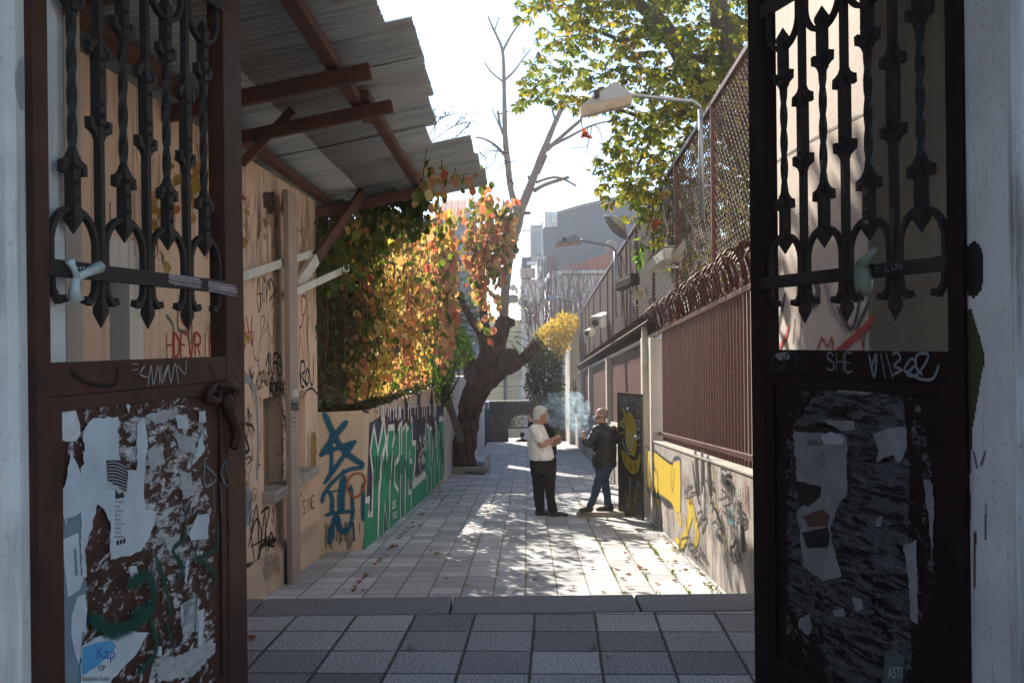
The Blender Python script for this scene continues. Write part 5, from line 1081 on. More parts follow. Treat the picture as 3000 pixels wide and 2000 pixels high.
def cctv(p, q, r, label, mat, brk=None, hood=True):
    """bullet housing from p (lens end) to q"""
    p, q = V(p), V(q); t = thing('security_camera', q, label, 'security camera', 'cameras on the fence'); d = (q-p).normalized()
    sd = d.cross(V((0, 0, 1))).normalized(); up = sd.cross(d)
    def ring(c, s): return [c+(sd*a+up*b)*r*s for a, b in ((-1, -.75), (-.8, -1), (.8, -1), (1, -.75), (1, .7), (.6, 1), (-.6, 1), (-1, .7))]
    body = MB(); rs = [ring(p, .95), ring(p+d*.01, 1), ring(q-d*.03, 1.02), ring(q, .8)]; i0 = len(body.v)
    for rg in rs: body.v += [tuple(x) for x in rg]
    for k in range(3):
        for j in range(8): body.f.append((i0+k*8+j, i0+k*8+(j+1) % 8, i0+(k+1)*8+(j+1) % 8, i0+(k+1)*8+j)); body.uv.append([(0.5, 0.5)]*4)
    body.f.append(tuple(i0+j for j in reversed(range(8)))); body.uv.append([(0.5, 0.5)]*8); body.f.append(tuple(i0+24+j for j in range(8))); body.uv.append([(0.5, 0.5)]*8)
    body.build('housing', mat, t)
    if hood: MB().hexa([p-d*.04+up*r*1.02-sd*r, p-d*.04+up*r*1.02+sd*r, q+up*r*1.06+sd*r, q+up*r*1.06-sd*r, p-d*.04+up*r*1.12-sd*r*.8, p-d*.04+up*r*1.12+sd*r*.8, q+up*r*1.16+sd*r*.8, q+up*r*1.16-sd*r*.8]).build('sunshade', mat, t)
    MB().tube([p-d*.006, p+d*.01], r*.62, 14).build('lens', M['glass'], t)
    if brk:
        b = V(brk); m_ = p.lerp(q, .7)-up*r; k = MB(); k.tube([m_, m_-up*.05, b], .018, 6); k.box(b.x-.02, b.y-.03, b.z-.06, b.x+.03, b.y+.03, b.z+.06); k.build('bracket', M['white_metal'], t)
    return t
cctv(P(1986, 754, 12.95), P(2048, 684, 12.5), .075, 'long yellowed security camera tilted up, highest on the mesh fence', M['cream_plastic'], P(1996, 770, 13.0))
cctv(P(1914, 780, 13.5), P(1964, 742, 12.95), .088, 'white security camera on a horizontal bracket, second from the right on the mesh fence', M['white_metal'], P(1992, 782, 13.3))
cctv(P(1816, 838, 16.9), P(1862, 818, 16.2), .085, 'black security camera with a white back end, halfway along the mesh fence', M['black_plastic'], P(1874, 825, 17))
cctv(P(1744, 946, 24), P(1776, 932, 25.4), .14, 'round white security camera above the spikes, third panel beyond the doorway', M['white_metal'], P(1788, 950, 25.5))
cctv(P(1719, 977, 26.5), P(1736, 968, 27.3), .09, 'small boxy yellowed camera low on the fence, left of the round white one', M['cream_plastic'], P(1738, 980, 27.5), False)
jb = thing('junction_box', P(1870, 865, 16.5), 'open junction box with dangling white cables, under the black camera on the fence', 'junction box')
MB().box(*(P(1858, 874, 16.4)), *(P(1884, 850, 16.55))).build('box', M['cream_plastic'], jb, bevel=.01)
mb = MB()
for pts in (((1870, 868), (1860, 880), (1862, 892), (1868, 898)), ((1884, 866), (1890, 885), (1898, 905), (1906, 928))): mb.tube([P(x, y, 16.35) for x, y in pts], .012, 5)
mb.build('cable', M['white_metal'], jb)
mb = MB()
mb.tube([P(x, y, 12.5) for x, y in ((2058, 694), (2072, 716), (2090, 735), (2112, 746), (2135, 732), (2160, 700))], .009, 5)
mb.build('white_cable', M['white_metal'], label='white cable looping along the fence behind the highest security camera', cat='cable')
for i, pts in enumerate((((1737, 978), (1739, 995), (1744, 1010), (1747, 1017)), ((1714, 985), (1716, 1000), (1722, 1010)))):
    MB().tube([P(x, y, 27.0) for x, y in pts], .014, 5).build('hanging_cable', M['white_metal'], label=('thin cable hanging from the small boxy camera on the fence', 'short cable hanging at the far end of the fence')[i], cat='cable')
fl = thing('floodlight', P(1834, 690, 18.8), 'old long street-light head pointing skywards at the top of the fence', 'lamp head')
pts = [P(x, y, 18.8) for x, y in ((1770, 633), (1786, 645), (1806, 664), (1822, 682), (1834, 697))]
mb = MB(); mb.tube(pts, [.02, .09, .125, .10, .05], 10); mb.build('lamp_shell', plain('weathered_shell', (.23, .22, .21), (.15, .145, .14), 9, .5, .2), fl, smooth=True)
mb = MB(); mb.tube([p+V((.045, -.06, .05)) for p in pts[1:4]], [.05, .075, .05], 8); mb.build('lamp_glass', M['cream_plastic'], fl, smooth=True)
mb = MB(); mb.tube([P(1834, 697, 18.8), P(1845, 712, 18.8)], .03, 8); mb.build('stem', M['galv'], fl)

# ================================================================ end wall with the arched gate, street beyond
ew = thing('arched_wall', (0, 43, -5), 'dark brick wall with an arched iron gate at the far end of the alley', 'wall')
YB = 43.0
m = N('dark_brick'); b_ = m.node('ShaderNodeTexBrick', {'Vector': m.node('ShaderNodeMapping', {'Vector': m.pos, 'Rotation': (PI/2, 0, 0)}).outputs[0], 'Color1': (.10, .075, .06, 1), 'Color2': (.06, .048, .042, 1), 'Mortar': (.14, .125, .11, 1), 'Scale': 3.2, 'Mortar Size': .02})
M['brick'] = m.done(m.mix(m.ramp(m.noise(2.2, 5), [(.4, 0), (.6, .7)]), b_.outputs[0], (.04, .036, .034)), .9, m.bump(b_.outputs[1], .5, .02), 0, .2)
xa0, xa1 = (1482-1500)/F*YB, (1566-1500)/F*YB; xa1 = (1566-1500)/F*YB
ax0, ax1 = P(1489, 1250, YB).x, P(1572, 1250, YB).x
zs = P(1500, 1252, YB).z; zc = P(1520, 1212, YB).z; zt3 = P(1500, 1180, YB).z
mb = MB(); mb.box(-6, YB, -6.2, ax0, YB+.5, zt3); mb.box(ax1, YB, -6.2, 2.9, YB+.5, zt3)
n = 14
def arc_(t): return (ax0+ax1)/2-(ax1-ax0)/2*math.cos(t), zs+(zc-zs)*math.sin(t)
for k in range(n):
    (x0, z0), (x1, z1) = arc_(PI*k/n), arc_(PI*(k+1)/n)
    mb.hexa([(x0, YB, z0), (x1, YB, z1), (x1, YB+.5, z1), (x0, YB+.5, z0), (x0, YB, zt3), (x1, YB, zt3), (x1, YB+.5, zt3), (x0, YB+.5, zt3)])
mb.build('wall', M['brick'], ew)
cpm = MB()
for k in range(60): cpm.box(-6+.15*k, YB-.12, zt3+.005, -6+.15*k+.125, YB+.6, zt3+.09)
cpm.build('tiled_coping', plain('dark_coping', (.07, .06, .058), (.045, .04, .04), 6, .7), ew)
fz = P(1500, 1196, YB).z; MB().box(-6, YB-.03, fz-.25, 2.9, YB-.004, zt3-.01).build('fascia', plain('dark_fascia', (.045, .04, .042), (.03, .028, .03), 8, .6), ew)
MB().tube([V((x, YB-.02, z)) for x, z in [arc_(t) for t in np.linspace(0, PI, 20)]], .05, 6).build('arch_rim', plain('arch_brick', (.13, .075, .06), (.09, .055, .045), 8, .8), ew)
ag = thing('arched_iron_gate', ((ax0+ax1)/2, YB+.2, -5), 'scrolled wrought-iron fanlight and transom filling the far arch', 'gate')
mb = MB(); mb.bar((ax0, YB+.2, zs-.02), (ax1, YB+.2, zs-.02), .05, .07); mb.bar(((ax0+ax1)/2, YB+.2, zs), ((ax0+ax1)/2, YB+.2, zc), .03, .03); mb.build('transom', M['iron'], ag)
def scroll(cx, cz, r, tw, s): return [V((cx+s*r*(1-.75*t)*math.cos(t*tw*2*PI+.5), YB+.2, cz+r*(1-.75*t)*math.sin(t*tw*2*PI+.5))) for t in np.linspace(0, 1, 22)]
mb = MB(); xc = (ax0+ax1)/2; rr = (ax1-ax0)/2
for s in (-1, 1):
    for cx, cz, r in ((.18, .16, .13), (.50, .14, .12), (.30, .42, .12), (.62, .36, .09), (.80, .12, .07), (.12, .62, .09), (.45, .65, .06)):
        mb.tube(scroll(xc+s*cx*rr, zs+cz*(zc-zs), r*rr*1.2, 1.4, s), .011, 4)
for x in np.linspace(ax0+.12, ax1-.12, 5): mb.tube([(x, YB+.2, zs), (xc+(x-xc)*.4, YB+.2, zs+(zc-zs)*.7)], .009, 4)
mb.build('scrollwork', M['iron'], ag)
q = MB(); WA = Wall(-1, YB+.17, 1, YB+.17)
pa = Paint(WA, .002); pa.word('CA', 1494, 1237, 1510, 1237, 8, .03).word('NDA', 1489, 1246, 1510, 1246, 7, .03); pa.build('gate_lettering', M['iron'], ag)
au = thing('air_conditioner', P(1427, 1195, 42.4), 'grey air-conditioner unit on the dark wall beside the tree trunk', 'air conditioner')
MB().box(*P(1416, 1211, 42.5), *P(1434, 1175, 42.9)).build('casing', plain('ac_casing', (.30, .33, .36), (.22, .25, .28), 7, .5), au, bevel=.02)
MB().box(*P(1417, 1208, 42.47), *P(1428, 1178, 42.495)).build('fan_grille', solid('grille_dark', (.05, .055, .06)), au)
MB().box(P(1405, 1, 41).x, 41.2, -5, P(1424, 1, 41).x, 41.25, P(1, 1215, 41).z).build('blue_door', plain('blue_paint', (.035, .075, .12), (.02, .05, .08), 6, .5), label='dark blue metal door half hidden behind the tree trunk', cat='door')
def car(x, y, z, paint, label, rz=0.0):
    t = thing('parked_car', (x, y, z), label, 'car', 'cars parked beyond the arch')
    prof = [(-2.05, .35), (-2.1, .75), (-1.95, .92), (-1.25, 1.0), (-.75, 1.42), (.75, 1.47), (1.45, 1.05), (2.0, .98), (2.1, .7), (2.05, .35)]
    b = MB(); b.prism([(x+a, y-.85, z+h) for a, h in prof], (0, 1.7, 0)); b.build('body', paint, t, bevel=.08)
    g = MB(); g.prism([(x+a, y-.86, z+h) for a, h in ((-1.1, 1.03), (-.7, 1.36), (.68, 1.40), (1.25, 1.06))], (0, .008, 0)); g.build('side_window', M['glass'], t)
    g = MB(); g.prism([(x+1.44, y-.7, z+1.08), (x+.82, y-.66, z+1.44), (x+.80, y-.66, z+1.46), (x+1.43, y-.7, z+1.10)], (0, 1.35, 0)); g.build('windscreen', M['glass'], t)
    for s in (-1.3, 1.3):
        for o_ in (-.86, .70):
            w = MB(); w.tube([(x+s, y+o_, z+.33), (x+s, y+o_+.18, z+.33)], .33, 18); ww = w.build('wheel', solid('tyre', (.02, .02, .02)), t)
    MB().box(x+2.02, y-.8, z+.62, x+2.10, y-.45, z+.78).build('headlight', M['white_metal'], t)
    return t
car(-.3, 49.0, -4.62, plain('car_white', (.70, .71, .72), (.62, .63, .64), 3, .2, 0), 'white car parked in the street, seen through the far arch')
car(.9, 47.2, -4.62, plain('car_blue', (.22, .33, .42), (.18, .28, .36), 3, .2, 0, spec=.6), 'pale blue car in front of the white one, seen through the far arch')

# ================================================================ far houses
def house(name, label, loc): return thing(name, loc, label, 'building')
def windows(w, rects, par, frame=True, depth=.12):
    for (x0, y0, x1, y1) in rects:
        a0, a1, z0, z1 = rect(w, x0, y0, x1, y1)
        o = MB().wbox(w, a0, a1, z0, z1, .005, .05).build('window', M['far_white'], par)
        g = MB().wbox(w, a0+(a1-a0)*.12, a1-(a1-a0)*.12, z0+(z1-z0)*.08, z1-(z1-z0)*.08, .052, .06).build('pane', M['glass'], o)
yh = house('yard_house', 'pale house in the yard behind the fence, seen through the mesh and the railing bars', V((6.2, 22, -1.5)))
MB().hexa([(6.2, 12.5, -6.1), (9, 12.5, -6.1), (9, 40, -6.1), (6.8, 40, -6.1), (6.2, 12.5, 4.6), (9, 12.5, 4.6), (9, 40, 4.6), (6.8, 40, 4.6)]).build('wall', M['whitewash'], yh)
MB().hexa([(6.0, 12.3, 4.61), (9.2, 12.3, 5.6), (9.2, 40.2, 5.6), (6.6, 40.2, 4.61), (6.0, 12.3, 4.72), (9.2, 12.3, 5.7), (9.2, 40.2, 5.7), (6.6, 40.2, 4.72)]).build('roof', M['tile'], yh)
MB().hexa([(XW(8, .35), 8.2, -3), (8.8, 8.2, -3), (8.8, 44, -5), (XW(44, .35), 44, -5), (XW(8, .35), 8.2, -.75), (8.8, 8.2, -.75), (8.8, 44, -2.6), (XW(44, .35), 44, -2.6)]).build('yard', M['concrete'], kind='structure')
# blue-grey gable block
YG = 66.0; WG = Wall(2.0, YG, 20, YG)
gb = house('gable_block', 'tall blue-grey gable house with balconies on its left side, behind the street lamps', P(1700, 900, YG))
pts = [P(x, y, YG) for x, y in ((1592, 1240), (1592, 668), (1625, 634), (1700, 610), (1760, 596), (1850, 578), (2100, 540), (2100, 1240))]
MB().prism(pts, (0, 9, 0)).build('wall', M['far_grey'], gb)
ed = MB()
rl = [(1600, 632), (1640, 624), (1700, 606), (1760, 592), (1850, 572), (2100, 532)]
for (xa, ya), (xb, yb) in zip(rl, rl[1:]): ed.bar(P(xa, ya, YG), P(xb, yb, YG), .5, .22)
ed.build('roof', plain('dark_tile', (.12, .12, .13), (.08, .08, .09), 5, .8), gb)
side = MB(); xs = P(1592, 700, YG).x
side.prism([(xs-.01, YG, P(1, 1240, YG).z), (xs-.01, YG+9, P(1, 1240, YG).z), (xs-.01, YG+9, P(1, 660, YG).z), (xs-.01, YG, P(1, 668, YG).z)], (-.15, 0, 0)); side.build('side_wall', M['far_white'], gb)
for (xa, y0, y1, k) in ((1546, 680, 765, 0), (1560, 838, 862, 1)):
    MB().box(P(xa, 1, YG).x, YG-.5, P(1, y1, YG).z, xs-.17, YG+6, P(1, y0, YG).z).build('balcony', plain('balcony_panel', (.30, .32, .35), (.22, .24, .27), 6, .7), gb)
MB().box(P(1588, 1, YG).x, YG-.3, P(1, 684, YG).z, P(1625, 1, YG).x, YG-.02, P(1, 640, YG).z).build('loft_recess', M['far_white'], gb)
MB().box(P(1608, 1, YG).x, YG-.6, P(1, 676, YG).z, P(1622, 1, YG).x, YG-.32, P(1, 655, YG).z).build('air_conditioner', M['white_metal'], gb)
MB().tube([P(1530, 676, YG-1), P(1590, 672, YG-.4)], .06, 6).build('awning_bar', M['white_metal'], gb)
MB().box(P(1564, 1, YG).x, YG-.1, P(1, 838, YG).z, P(1590, 1, YG).x, YG+.1, P(1, 770, YG).z).build('balcony_window', M['far_white'], gb)
for k, x in enumerate((1568, 1576, 1584)): MB().box(P(x, 1, YG).x, YG-.16, P(1, 835, YG).z, P(x+5, 1, YG).x, YG-.11, P(1, 776, YG).z).build('pane', M['glass'], gb)
# terrace of narrow houses in front-left of it
YT = 60.0; WT = Wall(.5, YT, 3.5, YT)
tb = house('terrace_house', 'narrow pale pink house with balconies and dishes, left of the blue-grey gable', P(1540, 1100, YT))
MB().box(P(1517, 1, YT).x, YT, -6.2, P(1580, 1, YT).x, YT+8, P(1, 836, YT).z).build('wall', M['far_pink'], tb)
MB().box(P(1520, 1, YT).x, YT+.3, P(1, 836, YT).z, P(1548, 1, YT).x, YT+6, P(1, 770, YT).z).build('upper_storey', M['far_grey'], tb)
MB().box(P(1514, 1, YT).x, YT-.9, P(1, 833, YT).z, P(1558, 1, YT).x, YT-.02, P(1, 806, YT).z).build('balcony', plain('pink_balcony', (.40, .27, .25), (.32, .22, .2), 6, .8), tb)
MB().box(P(1535, 1, YT).x, YT-.6, P(1, 795, YT).z, P(1562, 1, YT).x, YT+.2, P(1, 786, YT).z).build('canopy', M['far_white'], tb)
windows(WT, [(1527, 846, 1534, 878), (1538, 846, 1545, 880), (1529, 930, 1535, 960), (1541, 928, 1549, 962), (1527, 1000, 1533, 1040), (1541, 990, 1548, 1030), (1527, 1110, 1535, 1160), (1541, 1100, 1548, 1140)], tb)
for (x0, y0, x1, y1) in ((1567, 800, 1577, 818), (1568, 905, 1578, 925), (1565, 815, 1572, 832)): MB().box(P(x0, 1, YT).x, YT-.7, P(1, y1, YT).z, P(x1, 1, YT).x, YT-.1, P(1, y0, YT).z).build('air_conditioner', M['white_metal'], tb)
MB().tube([P(1553, 850, YT-.1), P(1555, 1170, YT-.1)], .07, 6).build('downpipe', M['far_pink'], tb)
def dish(x, y, d, r, label, mat):
    c = P(x, y, d); t = thing('satellite_dish', c, label, 'satellite dish', 'satellite dishes on the far houses')
    b = MB(); n = 20; rings = []
    for k in range(5):
        a = r*k/4; rings.append([c+V((a*math.cos(2*PI*j/n), (a/r)**2*-.18*r, a*math.sin(2*PI*j/n))) for j in range(n)])
    for k in range(1, 5):
        for j in range(n): b.poly([rings[k-1][j], rings[k-1][(j+1) % n], rings[k][(j+1) % n], rings[k][j]])
    o = b.build('reflector', mat, t, smooth=True); s = o.modifiers.new('s', 'SOLIDIFY'); s.thickness = .02
    MB().tube([c+V((0, -.1*r, -r*.8)), c+V((0, -r*.9, -r*.1))], .02, 5).build('feed_arm', M['galv'], t)
    MB().tube([c+V((0, .03, -r*.1)), c+V((0, .25, -r*1.3))], .03, 6).build('mast', M['galv'], t)
dish(1503, 843, 57, .19, 'round white satellite dish beside the tree branch, highest at the left', M['white_metal'])
dish(1529, 884, 56, .25, 'rusty-rimmed satellite dish lower on the pink house', plain('rusty_dish', (.55, .52, .48), (.36, .24, .16), 3, .6))
dish(1790, 722, 33, .20, 'rust-stained dish on the tiled roof, behind the broken lamp arm', plain('rusty_dish2', (.60, .55, .5), (.38, .2, .12), 3, .6))
# white house with the tiled roof, behind the bare twigs
YH = 46.0; WH = Wall(1.5, YH, 8, YH)
wh = house('tiled_house', 'white house with a red tiled hip roof, behind the bare twigs on the right', P(1720, 950, YH))
MB().box(P(1600, 1, YH).x, YH, -6.2, P(2100, 1, YH).x, YH+8, P(1, 812, YH).z).build('wall', M['far_white'], wh)
MB().box(P(1636, 1, YH).x, YH-.015, P(1, 825, YH).z, P(1990, 1, YH).x, YH-.003, P(1, 812, YH).z).build('brown_frieze', plain('frieze', (.33, .2, .15), (.27, .17, .13), 5, .8), wh)
rf = MB(); e0 = P(1575, 838, YH-.4); e1 = P(1645, 792, YH-.55); e2 = P(2100, 790, YH-.55); rd = P(1800, 738, YH+4); r2 = P(2100, 738, YH+4)
rows = 22
def lerp(a, b, t): return a+(b-a)*t
for k in range(rows):
    t0, t1 = k/rows, (k+1)/rows; A, B = lerp(e1, rd, t0), lerp(e2, r2, t0); C, E = lerp(e2, r2, t1), lerp(e1, rd, t1)
    nt = 46; s = V((0, -.02, .05))
    for j in range(nt):
        u0, u1 = j/nt, (j+.8)/nt
        rf.hexa([lerp(A, B, u0), lerp(A, B, u1), lerp(E, C, u1), lerp(E, C, u0), lerp(A, B, u0)+s*1.6, lerp(A, B, u1)+s*1.6, lerp(E, C, u1)+s*.2, lerp(E, C, u0)+s*.2])
rf.poly([e1, e2, r2, rd]); rf.poly([e0, e1, rd]); rf.build('roof', M['tile'], wh)
ev = MB(); ev.bar(e0+V((0, .02, -.07)), e1+V((0, .02, -.07)), .25, .14); ev.bar(e1+V((0, .02, -.07)), e2+V((0, .02, -.07)), .25, .14); ev.prism([e0+V((0, .1, -.12)), e1+V((0, .1, -.12)), P(1645, 812, YH), P(1600, 850, YH)], (0, .2, -.02)); ev.build('eaves', M['far_white'], wh)
windows(WH, [(1616, 832, 1632, 900), (1642, 828, 1650, 930), (1655, 826, 1670, 890)], wh)
MB().tube([P(1705, 815, YH-.2), P(1705, 815, YH-.005)], .14, 14).build('vent_fan', M['galv'], wh); MB().box(P(1651, 1, YH).x, YH-.5, P(1, 822, YH).z, P(1668, 1, YH).x, YH-.01, P(1, 806, YH).z).build('air_conditioner', M['galv'], wh)
MB().box(P(1651, 1, YH).x, YH-.5, P(1, 910, YH).z, P(1666, 1, YH).x, YH-.01, P(1, 885, YH).z).build('air_conditioner', M['galv'], wh)
# grey outbuilding at the end of the fence
ob = house('grey_outbuilding', 'grey plastered outbuilding with cracked paint, at the far end of the mesh fence', P(1675, 1100, 39))
MB().prism([(P(1650, 1, 39).x, 38.6, -4), (2.9, 38.6, -4), (2.9, 38.6, P(1, 950, 39).z), (P(1658, 1, 39).x, 38.6, P(1, 958, 39).z)], (0, 3.2, 0)).build('wall', M['grey_stucco'], ob)
MB().bar(P(1640, 958, 38.5), P(1700, 940, 38.5), .5, .1).build('roof_slab', M['concrete'], ob); 
MB().tube([P(x, y, 38.4) for x, y in ((1652, 968), (1662, 975), (1676, 962), (1684, 945))], .03, 6).build('cable', M['black_plastic'], ob)
MB().box(*P(1664, 1026, 38.3), *P(1674, 1014, 38.58)).build('meter_box', M['white_metal'], ob)
W9 = Wall(1.5, 38.6, 3, 38.6); pa = Paint(W9, .003); pa.scribble(1676, 1110, 1692, 1170, 9, .03, 2); pa.scribble(1666, 1130, 1690, 1165, 7, .03, 4); pa.build('graffiti', spray('out_graf', (.04, .045, .06), .5, .7), ob)
# ochre house straight ahead, above the arch wall
YY = 62; WY = Wall(-3, YY, 3, YY)
yb_ = house('ochre_house', 'pale ochre house with a grey pipe, above the dark arch wall', P(1480, 1100, YY))
MB().box(P(1380, 1, YY).x, YY, -6.2, P(1518, 1, YY).x, YY+6, P(1, 955, YY).z).build('wall', M['far_yellow'], yb_)
MB().box(P(1462, 1, YY).x, YY-.15, -6.2, P(1471, 1, YY).x, YY-.01, P(1, 955, YY).z).build('downpipe', M['far_grey'], yb_)
MB().box(P(1440, 1, YY).x, YY-.25, P(1, 1112, YY).z, P(1516, 1, YY).x, YY-.02, P(1, 1107, YY).z).build('string_course', M['far_white'], yb_)
windows(WY, [(1519, 1112, 1531, 1176)], yb_); MB().prism([P(1468, 872, YY+3), P(1500, 862, YY+3), P(1518, 866, YY+3), P(1518, 880, YY+3), P(1468, 884, YY+3)], (0, 4, 0)).build('roof', plain('dark_tile2', (.12, .11, .11), (.09, .08, .08), 5, .8), yb_)
MB().box(P(1500, 1, YY+3).x, YY+3, P(1, 870, YY).z, P(1508, 1, YY).x, YY+3.6, P(1, 852, YY).z).build('chimney', M['far_pink'], yb_)
for i, (a, b) in enumerate((((1440, 1128), (1530, 1130)), ((1425, 1158), (1560, 1120)))):
    MB().tube([P(*a, 50), P((a[0]+b[0])/2, (a[1]+b[1])/2+4, 50), P(*b, 50)], .02, 5).build('overhead_wire', M['black_plastic'], label=('level black wire before the ochre house', 'sloping black wire before the ochre house')[i], cat='wire')
# house on the left with the tiled roof, behind creeper and tree
YL = 33.0
lh = house('pale_blue_house', 'pale house with a red tiled roof edge, half hidden by the creeper on the left', P(1330, 900, YL))
xr_ = P(1385, 1, YL).x
MB().box(P(1265, 1, YL).x, YL, -4, xr_, YL+9, P(1, 668, YL).z).build('wall', plain('pale_blue_plaster', (.44, .47, .53), (.37, .40, .46), 3, .9, .2), lh)
tl = MB(); k0 = int((P(1282, 1, YL).x+9)/.22)
for k in range(k0, 34): tl.prism([(-9+.22*k, YL-.5, P(1, 664, YL).z), (-9+.22*k+.19, YL-.5, P(1, 664, YL).z), (-9+.22*k+.19, YL+2, P(1, 664, YL).z+.9), (-9+.22*k, YL+2, P(1, 664, YL).z+.9)], (0, 0, .09))
tl.build('roof', M['tile'], lh); MB().box(P(1282, 1, YL).x, YL-.55, P(1, 676, YL).z, xr_+.2, YL-.45, P(1, 665, YL).z).build('gutter', M['far_white'], lh)
MB().tube([P(1352, 680, YL-.1), P(1352, 1000, YL-.1)], .05, 6).build('downpipe', M['far_white'], lh)
WLH = Wall(-6, YL, -1, YL); windows(WLH, [(1300, 720, 1336, 830), (1356, 720, 1376, 900)], lh)
MB().box(P(1322, 1, YL).x, YL+2.2, P(1, 640, YL).z, P(1360, 1, YL).x, YL+3, P(1, 600, YL).z).build('chimney', M['far_white'], lh)
ds_ = house('dark_shed', 'dark slate shed wall behind the creeper curtain, left of the tree', (-4, 28, -2))
MB().box(-9, 28.0, -3, P(1268, 1, 28).x, 31.0, P(1, 668, 28).z).build('wall', plain('dark_slate', (.035, .04, .05), (.025, .028, .035), 2, .9, .3), ds_)
MB().box(-9.1, 27.8, P(1, 667, 28).z, P(1268, 1, 28).x+.15, 31.1, P(1, 655, 28).z).build('roof', plain('dark_felt', (.04, .04, .042), (.03, .03, .03), 3, .9), ds_)
lb = house('white_shed', 'white painted shed with black letters, left of the tree trunk above the low wall', P(1340, 1100, 31))
MB().box(P(1316, 1, 31.5).x, 31.6, -4, P(1384, 1, 31.5).x, 32.8, P(1, 1060, 31).z).build('wall', M['far_white'], lb)
pa = Paint(Wall(-3, 31.6, 0, 31.6), .004)
for k in range(9): pa.stroke([(1325+k*5, 1135+rnd(-8, 8)), (1327+k*5, 1150+rnd(-6, 10)), (1329+k*5, 1130)], .03)
for k in range(6): pa.stroke([(1322+k*9, 1070), (1322+k*9+rnd(-1, 1), 1160)], .02)
pa.stroke([(1320, 1098), (1375, 1097)], .03); pa.build('graffiti', spray('shed_graf', (.06, .055, .06), .3, .5), lb)
MB().box(P(1370, 1, 31).x, 31.5, P(1, 1180, 31).z, P(1396, 1, 31).x, 31.59, P(1, 1110, 31).z).build('shutter', solid('grille_dark', (.05, .055, .06)), lb)
# ================================================================ vegetation
def leafmat(name, stops, trans=.5, rough=.5, nscale=1.2, nmix=.45):
    """leaf colours differ leaf by leaf and clump by clump; light passes through"""
    n = N(name); isl = n.node('ShaderNodeNewGeometry').outputs['Random Per Island']
    t = n.math('ADD', n.math('MULTIPLY', isl, 1-nmix), n.math('MULTIPLY', n.ramp(n.noise(nscale, 3, .6), [(.3, 0), (.7, 1)]), nmix))
    col = n.ramp(t, stops)
    col = n.mix(n.math('MULTIPLY', n.noise(60, 2), .35), col, n.mix(1.0, col, (.55, .5, .4), 'MULTIPLY'))
    n.put(n.bs.inputs['Base Color'], col); n.bs.inputs['Roughness'].default_value = rough; n.bs.inputs['Specular IOR Level'].default_value = .35
    tr = n.node('ShaderNodeBsdfTranslucent', {'Color': n.mix(1.0, col, (1.75, 1.6, 1.0), 'MULTIPLY')})
    mx = n.node('ShaderNodeMixShader', {0: trans, 1: n.bs.outputs[0], 2: tr.outputs[0]})
    n.t.links.new(mx.outputs[0], n.out.inputs[0]); return n.m
G1, G2, YE, OR, RE, PK, BR = (.045, .085, .018), (.11, .16, .03), (.40, .31, .085), (.42, .20, .085), (.34, .06, .045), (.44, .18, .135), (.13, .06, .03)
M['creeper'] = leafmat('creeper_leaves', [(.12, G1), (.32, G2), (.42, YE), (.52, (.48, .34, .18)), (.64, OR), (.78, PK), (.93, RE)], .62, .5, .9, .4)
M['creeper_gold'] = leafmat('creeper_gold_leaves', [(.12, G2), (.3, YE), (.5, (.54, .42, .24)), (.65, OR), (.8, (.50, .26, .16)), (.92, PK)], .65, .5, .9, .35)
M['creeper_red'] = leafmat('creeper_red_leaves', [(.1, G1), (.28, G2), (.42, (.42, .33, .15)), (.58, (.44, .23, .16)), (.76, (.40, .14, .115)), (.92, (.42, .08, .07))], .5, .5, 1.5, .35)
M['creeper_shade'] = leafmat('creeper_shade_tinted_leaves', [(.2, (.025, .04, .012)), (.6, (.05, .06, .018)), (.9, (.10, .045, .022))], .3, .5, 1.2, .4)  # leaf colours darkened to stand in for shade
M['creeper_green'] = leafmat('creeper_green_leaves', [(.2, (.03, .055, .013)), (.5, (.06, .10, .02)), (.72, (.16, .16, .03)), (.9, BR)], .4, .5, 1.2, .4)
M['chestnut'] = leafmat('chestnut_leaves', [(.1, (.045, .08, .015)), (.42, (.09, .13, .022)), (.62, (.19, .20, .03)), (.78, (.30, .24, .035)), (.90, (.30, .13, .03)), (1, (.16, .06, .025))], .6, .45, .8, .4)
M['yellow_bush'] = leafmat('yellow_bush_leaves', [(.2, (.30, .24, .05)), (.5, (.48, .38, .08)), (.8, (.52, .34, .06))], .5, .6, .9, .35)
M['dark_bush'] = leafmat('dark_bush_leaves', [(.2, (.03, .045, .013)), (.55, (.055, .075, .018)), (.8, (.13, .13, .025)), (.95, (.3, .22, .04))], .4, .6, 1.0, .4)
M['fresh'] = leafmat('fresh_green_leaves', [(.15, (.04, .10, .02)), (.5, (.08, .18, .03)), (.85, (.18, .26, .04))], .5, .45, 1.5, .4)
LEAF = np.array([[0, 0, 0], [.30, .28, .05], [.34, .62, .07], [0, 1, -.05], [-.34, .62, .07], [-.30, .28, .05]])
SLIM = np.array([[0, 0, 0], [.11, .35, .03], [.15, .68, .03], [0, 1, -.06], [-.15, .68, .03], [-.11, .35, .03]])
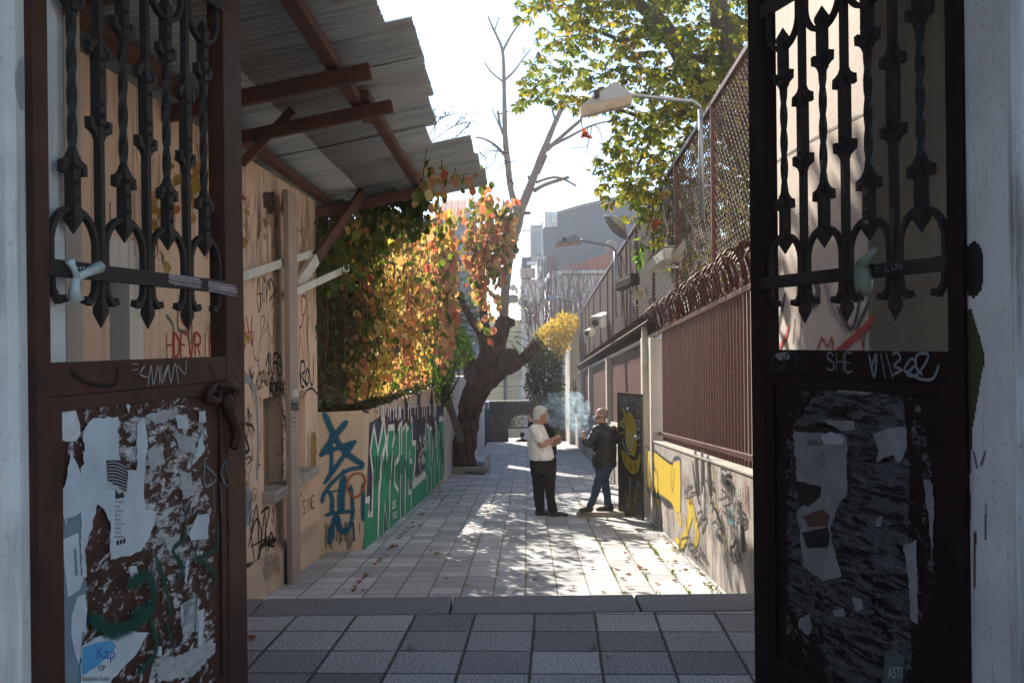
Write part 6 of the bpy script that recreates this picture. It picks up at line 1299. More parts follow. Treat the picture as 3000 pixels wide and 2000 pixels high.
def leaf_mesh(name, pos, yax, zax, size, mat, parent=None, shape=LEAF, **k):
    """one small folded blade per row; yax runs base->tip, zax is the blade's facing"""
    pos = np.asarray(pos, float); yax = np.asarray(yax, float); zax = np.asarray(zax, float); n = len(pos)
    yax = yax/np.linalg.norm(yax, axis=1, keepdims=True); xax = np.cross(yax, zax); xax /= np.linalg.norm(xax, axis=1, keepdims=True)+1e-9; zax = np.cross(xax, yax)
    size = np.broadcast_to(size, (n,))
    vv = pos[:, None, :]+size[:, None, None]*(shape[None, :, 0:1]*xax[:, None, :]+shape[None, :, 1:2]*yax[:, None, :]+shape[None, :, 2:3]*zax[:, None, :])
    me = D.meshes.new(name); me.vertices.add(n*6); me.vertices.foreach_set('co', vv.astype(np.float32).ravel())
    idx = (np.arange(n)[:, None]*6+np.array([0, 1, 2, 3, 0, 3, 4, 5])[None, :]).astype(np.int32)
    me.loops.add(n*8); me.loops.foreach_set('vertex_index', idx.ravel()); me.polygons.add(n*2); me.polygons.foreach_set('loop_start', np.arange(0, n*8, 4, dtype=np.int32)); me.update(calc_edges=True)
    me.materials.append(mat); return link(name, me, parent, **k)
def rdir(n, bias=(0, 0, 0), spread=1.0):
    d = RNG.normal(size=(n, 3)); d /= np.linalg.norm(d, axis=1, keepdims=True); return d*spread+np.array(bias)
def inpoly(x, y, poly):
    r = np.zeros(len(x), bool); n = len(poly)
    for i in range(n):
        x0, y0 = poly[i]; x1, y1 = poly[(i+1) % n]
        c = ((y0 > y) != (y1 > y)) & (x < (x1-x0)*(y-y0)/(y1-y0+1e-9)+x0); r ^= c
    return r
def PV(x, y, d):
    d = np.broadcast_to(np.asarray(d, float), np.shape(x)); u = (x-1500)-TH*(y-1000); v = (y-1000)+TH*(x-1500); return np.stack([u/F*d, d, 1.65-v/F*d], -1)
def n3(p, s, o=0.0): return np.array([noise.noise(V((a[0]*s+o, a[1]*s, a[2]*s))) for a in p])

# ---- creeper: strands hanging from the canopy edge in front of the garden side
cr = thing('creeper', (-1.7, 14, zA(14)+1.6), 'autumn creeper with green, yellow and red leaves, hanging over the green mural wall', 'creeper')
def strands(spec, n, dfun, step, size, mat, name, par, keep=1.0, seed=0, stems=True, thr=None):
    """spec: (x, y_top, y_bottom) breakpoints; leaves hang along strands in a real, thick curtain"""
    xs = np.array([s[0] for s in spec], float); yt = np.array([s[1] for s in spec], float); yb = np.array([s[2] for s in spec], float)
    pos = []; st = MB()
    for i in range(n):
        x = RNG.uniform(xs[0], xs[-1]); a, b = np.interp(x, xs, yt), np.interp(x, xs, yb)
        y0 = a+(b-a)*RNG.uniform(0, .55)**1.2; y1 = y0+(b-y0)*RNG.uniform(.35, 1.0); d = dfun(x)+RNG.normal()*(.38 if seed < 41 else .2)
        k = max(2, int((y1-y0)/F*d/step)); w = RNG.normal(size=2)*3; pts = []
        for j in range(k):
            t = j/k; xx = x+w[0]*math.sin(t*4+w[1])*2; yy = y0+(y1-y0)*t
            q = PV(np.array(xx), np.array(yy), d+RNG.normal()*.03); pts.append(V(q))
            if RNG.random() < keep: pos.append(q)
        if stems and i % 3 < 2 and k > 5: st.tube(pts[::3], .0055, 4, False)
    pos = np.array(pos)
    if thr is not None:
        m = n3(pos, 1.6, seed)+RNG.normal(size=len(pos))*.12 > thr; pos = pos[m]
    pos = pos+RNG.normal(size=pos.shape)*np.array([.07, .09, .04]); m = len(pos)
    y = rdir(m, (0, 0, -1.3), .75); z = rdir(m, (0, -.8, .25), .7)
    leaf_mesh(name, pos, y, z, RNG.uniform(size[0], size[1], m), mat, par)
    if stems and st.v: st.build('stem', M['twig'], par)
dA = lambda x: np.interp(x, [905, 1000, 1100, 1200, 1260, 1340], [12.35, 13.2, 15.2, 19, 22, 25.5])
strands([(1030, 700, 1200), (1080, 640, 1200), (1180, 640, 1190), (1250, 680, 1180), (1300, 700, 1110), (1338, 760, 920)], 400, dA, .06, (.05, .16), M['creeper'], 'leaves', cr, .75, 0, True, -.02)
strands([(1100, 720, 1120), (1250, 760, 1080), (1325, 800, 1090)], 130, lambda x: dA(x)-.3, .06, (.06, .15), M['creeper_gold'], 'leaves', cr, .75, 3, True, -.05)
strands([(905, 650, 1215), (960, 630, 1215), (1050, 640, 1215), (1100, 650, 1200)], 150, lambda x: dA(x)+.6, .06, (.05, .13), M['creeper_shade'], 'shade_tinted_leaves', cr, .55, 5, True)
strands([(925, 700, 1215), (1060, 700, 1215)], 60, lambda x: dA(x)+.3, .06, (.05, .12), M['creeper_shade'], 'shade_tinted_leaves', cr, .15, 7, True)
strands([(1000, 700, 1190), (1120, 660, 1190), (1250, 760, 1150)], 45, lambda x: dA(x)+1.0, .08, (.07, .16), M['creeper'], 'leaves', cr, .85, 6, True, -.1)
strands([(1000, 600, 760), (1100, 590, 760), (1200, 560, 760), (1290, 540, 800), (1325, 560, 760)], 46, lambda x: np.interp(x, [1000, 1325], [12.6, 14.2]), .07, (.06, .17), M['creeper'], 'leaves', cr, .6, 16, True, -.1)
strands([(925, 630, 900), (1000, 600, 860), (1120, 600, 800), (1200, 590, 780)], 150, lambda x: dA(x)-.35, .06, (.06, .16), M['creeper_green'], 'green_leaves', cr, .8, 21, True, -.15)
strands([(1278, 640, 1060), (1300, 600, 1095), (1322, 620, 1080)], 46, lambda x: 19.5, .08, (.12, .23), M['creeper_red'], 'leaves', cr, .8, 31, True, -.3)
strands([(922, 590, 760), (1000, 565, 740), (1100, 548, 740), (1180, 535, 720), (1250, 520, 700)], 85, lambda x: 13.3, .05, (.06, .15), M['creeper_green'], 'hanging_leaves', cr, .75, 41, True)
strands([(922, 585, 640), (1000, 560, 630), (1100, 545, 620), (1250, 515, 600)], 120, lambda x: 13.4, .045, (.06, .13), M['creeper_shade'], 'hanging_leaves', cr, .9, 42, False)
dB = lambda x: 22+.3*math.sin(x*.05)
strands([(1365, 600, 760), (1385, 560, 880), (1420, 545, 930), (1450, 550, 920), (1480, 560, 860), (1500, 590, 700)], 110, dB, .08, (.10, .22), M['creeper_red'], 'leaves', cr, .7, 9, True, -.18)
strands([(1230, 430, 600), (1270, 430, 640), (1330, 440, 560), (1400, 500, 620), (1445, 540, 640)], 46, lambda x: np.interp(x, [1230, 1440], [11.2, 14.3]), .07, (.08, .16), M['creeper_red'], 'leaves', cr, .45, 11, True)
strands([(1412, 870, 1010), (1440, 860, 1030)], 5, lambda x: 22.5, .12, (.16, .26), M['creeper_red'], 'leaves', cr, .45, 12, True)
# stems with berries that stand above the canopy edge
mb = MB(); bb = MB()
for (x0, y0), (x1, y1), (x2, y2), d in (((1255, 400), (1290, 345), (1330, 330), 12.2), ((1260, 420), (1310, 380), (1372, 352), 12.4), ((1275, 400), (1275, 350), (1262, 318), 12.0), ((1300, 430), (1350, 390), (1380, 360), 13), ((1400, 470), (1440, 440), (1490, 450), 15.5), ((1430, 520), (1420, 460), (1400, 440), 15.5), ((1440, 520), (1475, 480), (1510, 470), 15.6), ((1420, 500), (1450, 470), (1460, 430), 15.6), ((1440, 550), (1500, 530), (1520, 570), 15.7), ((1260, 440), (1330, 420), (1400, 470), 13.5)):
    pts = [P(x0+(x1-x0)*t*2 if t < .5 else x1+(x2-x1)*(t-.5)*2, y0+(y1-y0)*t*2 if t < .5 else y1+(y2-y1)*(t-.5)*2, d)+V((rnd(-.01, .01), rnd(-.05, .05), rnd(-.01, .01))) for t in np.linspace(0, 1, 7)]
    mb.tube(pts, .006, 4, False)
    for k in range(9): p = pts[rnd(2, 7).__int__()]+V((rnd(-.1, .1), rnd(-.05, .05), rnd(-.02, .12))); bb.ell(p, .010, 5, 4); mb.tube([pts[4], p], .003, 3, False)
mb.build('bare_stem', M['twig'], cr); bb.build('berries', solid('dark_berry', (.03, .02, .04)), cr)
# creeper on the near wall, seen through the left leaf
c2 = thing('wall_creeper', WL.pt(2.0, 2.6, .1), 'thin creeper with yellow and orange leaves trailing down the wall behind the left gate leaf', 'creeper')
pos = []; st = MB()
for pts, n in (([(660, 380), (655, 430), (640, 520)], 14), ([(605, 400), (603, 440)], 7), ([(470, 440), (480, 500), (478, 540)], 8), ([(610, 720), (622, 800), (612, 880), (620, 950)], 26), ([(650, 560), (652, 700)], 10), ([(590, 930), (620, 950), (660, 975)], 22), ([(405, 640), (410, 740), (398, 760)], 9), ([(425, 560), (420, 620), (428, 680)], 7), ([(500, 500), (506, 640)], 10), ([(530, 420), (545, 560)], 10)):
    cur = [WL.px(x, y, .12) for x, y in pts]; st.tube(cur, .004, 4, False)
    for i in range(n):
        t = rnd(0, len(cur)-1.001); k = int(t); pos.append(cur[k].lerp(cur[k+1], t-k)+V((rnd(-.05, .05), rnd(-.05, .05), rnd(-.03, .03))))
m_ = len(pos); leaf_mesh('leaves', [tuple(p) for p in pos], rdir(m_, (0, 0, -1.2), .8), rdir(m_, (.6, -.5, .2), .6), RNG.uniform(.05, .12, m_), leafmat('wall_creeper_leaves', [(.15, G2), (.4, YE), (.7, OR), (.9, RE)], .4), c2); st.build('stem', M['twig'], c2)
# dark timber screen behind the left part of the creeper
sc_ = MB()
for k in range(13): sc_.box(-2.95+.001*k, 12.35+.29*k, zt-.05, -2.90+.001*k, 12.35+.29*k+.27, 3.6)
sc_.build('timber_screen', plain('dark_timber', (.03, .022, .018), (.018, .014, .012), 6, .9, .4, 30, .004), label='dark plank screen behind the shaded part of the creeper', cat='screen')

# ---- the pruned tree
TD = 25.0
def limb(mb, pts, n=9, jag=.12):
    q = [P(x, y, TD+(dd if dd else 0)) for x, y, r, dd in pts]; rr = [r/F*TD for x, y, r, dd in pts]
    P2 = []; R2 = []
    for k in range(len(q)-1):
        p0, p1, p2, p3 = q[max(k-1, 0)], q[k], q[k+1], q[min(k+2, len(q)-1)]; st_ = 5
        for j in range(st_):
            t = j/st_; P2.append(.5*((2*p1)+(p2-p0)*t+(2*p0-5*p1+4*p2-p3)*t*t+(3*p1-p0-3*p2+p3)*t**3)); R2.append((rr[k]*(1-t)+rr[k+1]*t)*(1+rnd(-jag, jag)*.6))
    P2.append(q[-1]); R2.append(rr[-1]); mb.tube(P2, R2, n)
tree = thing('pruned_tree', on_floor(1358, 1372), 'leaning pruned tree with thick dark trunk and bare pale branches, left of the alley', 'tree')
tk = MB()
limb(tk, [(1352, 1400, 50, 0), (1356, 1360, 40, 0), (1360, 1320, 34, 0), (1369, 1250, 34, 0), (1381, 1180, 35, 0), (1405, 1125, 38, 0), (1424, 1070, 36, 0), (1446, 1020, 30, 0), (1462, 985, 26, 0), (1474, 950, 23, 0), (1476, 925, 17, 0)], 14)
limb(tk, [(1415, 1130, 26, 0), (1440, 1112, 26, -.1), (1470, 1086, 22, -.1), (1519, 1062, 18, -.1), (1550, 1030, 16, -.1), (1574, 1006, 15, -.1)], 10)
limb(tk, [(1466, 1080, 22, -.05), (1488, 1050, 28, -.05), (1497, 1030, 24, -.05), (1499, 1020, 8, -.05)], 10)
limb(tk, [(1430, 1060, 24, 0), (1420, 1000, 20, -.05), (1412, 975, 18, -.1), (1392, 950, 15, -.15), (1375, 925, 11, -.2), (1358, 892, 10, -.2), (1345, 868, 9, -.2), (1334, 861, 8, -.2)], 10)
limb(tk, [(1385, 1105, 26, .2), (1373, 1060, 20, .4), (1362, 1020, 16, .5), (1350, 980, 14, .6)], 9)
limb(tk, [(1430, 1010, 16, .1), (1420, 950, 15, .15), (1415, 896, 14, .2), (1408, 850, 13, .2), (1400, 780, 10, .2), (1398, 700, 8, .2)], 9)
limb(tk, [(1478, 950, 14, 0), (1495, 946, 14, -.05), (1508, 943, 12, -.05)], 8)
to = tk.build('trunk', M['bark'], tree, smooth=True)
rm = to.modifiers.new('join', 'REMESH'); rm.mode = 'VOXEL'; rm.voxel_size = .035; rm.use_smooth_shade = True
tx2 = D.textures.new('bark_lumps', 'CLOUDS'); tx2.noise_scale = .12; dm = to.modifiers.new('lumps', 'DISPLACE'); dm.texture = tx2; dm.strength = .05; dm.texture_coords = 'GLOBAL'
bk = MB()
limb(bk, [(1476, 935, 15, 0), (1477, 900, 14, 0), (1482, 830, 13, 0), (1491, 755, 14, 0), (1503, 700, 15, 0), (1515, 659, 16, 0), (1522, 615, 17, 0), (1540, 580, 13, 0), (1582, 469, 11, 0), (1618, 379, 8, 0), (1640, 330, 7, 0), (1658, 295, 6, 0)], 10)
limb(bk, [(1520, 625, 12, 0), (1506, 592, 10, 0), (1494, 540, 9, 0), (1488, 482, 9, 0), (1480, 402, 8, 0), (1477, 268, 6, 0), (1473, 156, 4.5, 0), (1455, 105, 3.5, 0), (1444, 83, 3, 0), (1430, 49, 2, 0)], 8)
for pts in ([(1473, 150, 4, 0), (1497, 105, 3, 0), (1520, 71, 2, 0)], [(1477, 237, 4, 0), (1505, 210, 3, 0), (1528, 179, 2.5, 0), (1556, 143, 1.6, 0)], [(1474, 240, 3, 0), (1440, 212, 2.4, 0), (1419, 183, 1.6, 0)], [(1450, 88, 2.2, 0), (1462, 50, 1.6, 0)], [(1536, 160, 1.8, 0), (1534, 138, 1.4, 0)],
            [(1479, 455, 5, 0), (1450, 425, 4, 0), (1420, 408, 3, 0), (1394, 402, 2.5, 0)], [(1478, 400, 5, 0), (1466, 370, 4, 0), (1458, 325, 3.5, 0)], [(1470, 385, 3, 0), (1455, 350, 2, 0), (1441, 317, 1.6, 0)], [(1462, 335, 2.4, 0), (1496, 325, 1.6, 0)],
            [(1600, 440, 8, 0), (1640, 405, 6.5, 0), (1698, 355, 5, 0), (1702, 352, 4, 0)], [(1606, 432, 6, 0), (1660, 405, 4.5, 0), (1729, 370, 3.4, 0), (1796, 352, 2.2, 0)], [(1563, 560, 7, 0), (1600, 540, 6, 0), (1667, 519, 5.5, 0)], [(1570, 535, 5, 0), (1605, 523, 4, 0), (1640, 521, 3.5, 0), (1689, 545, 3, 0)],
            [(1556, 545, 5, 0), (1548, 515, 4, 0)], [(1525, 625, 6, 0), (1555, 624, 5, 0)], [(1578, 510, 4, 0), (1602, 455, 3, 0)], [(1628, 355, 4, 0), (1618, 320, 3, 0), (1617, 290, 2.5, 0)], [(1735, 365, 2, 0), (1728, 400, 1.6, 0), (1716, 430, 1.4, 0), (1670, 433, 1, 0)], [(1740, 365, 2, 0), (1755, 380, 1.6, 0), (1765, 412, 1.2, 0)], [(1500, 720, 5, 0), (1520, 700, 3, 0)], [(1720, 375, 2, 0), (1725, 410, 1.5, 0), (1716, 455, 1.2, 0)]):
    limb(bk, pts, 6)
bk.build('branch', M['pale_bark'], tree, smooth=True)
pk_ = MB(); a, b = on_floor(1302, 1388), on_floor(1427, 1400)
pk_.box(a.x, a.y-.05, zA(a.y)-.3, b.x, a.y+.1, zA(a.y)+.16); pk_.box(b.x-.14, a.y+.104, zA(a.y+1.6)-.2, b.x, a.y+2.6, zA(a.y)+.14)
pk_.build('planter_kerb', M['concrete'], label='low concrete kerb around the foot of the leaning tree', cat='kerb', bevel=.012)
MB().prism([on_floor(1310, 1384), on_floor(1420, 1392), V((b.x-.15, a.y+2.5, zA(a.y+2.5)+.05)), V((a.x, a.y+2.5, zA(a.y+2.5)+.05))], (0, 0, .07)).build('planting_soil', M['earth'], kind='structure')

# ---- fresh green foliage behind the tree, dark shrub at its left
def bush(name, label, cat, poly, d0, d1, n, size, mats, thr, loc, shape=SLIM, down=-.5, ns=1.6, grp=None):
    t = thing(name, loc, label, cat, grp); xs = [p[0] for p in poly]; ys = [p[1] for p in poly]
    x = RNG.uniform(min(xs), max(xs), n*3); y = RNG.uniform(min(ys), max(ys), n*3); k = inpoly(x, y, poly); x, y = x[k][:n], y[k][:n]
    dd = RNG.uniform(d0, d1, len(x)); pos = PV(x, y, dd)
    k = n3(pos, ns, d0)+RNG.normal(size=len(pos))*.1 > thr; pos = pos[k]; yy = y[k]
    if len(mats) == 2:
        yc = np.interp(pos[:, 0]/pos[:, 1]*F+1500, [p[0] for p in mats[1][1]], [p[1] for p in mats[1][1]]); up = yy+RNG.normal(size=len(yy))*16 < yc; parts = ((mats[0], pos[up]), (mats[1][0], pos[~up]))
    else: parts = ((mats[0], pos),)
    for mt, p in parts:
        m = len(p); leaf_mesh('leaves', p, rdir(m, (0, 0, down), 1), rdir(m, (0, -.5, .7), .8), RNG.uniform(size[0], size[1], m), mt, t, shape)
    st = MB(); base = V(loc)
    for i in range(22):
        e = V(pos[RNG.integers(len(pos))]); mid = base.lerp(e, .5)+V((rnd(-.2, .2), rnd(-.2, .2), rnd(0, .3))); st.tube([base, mid, e], [.03, .015, .005], 5, False)
    st.build('stem', M['dark_bark'], t); return t
def pinnate(name, label, fronds, size, mat, loc, cat='shrub'):
    """feathered leaves: a curved stalk with paired leaflets"""
    t = thing(name, loc, label, cat); pos = []; yx = []; zx = []; st = MB()
    for p, dr, L in fronds:
        p = V(p); dr = V(dr).normalized(); k = 11; sd = dr.cross(V((0, 0, 1)));
        if sd.length < .1: sd = V((1, 0, 0))
        sd.normalize(); pts = []
        for i in range(k):
            s = i/(k-1); q = p+dr*L*s+V((0, 0, -.45*L*s*s)); pts.append(q)
            if i > 1:
                for sg in (-1, 1): pos.append(tuple(q)); yx.append(tuple(sd*sg+dr*.5+V((0, 0, -.35)))); zx.append((rnd(-.2, .2), -.3, 1))
        st.tube(pts, .006, 4, False)
    leaf_mesh('leaves', pos, yx, zx, RNG.uniform(size[0], size[1], len(pos)), mat, t, SLIM); st.build('stem', M['twig'], t)
fr_ = []
for i in range(95):
    x, y = rnd(1300, 1420), rnd(750, 1010)
    if x > 1400 and y < 850: continue
    fr_.append((P(x, y, rnd(27, 30)), (rnd(-1, 1), rnd(-.8, .4), rnd(-.1, .6)), rnd(.5, 1.0)))
pinnate('feathery_tree', 'bright green feathery foliage behind the tree trunk and the creeper', fr_, (.13, .24), M['fresh'], (-2.0, 28.5, -1.5), 'tree')
fr_ = [(P(x, y, 27.5), (dx, -.2, dz), L) for x, y, dx, dz, L in ((1480, 885, 1, .1, .6), (1485, 905, 1, .2, .7), (1482, 930, 1, 0, .6), (1490, 975, 1, .3, .7), (1490, 985, 1, .1, .8), (1500, 990, .8, -.4, .7), (1492, 1000, .6, -.5, .6), (1505, 870, 1, .2, .5))]
pinnate('green_fronds', 'green feathery fronds sticking out right of the tree trunk', fr_, (.10, .18), M['fresh'], P(1475, 960, 27.5), 'shrub')
bush('dark_green_shrub', 'dark green shrub between the creeper and the tree trunk, above the pale wall', 'shrub', [(1285, 960), (1335, 940), (1378, 990), (1385, 1040), (1330, 1080), (1315, 1190), (1270, 1195), (1262, 1040)], 20, 22, 2600, (.08, .17), (M['fresh'],), -.12, P(1300, 1190, 21), SLIM, -.9)
# ---- yellow climber over the outbuilding
bush('yellow_bush', 'large shrub with a yellow top and dark green lower part, left of the grey outbuilding', 'shrub', [(1548, 1010), (1575, 965), (1600, 945), (1640, 920), (1665, 915), (1692, 925), (1692, 955), (1675, 975), (1668, 1010), (1655, 1030), (1648, 1080), (1650, 1150), (1640, 1200), (1600, 1190), (1575, 1180), (1548, 1170), (1540, 1120), (1552, 1060)], 36.2, 38.2, 9500, (.10, .2), (M['yellow_bush'], (M['dark_bush'], [(1540, 970), (1580, 985), (1610, 1010), (1660, 1060), (1690, 1090)])), -.22, P(1600, 1195, 37.2), SLIM, -.6, 1.1)
# ---- bare shoots in front of the tiled house
bs = thing('bare_shoots', P(1620, 960, 41), 'tall bare twiggy shoots in front of the white tiled house, above the yellow shrub', 'shrub')
mb = MB()
for i in range(95):
    x = rnd(1540, 1760); y = rnd(930, 1000); d = rnd(39.5, 43); L = rnd(90, 260)*(.55 if x < 1570 else 1); dx = rnd(-50, 50)+(x-1640)*.15; pts = [P(x+dx*t*t, y-L*t, d) for t in np.linspace(0, 1, 6)]
    mb.tube(pts, [.028, .024, .02, .016, .012, .006], 4, False)
    for k in range(3): p = pts[random.randint(1, 4)]; mb.tube([p, p+V((rnd(-.5, .5), rnd(-.2, .2), rnd(.3, .9)))], [.012, .004], 3, False)
mb.build('twig', plain('reddish_twig', (.25, .16, .14), (.17, .12, .11), 9, .9), bs)

# ---- chestnut over the fence
ct = thing('chestnut_tree', (4.6, 14.5, -1.2), 'big chestnut tree with green and yellowing leaves, leaning over the mesh fence', 'tree')
def climb(mb, pts, n=10):
    mb.tube([P(x, y, d) for x, y, d, r in pts], [r for x, y, d, r in pts], n)
tb_ = MB()
climb(tb_, [(2420, 1400, 14.5, .34), (2380, 1000, 14.5, .30), (2330, 700, 14.6, .27), (2270, 540, 14.8, .24), (2180, 420, 15, .21), (2110, 340, 15.2, .19), (2050, 265, 15.3, .17), (1990, 150, 15.5, .15), (1940, 70, 15.7, .13), (1880, 20, 16, .10), (1800, -60, 16.2, .07)], 12)
climb(tb_, [(2240, 500, 14.8, .22), (2190, 300, 14.6, .19), (2150, 160, 14.6, .17), (2110, 60, 14.7, .15), (2090, -80, 14.8, .1)], 12)
climb(tb_, [(2060, 280, 15.3, .09), (2000, 330, 15.6, .06), (1900, 350, 16, .04), (1750, 300, 16.4, .02)], 8)
climb(tb_, [(2150, 180, 14.6, .09), (2060, 175, 14.9, .07), (2000, 160, 15.3, .04)], 8)
climb(tb_, [(1950, 90, 15.7, .06), (1820, 120, 16.2, .04), (1680, 60, 16.8, .02)], 8)
climb(tb_, [(2040, 240, 15.3, .06), (1950, 330, 15.6, .04), (1860, 500, 15.8, .02)], 8)
climb(tb_, [(2180, 430, 15, .08), (2080, 480, 15.5, .05), (1980, 600, 16, .02)], 8)
tb_.build('trunk', M['dark_bark'], ct, smooth=True)
poly = [(1515, -160), (1515, 0), (1504, 74), (1573, 67), (1564, 147), (1540, 192), (1508, 330), (1573, 290), (1690, 318), (1796, 335), (1800, 390), (1765, 428), (1715, 492), (1762, 509), (1745, 560), (1778, 598), (1854, 600), (1818, 632), (1863, 655), (1900, 690), (1950, 800), (2050, 880), (2200, 930), (2330, 800), (2700, 300), (2700, -160)]
def cluster_leaves(n, d0, d1, name, thr, poly, seed, size=(.10, .19), petals=6):
    x = RNG.uniform(1490, 2700, n*3); y = RNG.uniform(-160, 840, n*3); k = inpoly(x, y, poly); x, y = x[k][:n], y[k][:n]
    d = RNG.uniform(d0, d1, len(x))+np.clip((1700-x)/400, -.5, .6); pos = PV(x, y, d); k = n3(pos, 1.15, seed)+.5*n3(pos, 2.9, seed+3)+RNG.normal(size=len(pos))*.06 > thr; pos = pos[k]
    keep = ~((pos[:, 0] < 2.05+.0147*pos[:, 1]) & (pos[:, 0] > 1.95+.0147*pos[:, 1]) & (pos[:, 2] < 4.2)); pos = pos[keep]; m = len(pos)
    axis = rdir(m, (0, -.4, .8), .75); axis /= np.linalg.norm(axis, axis=1, keepdims=True); ref = rdir(m); a = np.cross(axis, ref); a /= np.linalg.norm(a, axis=1, keepdims=True); b = np.cross(axis, a)
    PP, YY, ZZ, SS = [], [], [], []; base = RNG.uniform(size[0], size[1], m)
    for j in range(petals):
        an = (j-(petals-1)/2)*.82+RNG.normal(size=m)*.12; dirn = a*np.cos(an)[:, None]+b*np.sin(an)[:, None]+axis*-.35+np.array([0, 0, -.45]); PP.append(pos); YY.append(dirn); ZZ.append(axis); SS.append(base*(1-.09*abs(j-(petals-1)/2)))
    leaf_mesh(name, np.concatenate(PP), np.concatenate(YY), np.concatenate(ZZ), np.concatenate(SS), M['chestnut'], ct, SLIM*np.array([1.15, 1, 1]))
cluster_leaves(6200, 13.8, 16.8, 'crown', -.06, poly, 2.0)
cluster_leaves(3400, 16.8, 19.5, 'crown', -.04, [p for p in poly], 7.0)
cluster_leaves(900, 12.6, 14.0, 'crown', -.02, [(2000, -160), (1950, 120), (2040, 330), (2150, 700), (2700, 500), (2700, -160)], 4.0)
gt = thing('shade_tree', (-4.0, 15.4, .4), 'unseen leafy tree added behind the plastered wall, its crown shading the gateway', 'tree')  # tree out of view, added to keep sun off gateway and jamb
MB().tube([(-4.0, 15.4, .2), (-3.9, 15.3, 3), (-3.5, 15.2, 6), (-3.1, 15.2, 8.2)], [.22, .19, .14, .05], 10).build('trunk', M['dark_bark'], gt)
k = 2600; q3 = rdir(k)*(RNG.uniform(0, 1, (k, 1))**.45)*np.array([1.75, 1.9, 1.75])+np.array([-3.25, 15.1, 8.5]); q3 = np.repeat(q3, 4, 0)+RNG.normal(size=(k*4, 3))*.06
leaf_mesh('crown', q3, rdir(k*4, (0, 0, -.5)), rdir(k*4, (0, 0, .6)), RNG.uniform(.14, .24, k*4), M['chestnut'], gt)
# dark leaves added to cover the sunlit tops of the two low walls
k = 1500; t_ = RNG.uniform(0, 1, k); lx = np.where(t_ < .2, np.interp(t_, [0, .2], [-2.36, -1.845]), np.interp(t_, [.2, 1], [-1.86, -1.62])); ly = np.where(t_ < .2, np.interp(t_, [0, .2], [12.06, 12.26]), np.interp(t_, [.2, 1], [12.3, 21]))
q3 = np.stack([lx-RNG.uniform(-.01, .32, k)*np.where(t_ < .2, .2, 1), ly+RNG.uniform(0, .3, k)*np.where(t_ < .2, 1, 0), zt-np.where(t_ < .2, 0, .03+.0085*(ly-12.3))+RNG.uniform(0, .13, k)**1.3], -1)
leaf_mesh('wall_top_cover', q3, rdir(k, (0, 0, -.3)), rdir(k, (0, -.3, .6)), RNG.uniform(.04, .10, k), M['creeper_shade'], cr)
mb = MB()
for pts in (((1920, 560), (1905, 640), (1890, 700)), ((1885, 690), (1870, 745), (1880, 770)), ((1700, 338), (1705, 370), (1716, 395))): mb.tube([P(x, y, 13.6) for x, y in pts], .008, 4)
mb.build('hanging_twig', M['twig'], ct)
ps = PV(np.array([1870, 1880, 1868, 1885, 1895, 1878, 1872]*3)+RNG.normal(size=21)*8, np.array([715, 730, 745, 750, 720, 760, 738]*3)+RNG.normal(size=21)*8, 13.6)
leaf_mesh('low_spray', ps, rdir(21, (0, 0, -.8)), rdir(21, (0, -.8, .3)), .16, M['fresh'], ct, SLIM)
# red leaves caught on the railing
for i, (x, y, d, nn_) in enumerate(((1920, 650, 13.3, 14), (1994, 930, 13.0, 10), (1714, 395, 10.5, 8))):
    ps = PV(x+RNG.normal(size=nn_)*5, y+RNG.normal(size=nn_)*9, np.full(nn_, d)); leaf_mesh('withered_leaves', ps, rdir(nn_, (0, 0, -.9)), rdir(nn_, (0, -.9, 0)), RNG.uniform(.05, .1, nn_), leafmat(f'withered{i}', [(.2, (.2, .04, .02)), (.8, (.42, .10, .04))], .4), label=('bunch of withered red leaves caught in the mesh fence', 'orange withered leaves caught on the top rail above the railing bars', 'dry reddish leaves hanging below the nearest street lamp')[i], cat='withered leaves')

# ---- fallen leaves, weeds
lc_ = [leafmat(f'fallen{i}', st, .2) for i, st in enumerate(([(.3, (.24, .06, .03)), (.8, (.34, .10, .04))], [(.3, (.16, .085, .04)), (.8, (.24, .13, .06))], [(.3, (.28, .2, .09)), (.8, (.36, .26, .12))]))]
src = []
for i in range(3):
    me_o = leaf_mesh('fallen_leaf', [[0, 0, .006], [.01, 0, .008]], [[1, .2, .18], [.5, .8, .3]], [[.2, 0, 1], [0, .25, 1]], np.array([.07, .05]), lc_[i]); src.append(me_o)
for i in range(125):
    if i < 42: x, y = rnd(1830, 2130), 0; y = rnd(1530, 1735); 
    elif i < 95: x, y = rnd(740, 1300), rnd(1440, 1745)
    else: x, y = rnd(1300, 1830), rnd(1400, 1740)
    p = on_floor(x, y)
    if not (7.4 < p.y < 30 and -1.75 < p.x-.0147*p.y < 1.78): 
        p.x = max(-1.7, min(1.74, p.x-.0147*p.y))+.0147*p.y
        if not 7.4 < p.y < 30: p.y = rnd(8, 14); p.z = zA(p.y)
    if p.y < 12.2 and p.x < -1.8: p.x = -1.75
    o = src[i % 3] if i < 3 else src[i % 3].copy()
    if i >= 3: COL.objects.link(o)
    o.location = (p.x, p.y, zA(p.y)+.003); o.rotation_euler = (rnd(-.2, .2)-.056, rnd(-.2, .2), rnd(0, 6.28)); o.scale = (rnd(.6, 1.3),)*3
    setp(o, 'dry fallen leaf lying on the alley paving', 'fallen leaf', 'fallen leaves on the paving')
for i in range(5):
    o = src[i % 3].copy(); COL.objects.link(o); o.location = (rnd(-1.6, 1.6), rnd(5.2, 6.0), .004); o.rotation_euler = (0, 0, rnd(0, 6)); setp(o, 'dry leaf lying on the dark setts in front of the kerb', 'fallen leaf', 'leaves before the kerb')
n_ = 2600; gx = []
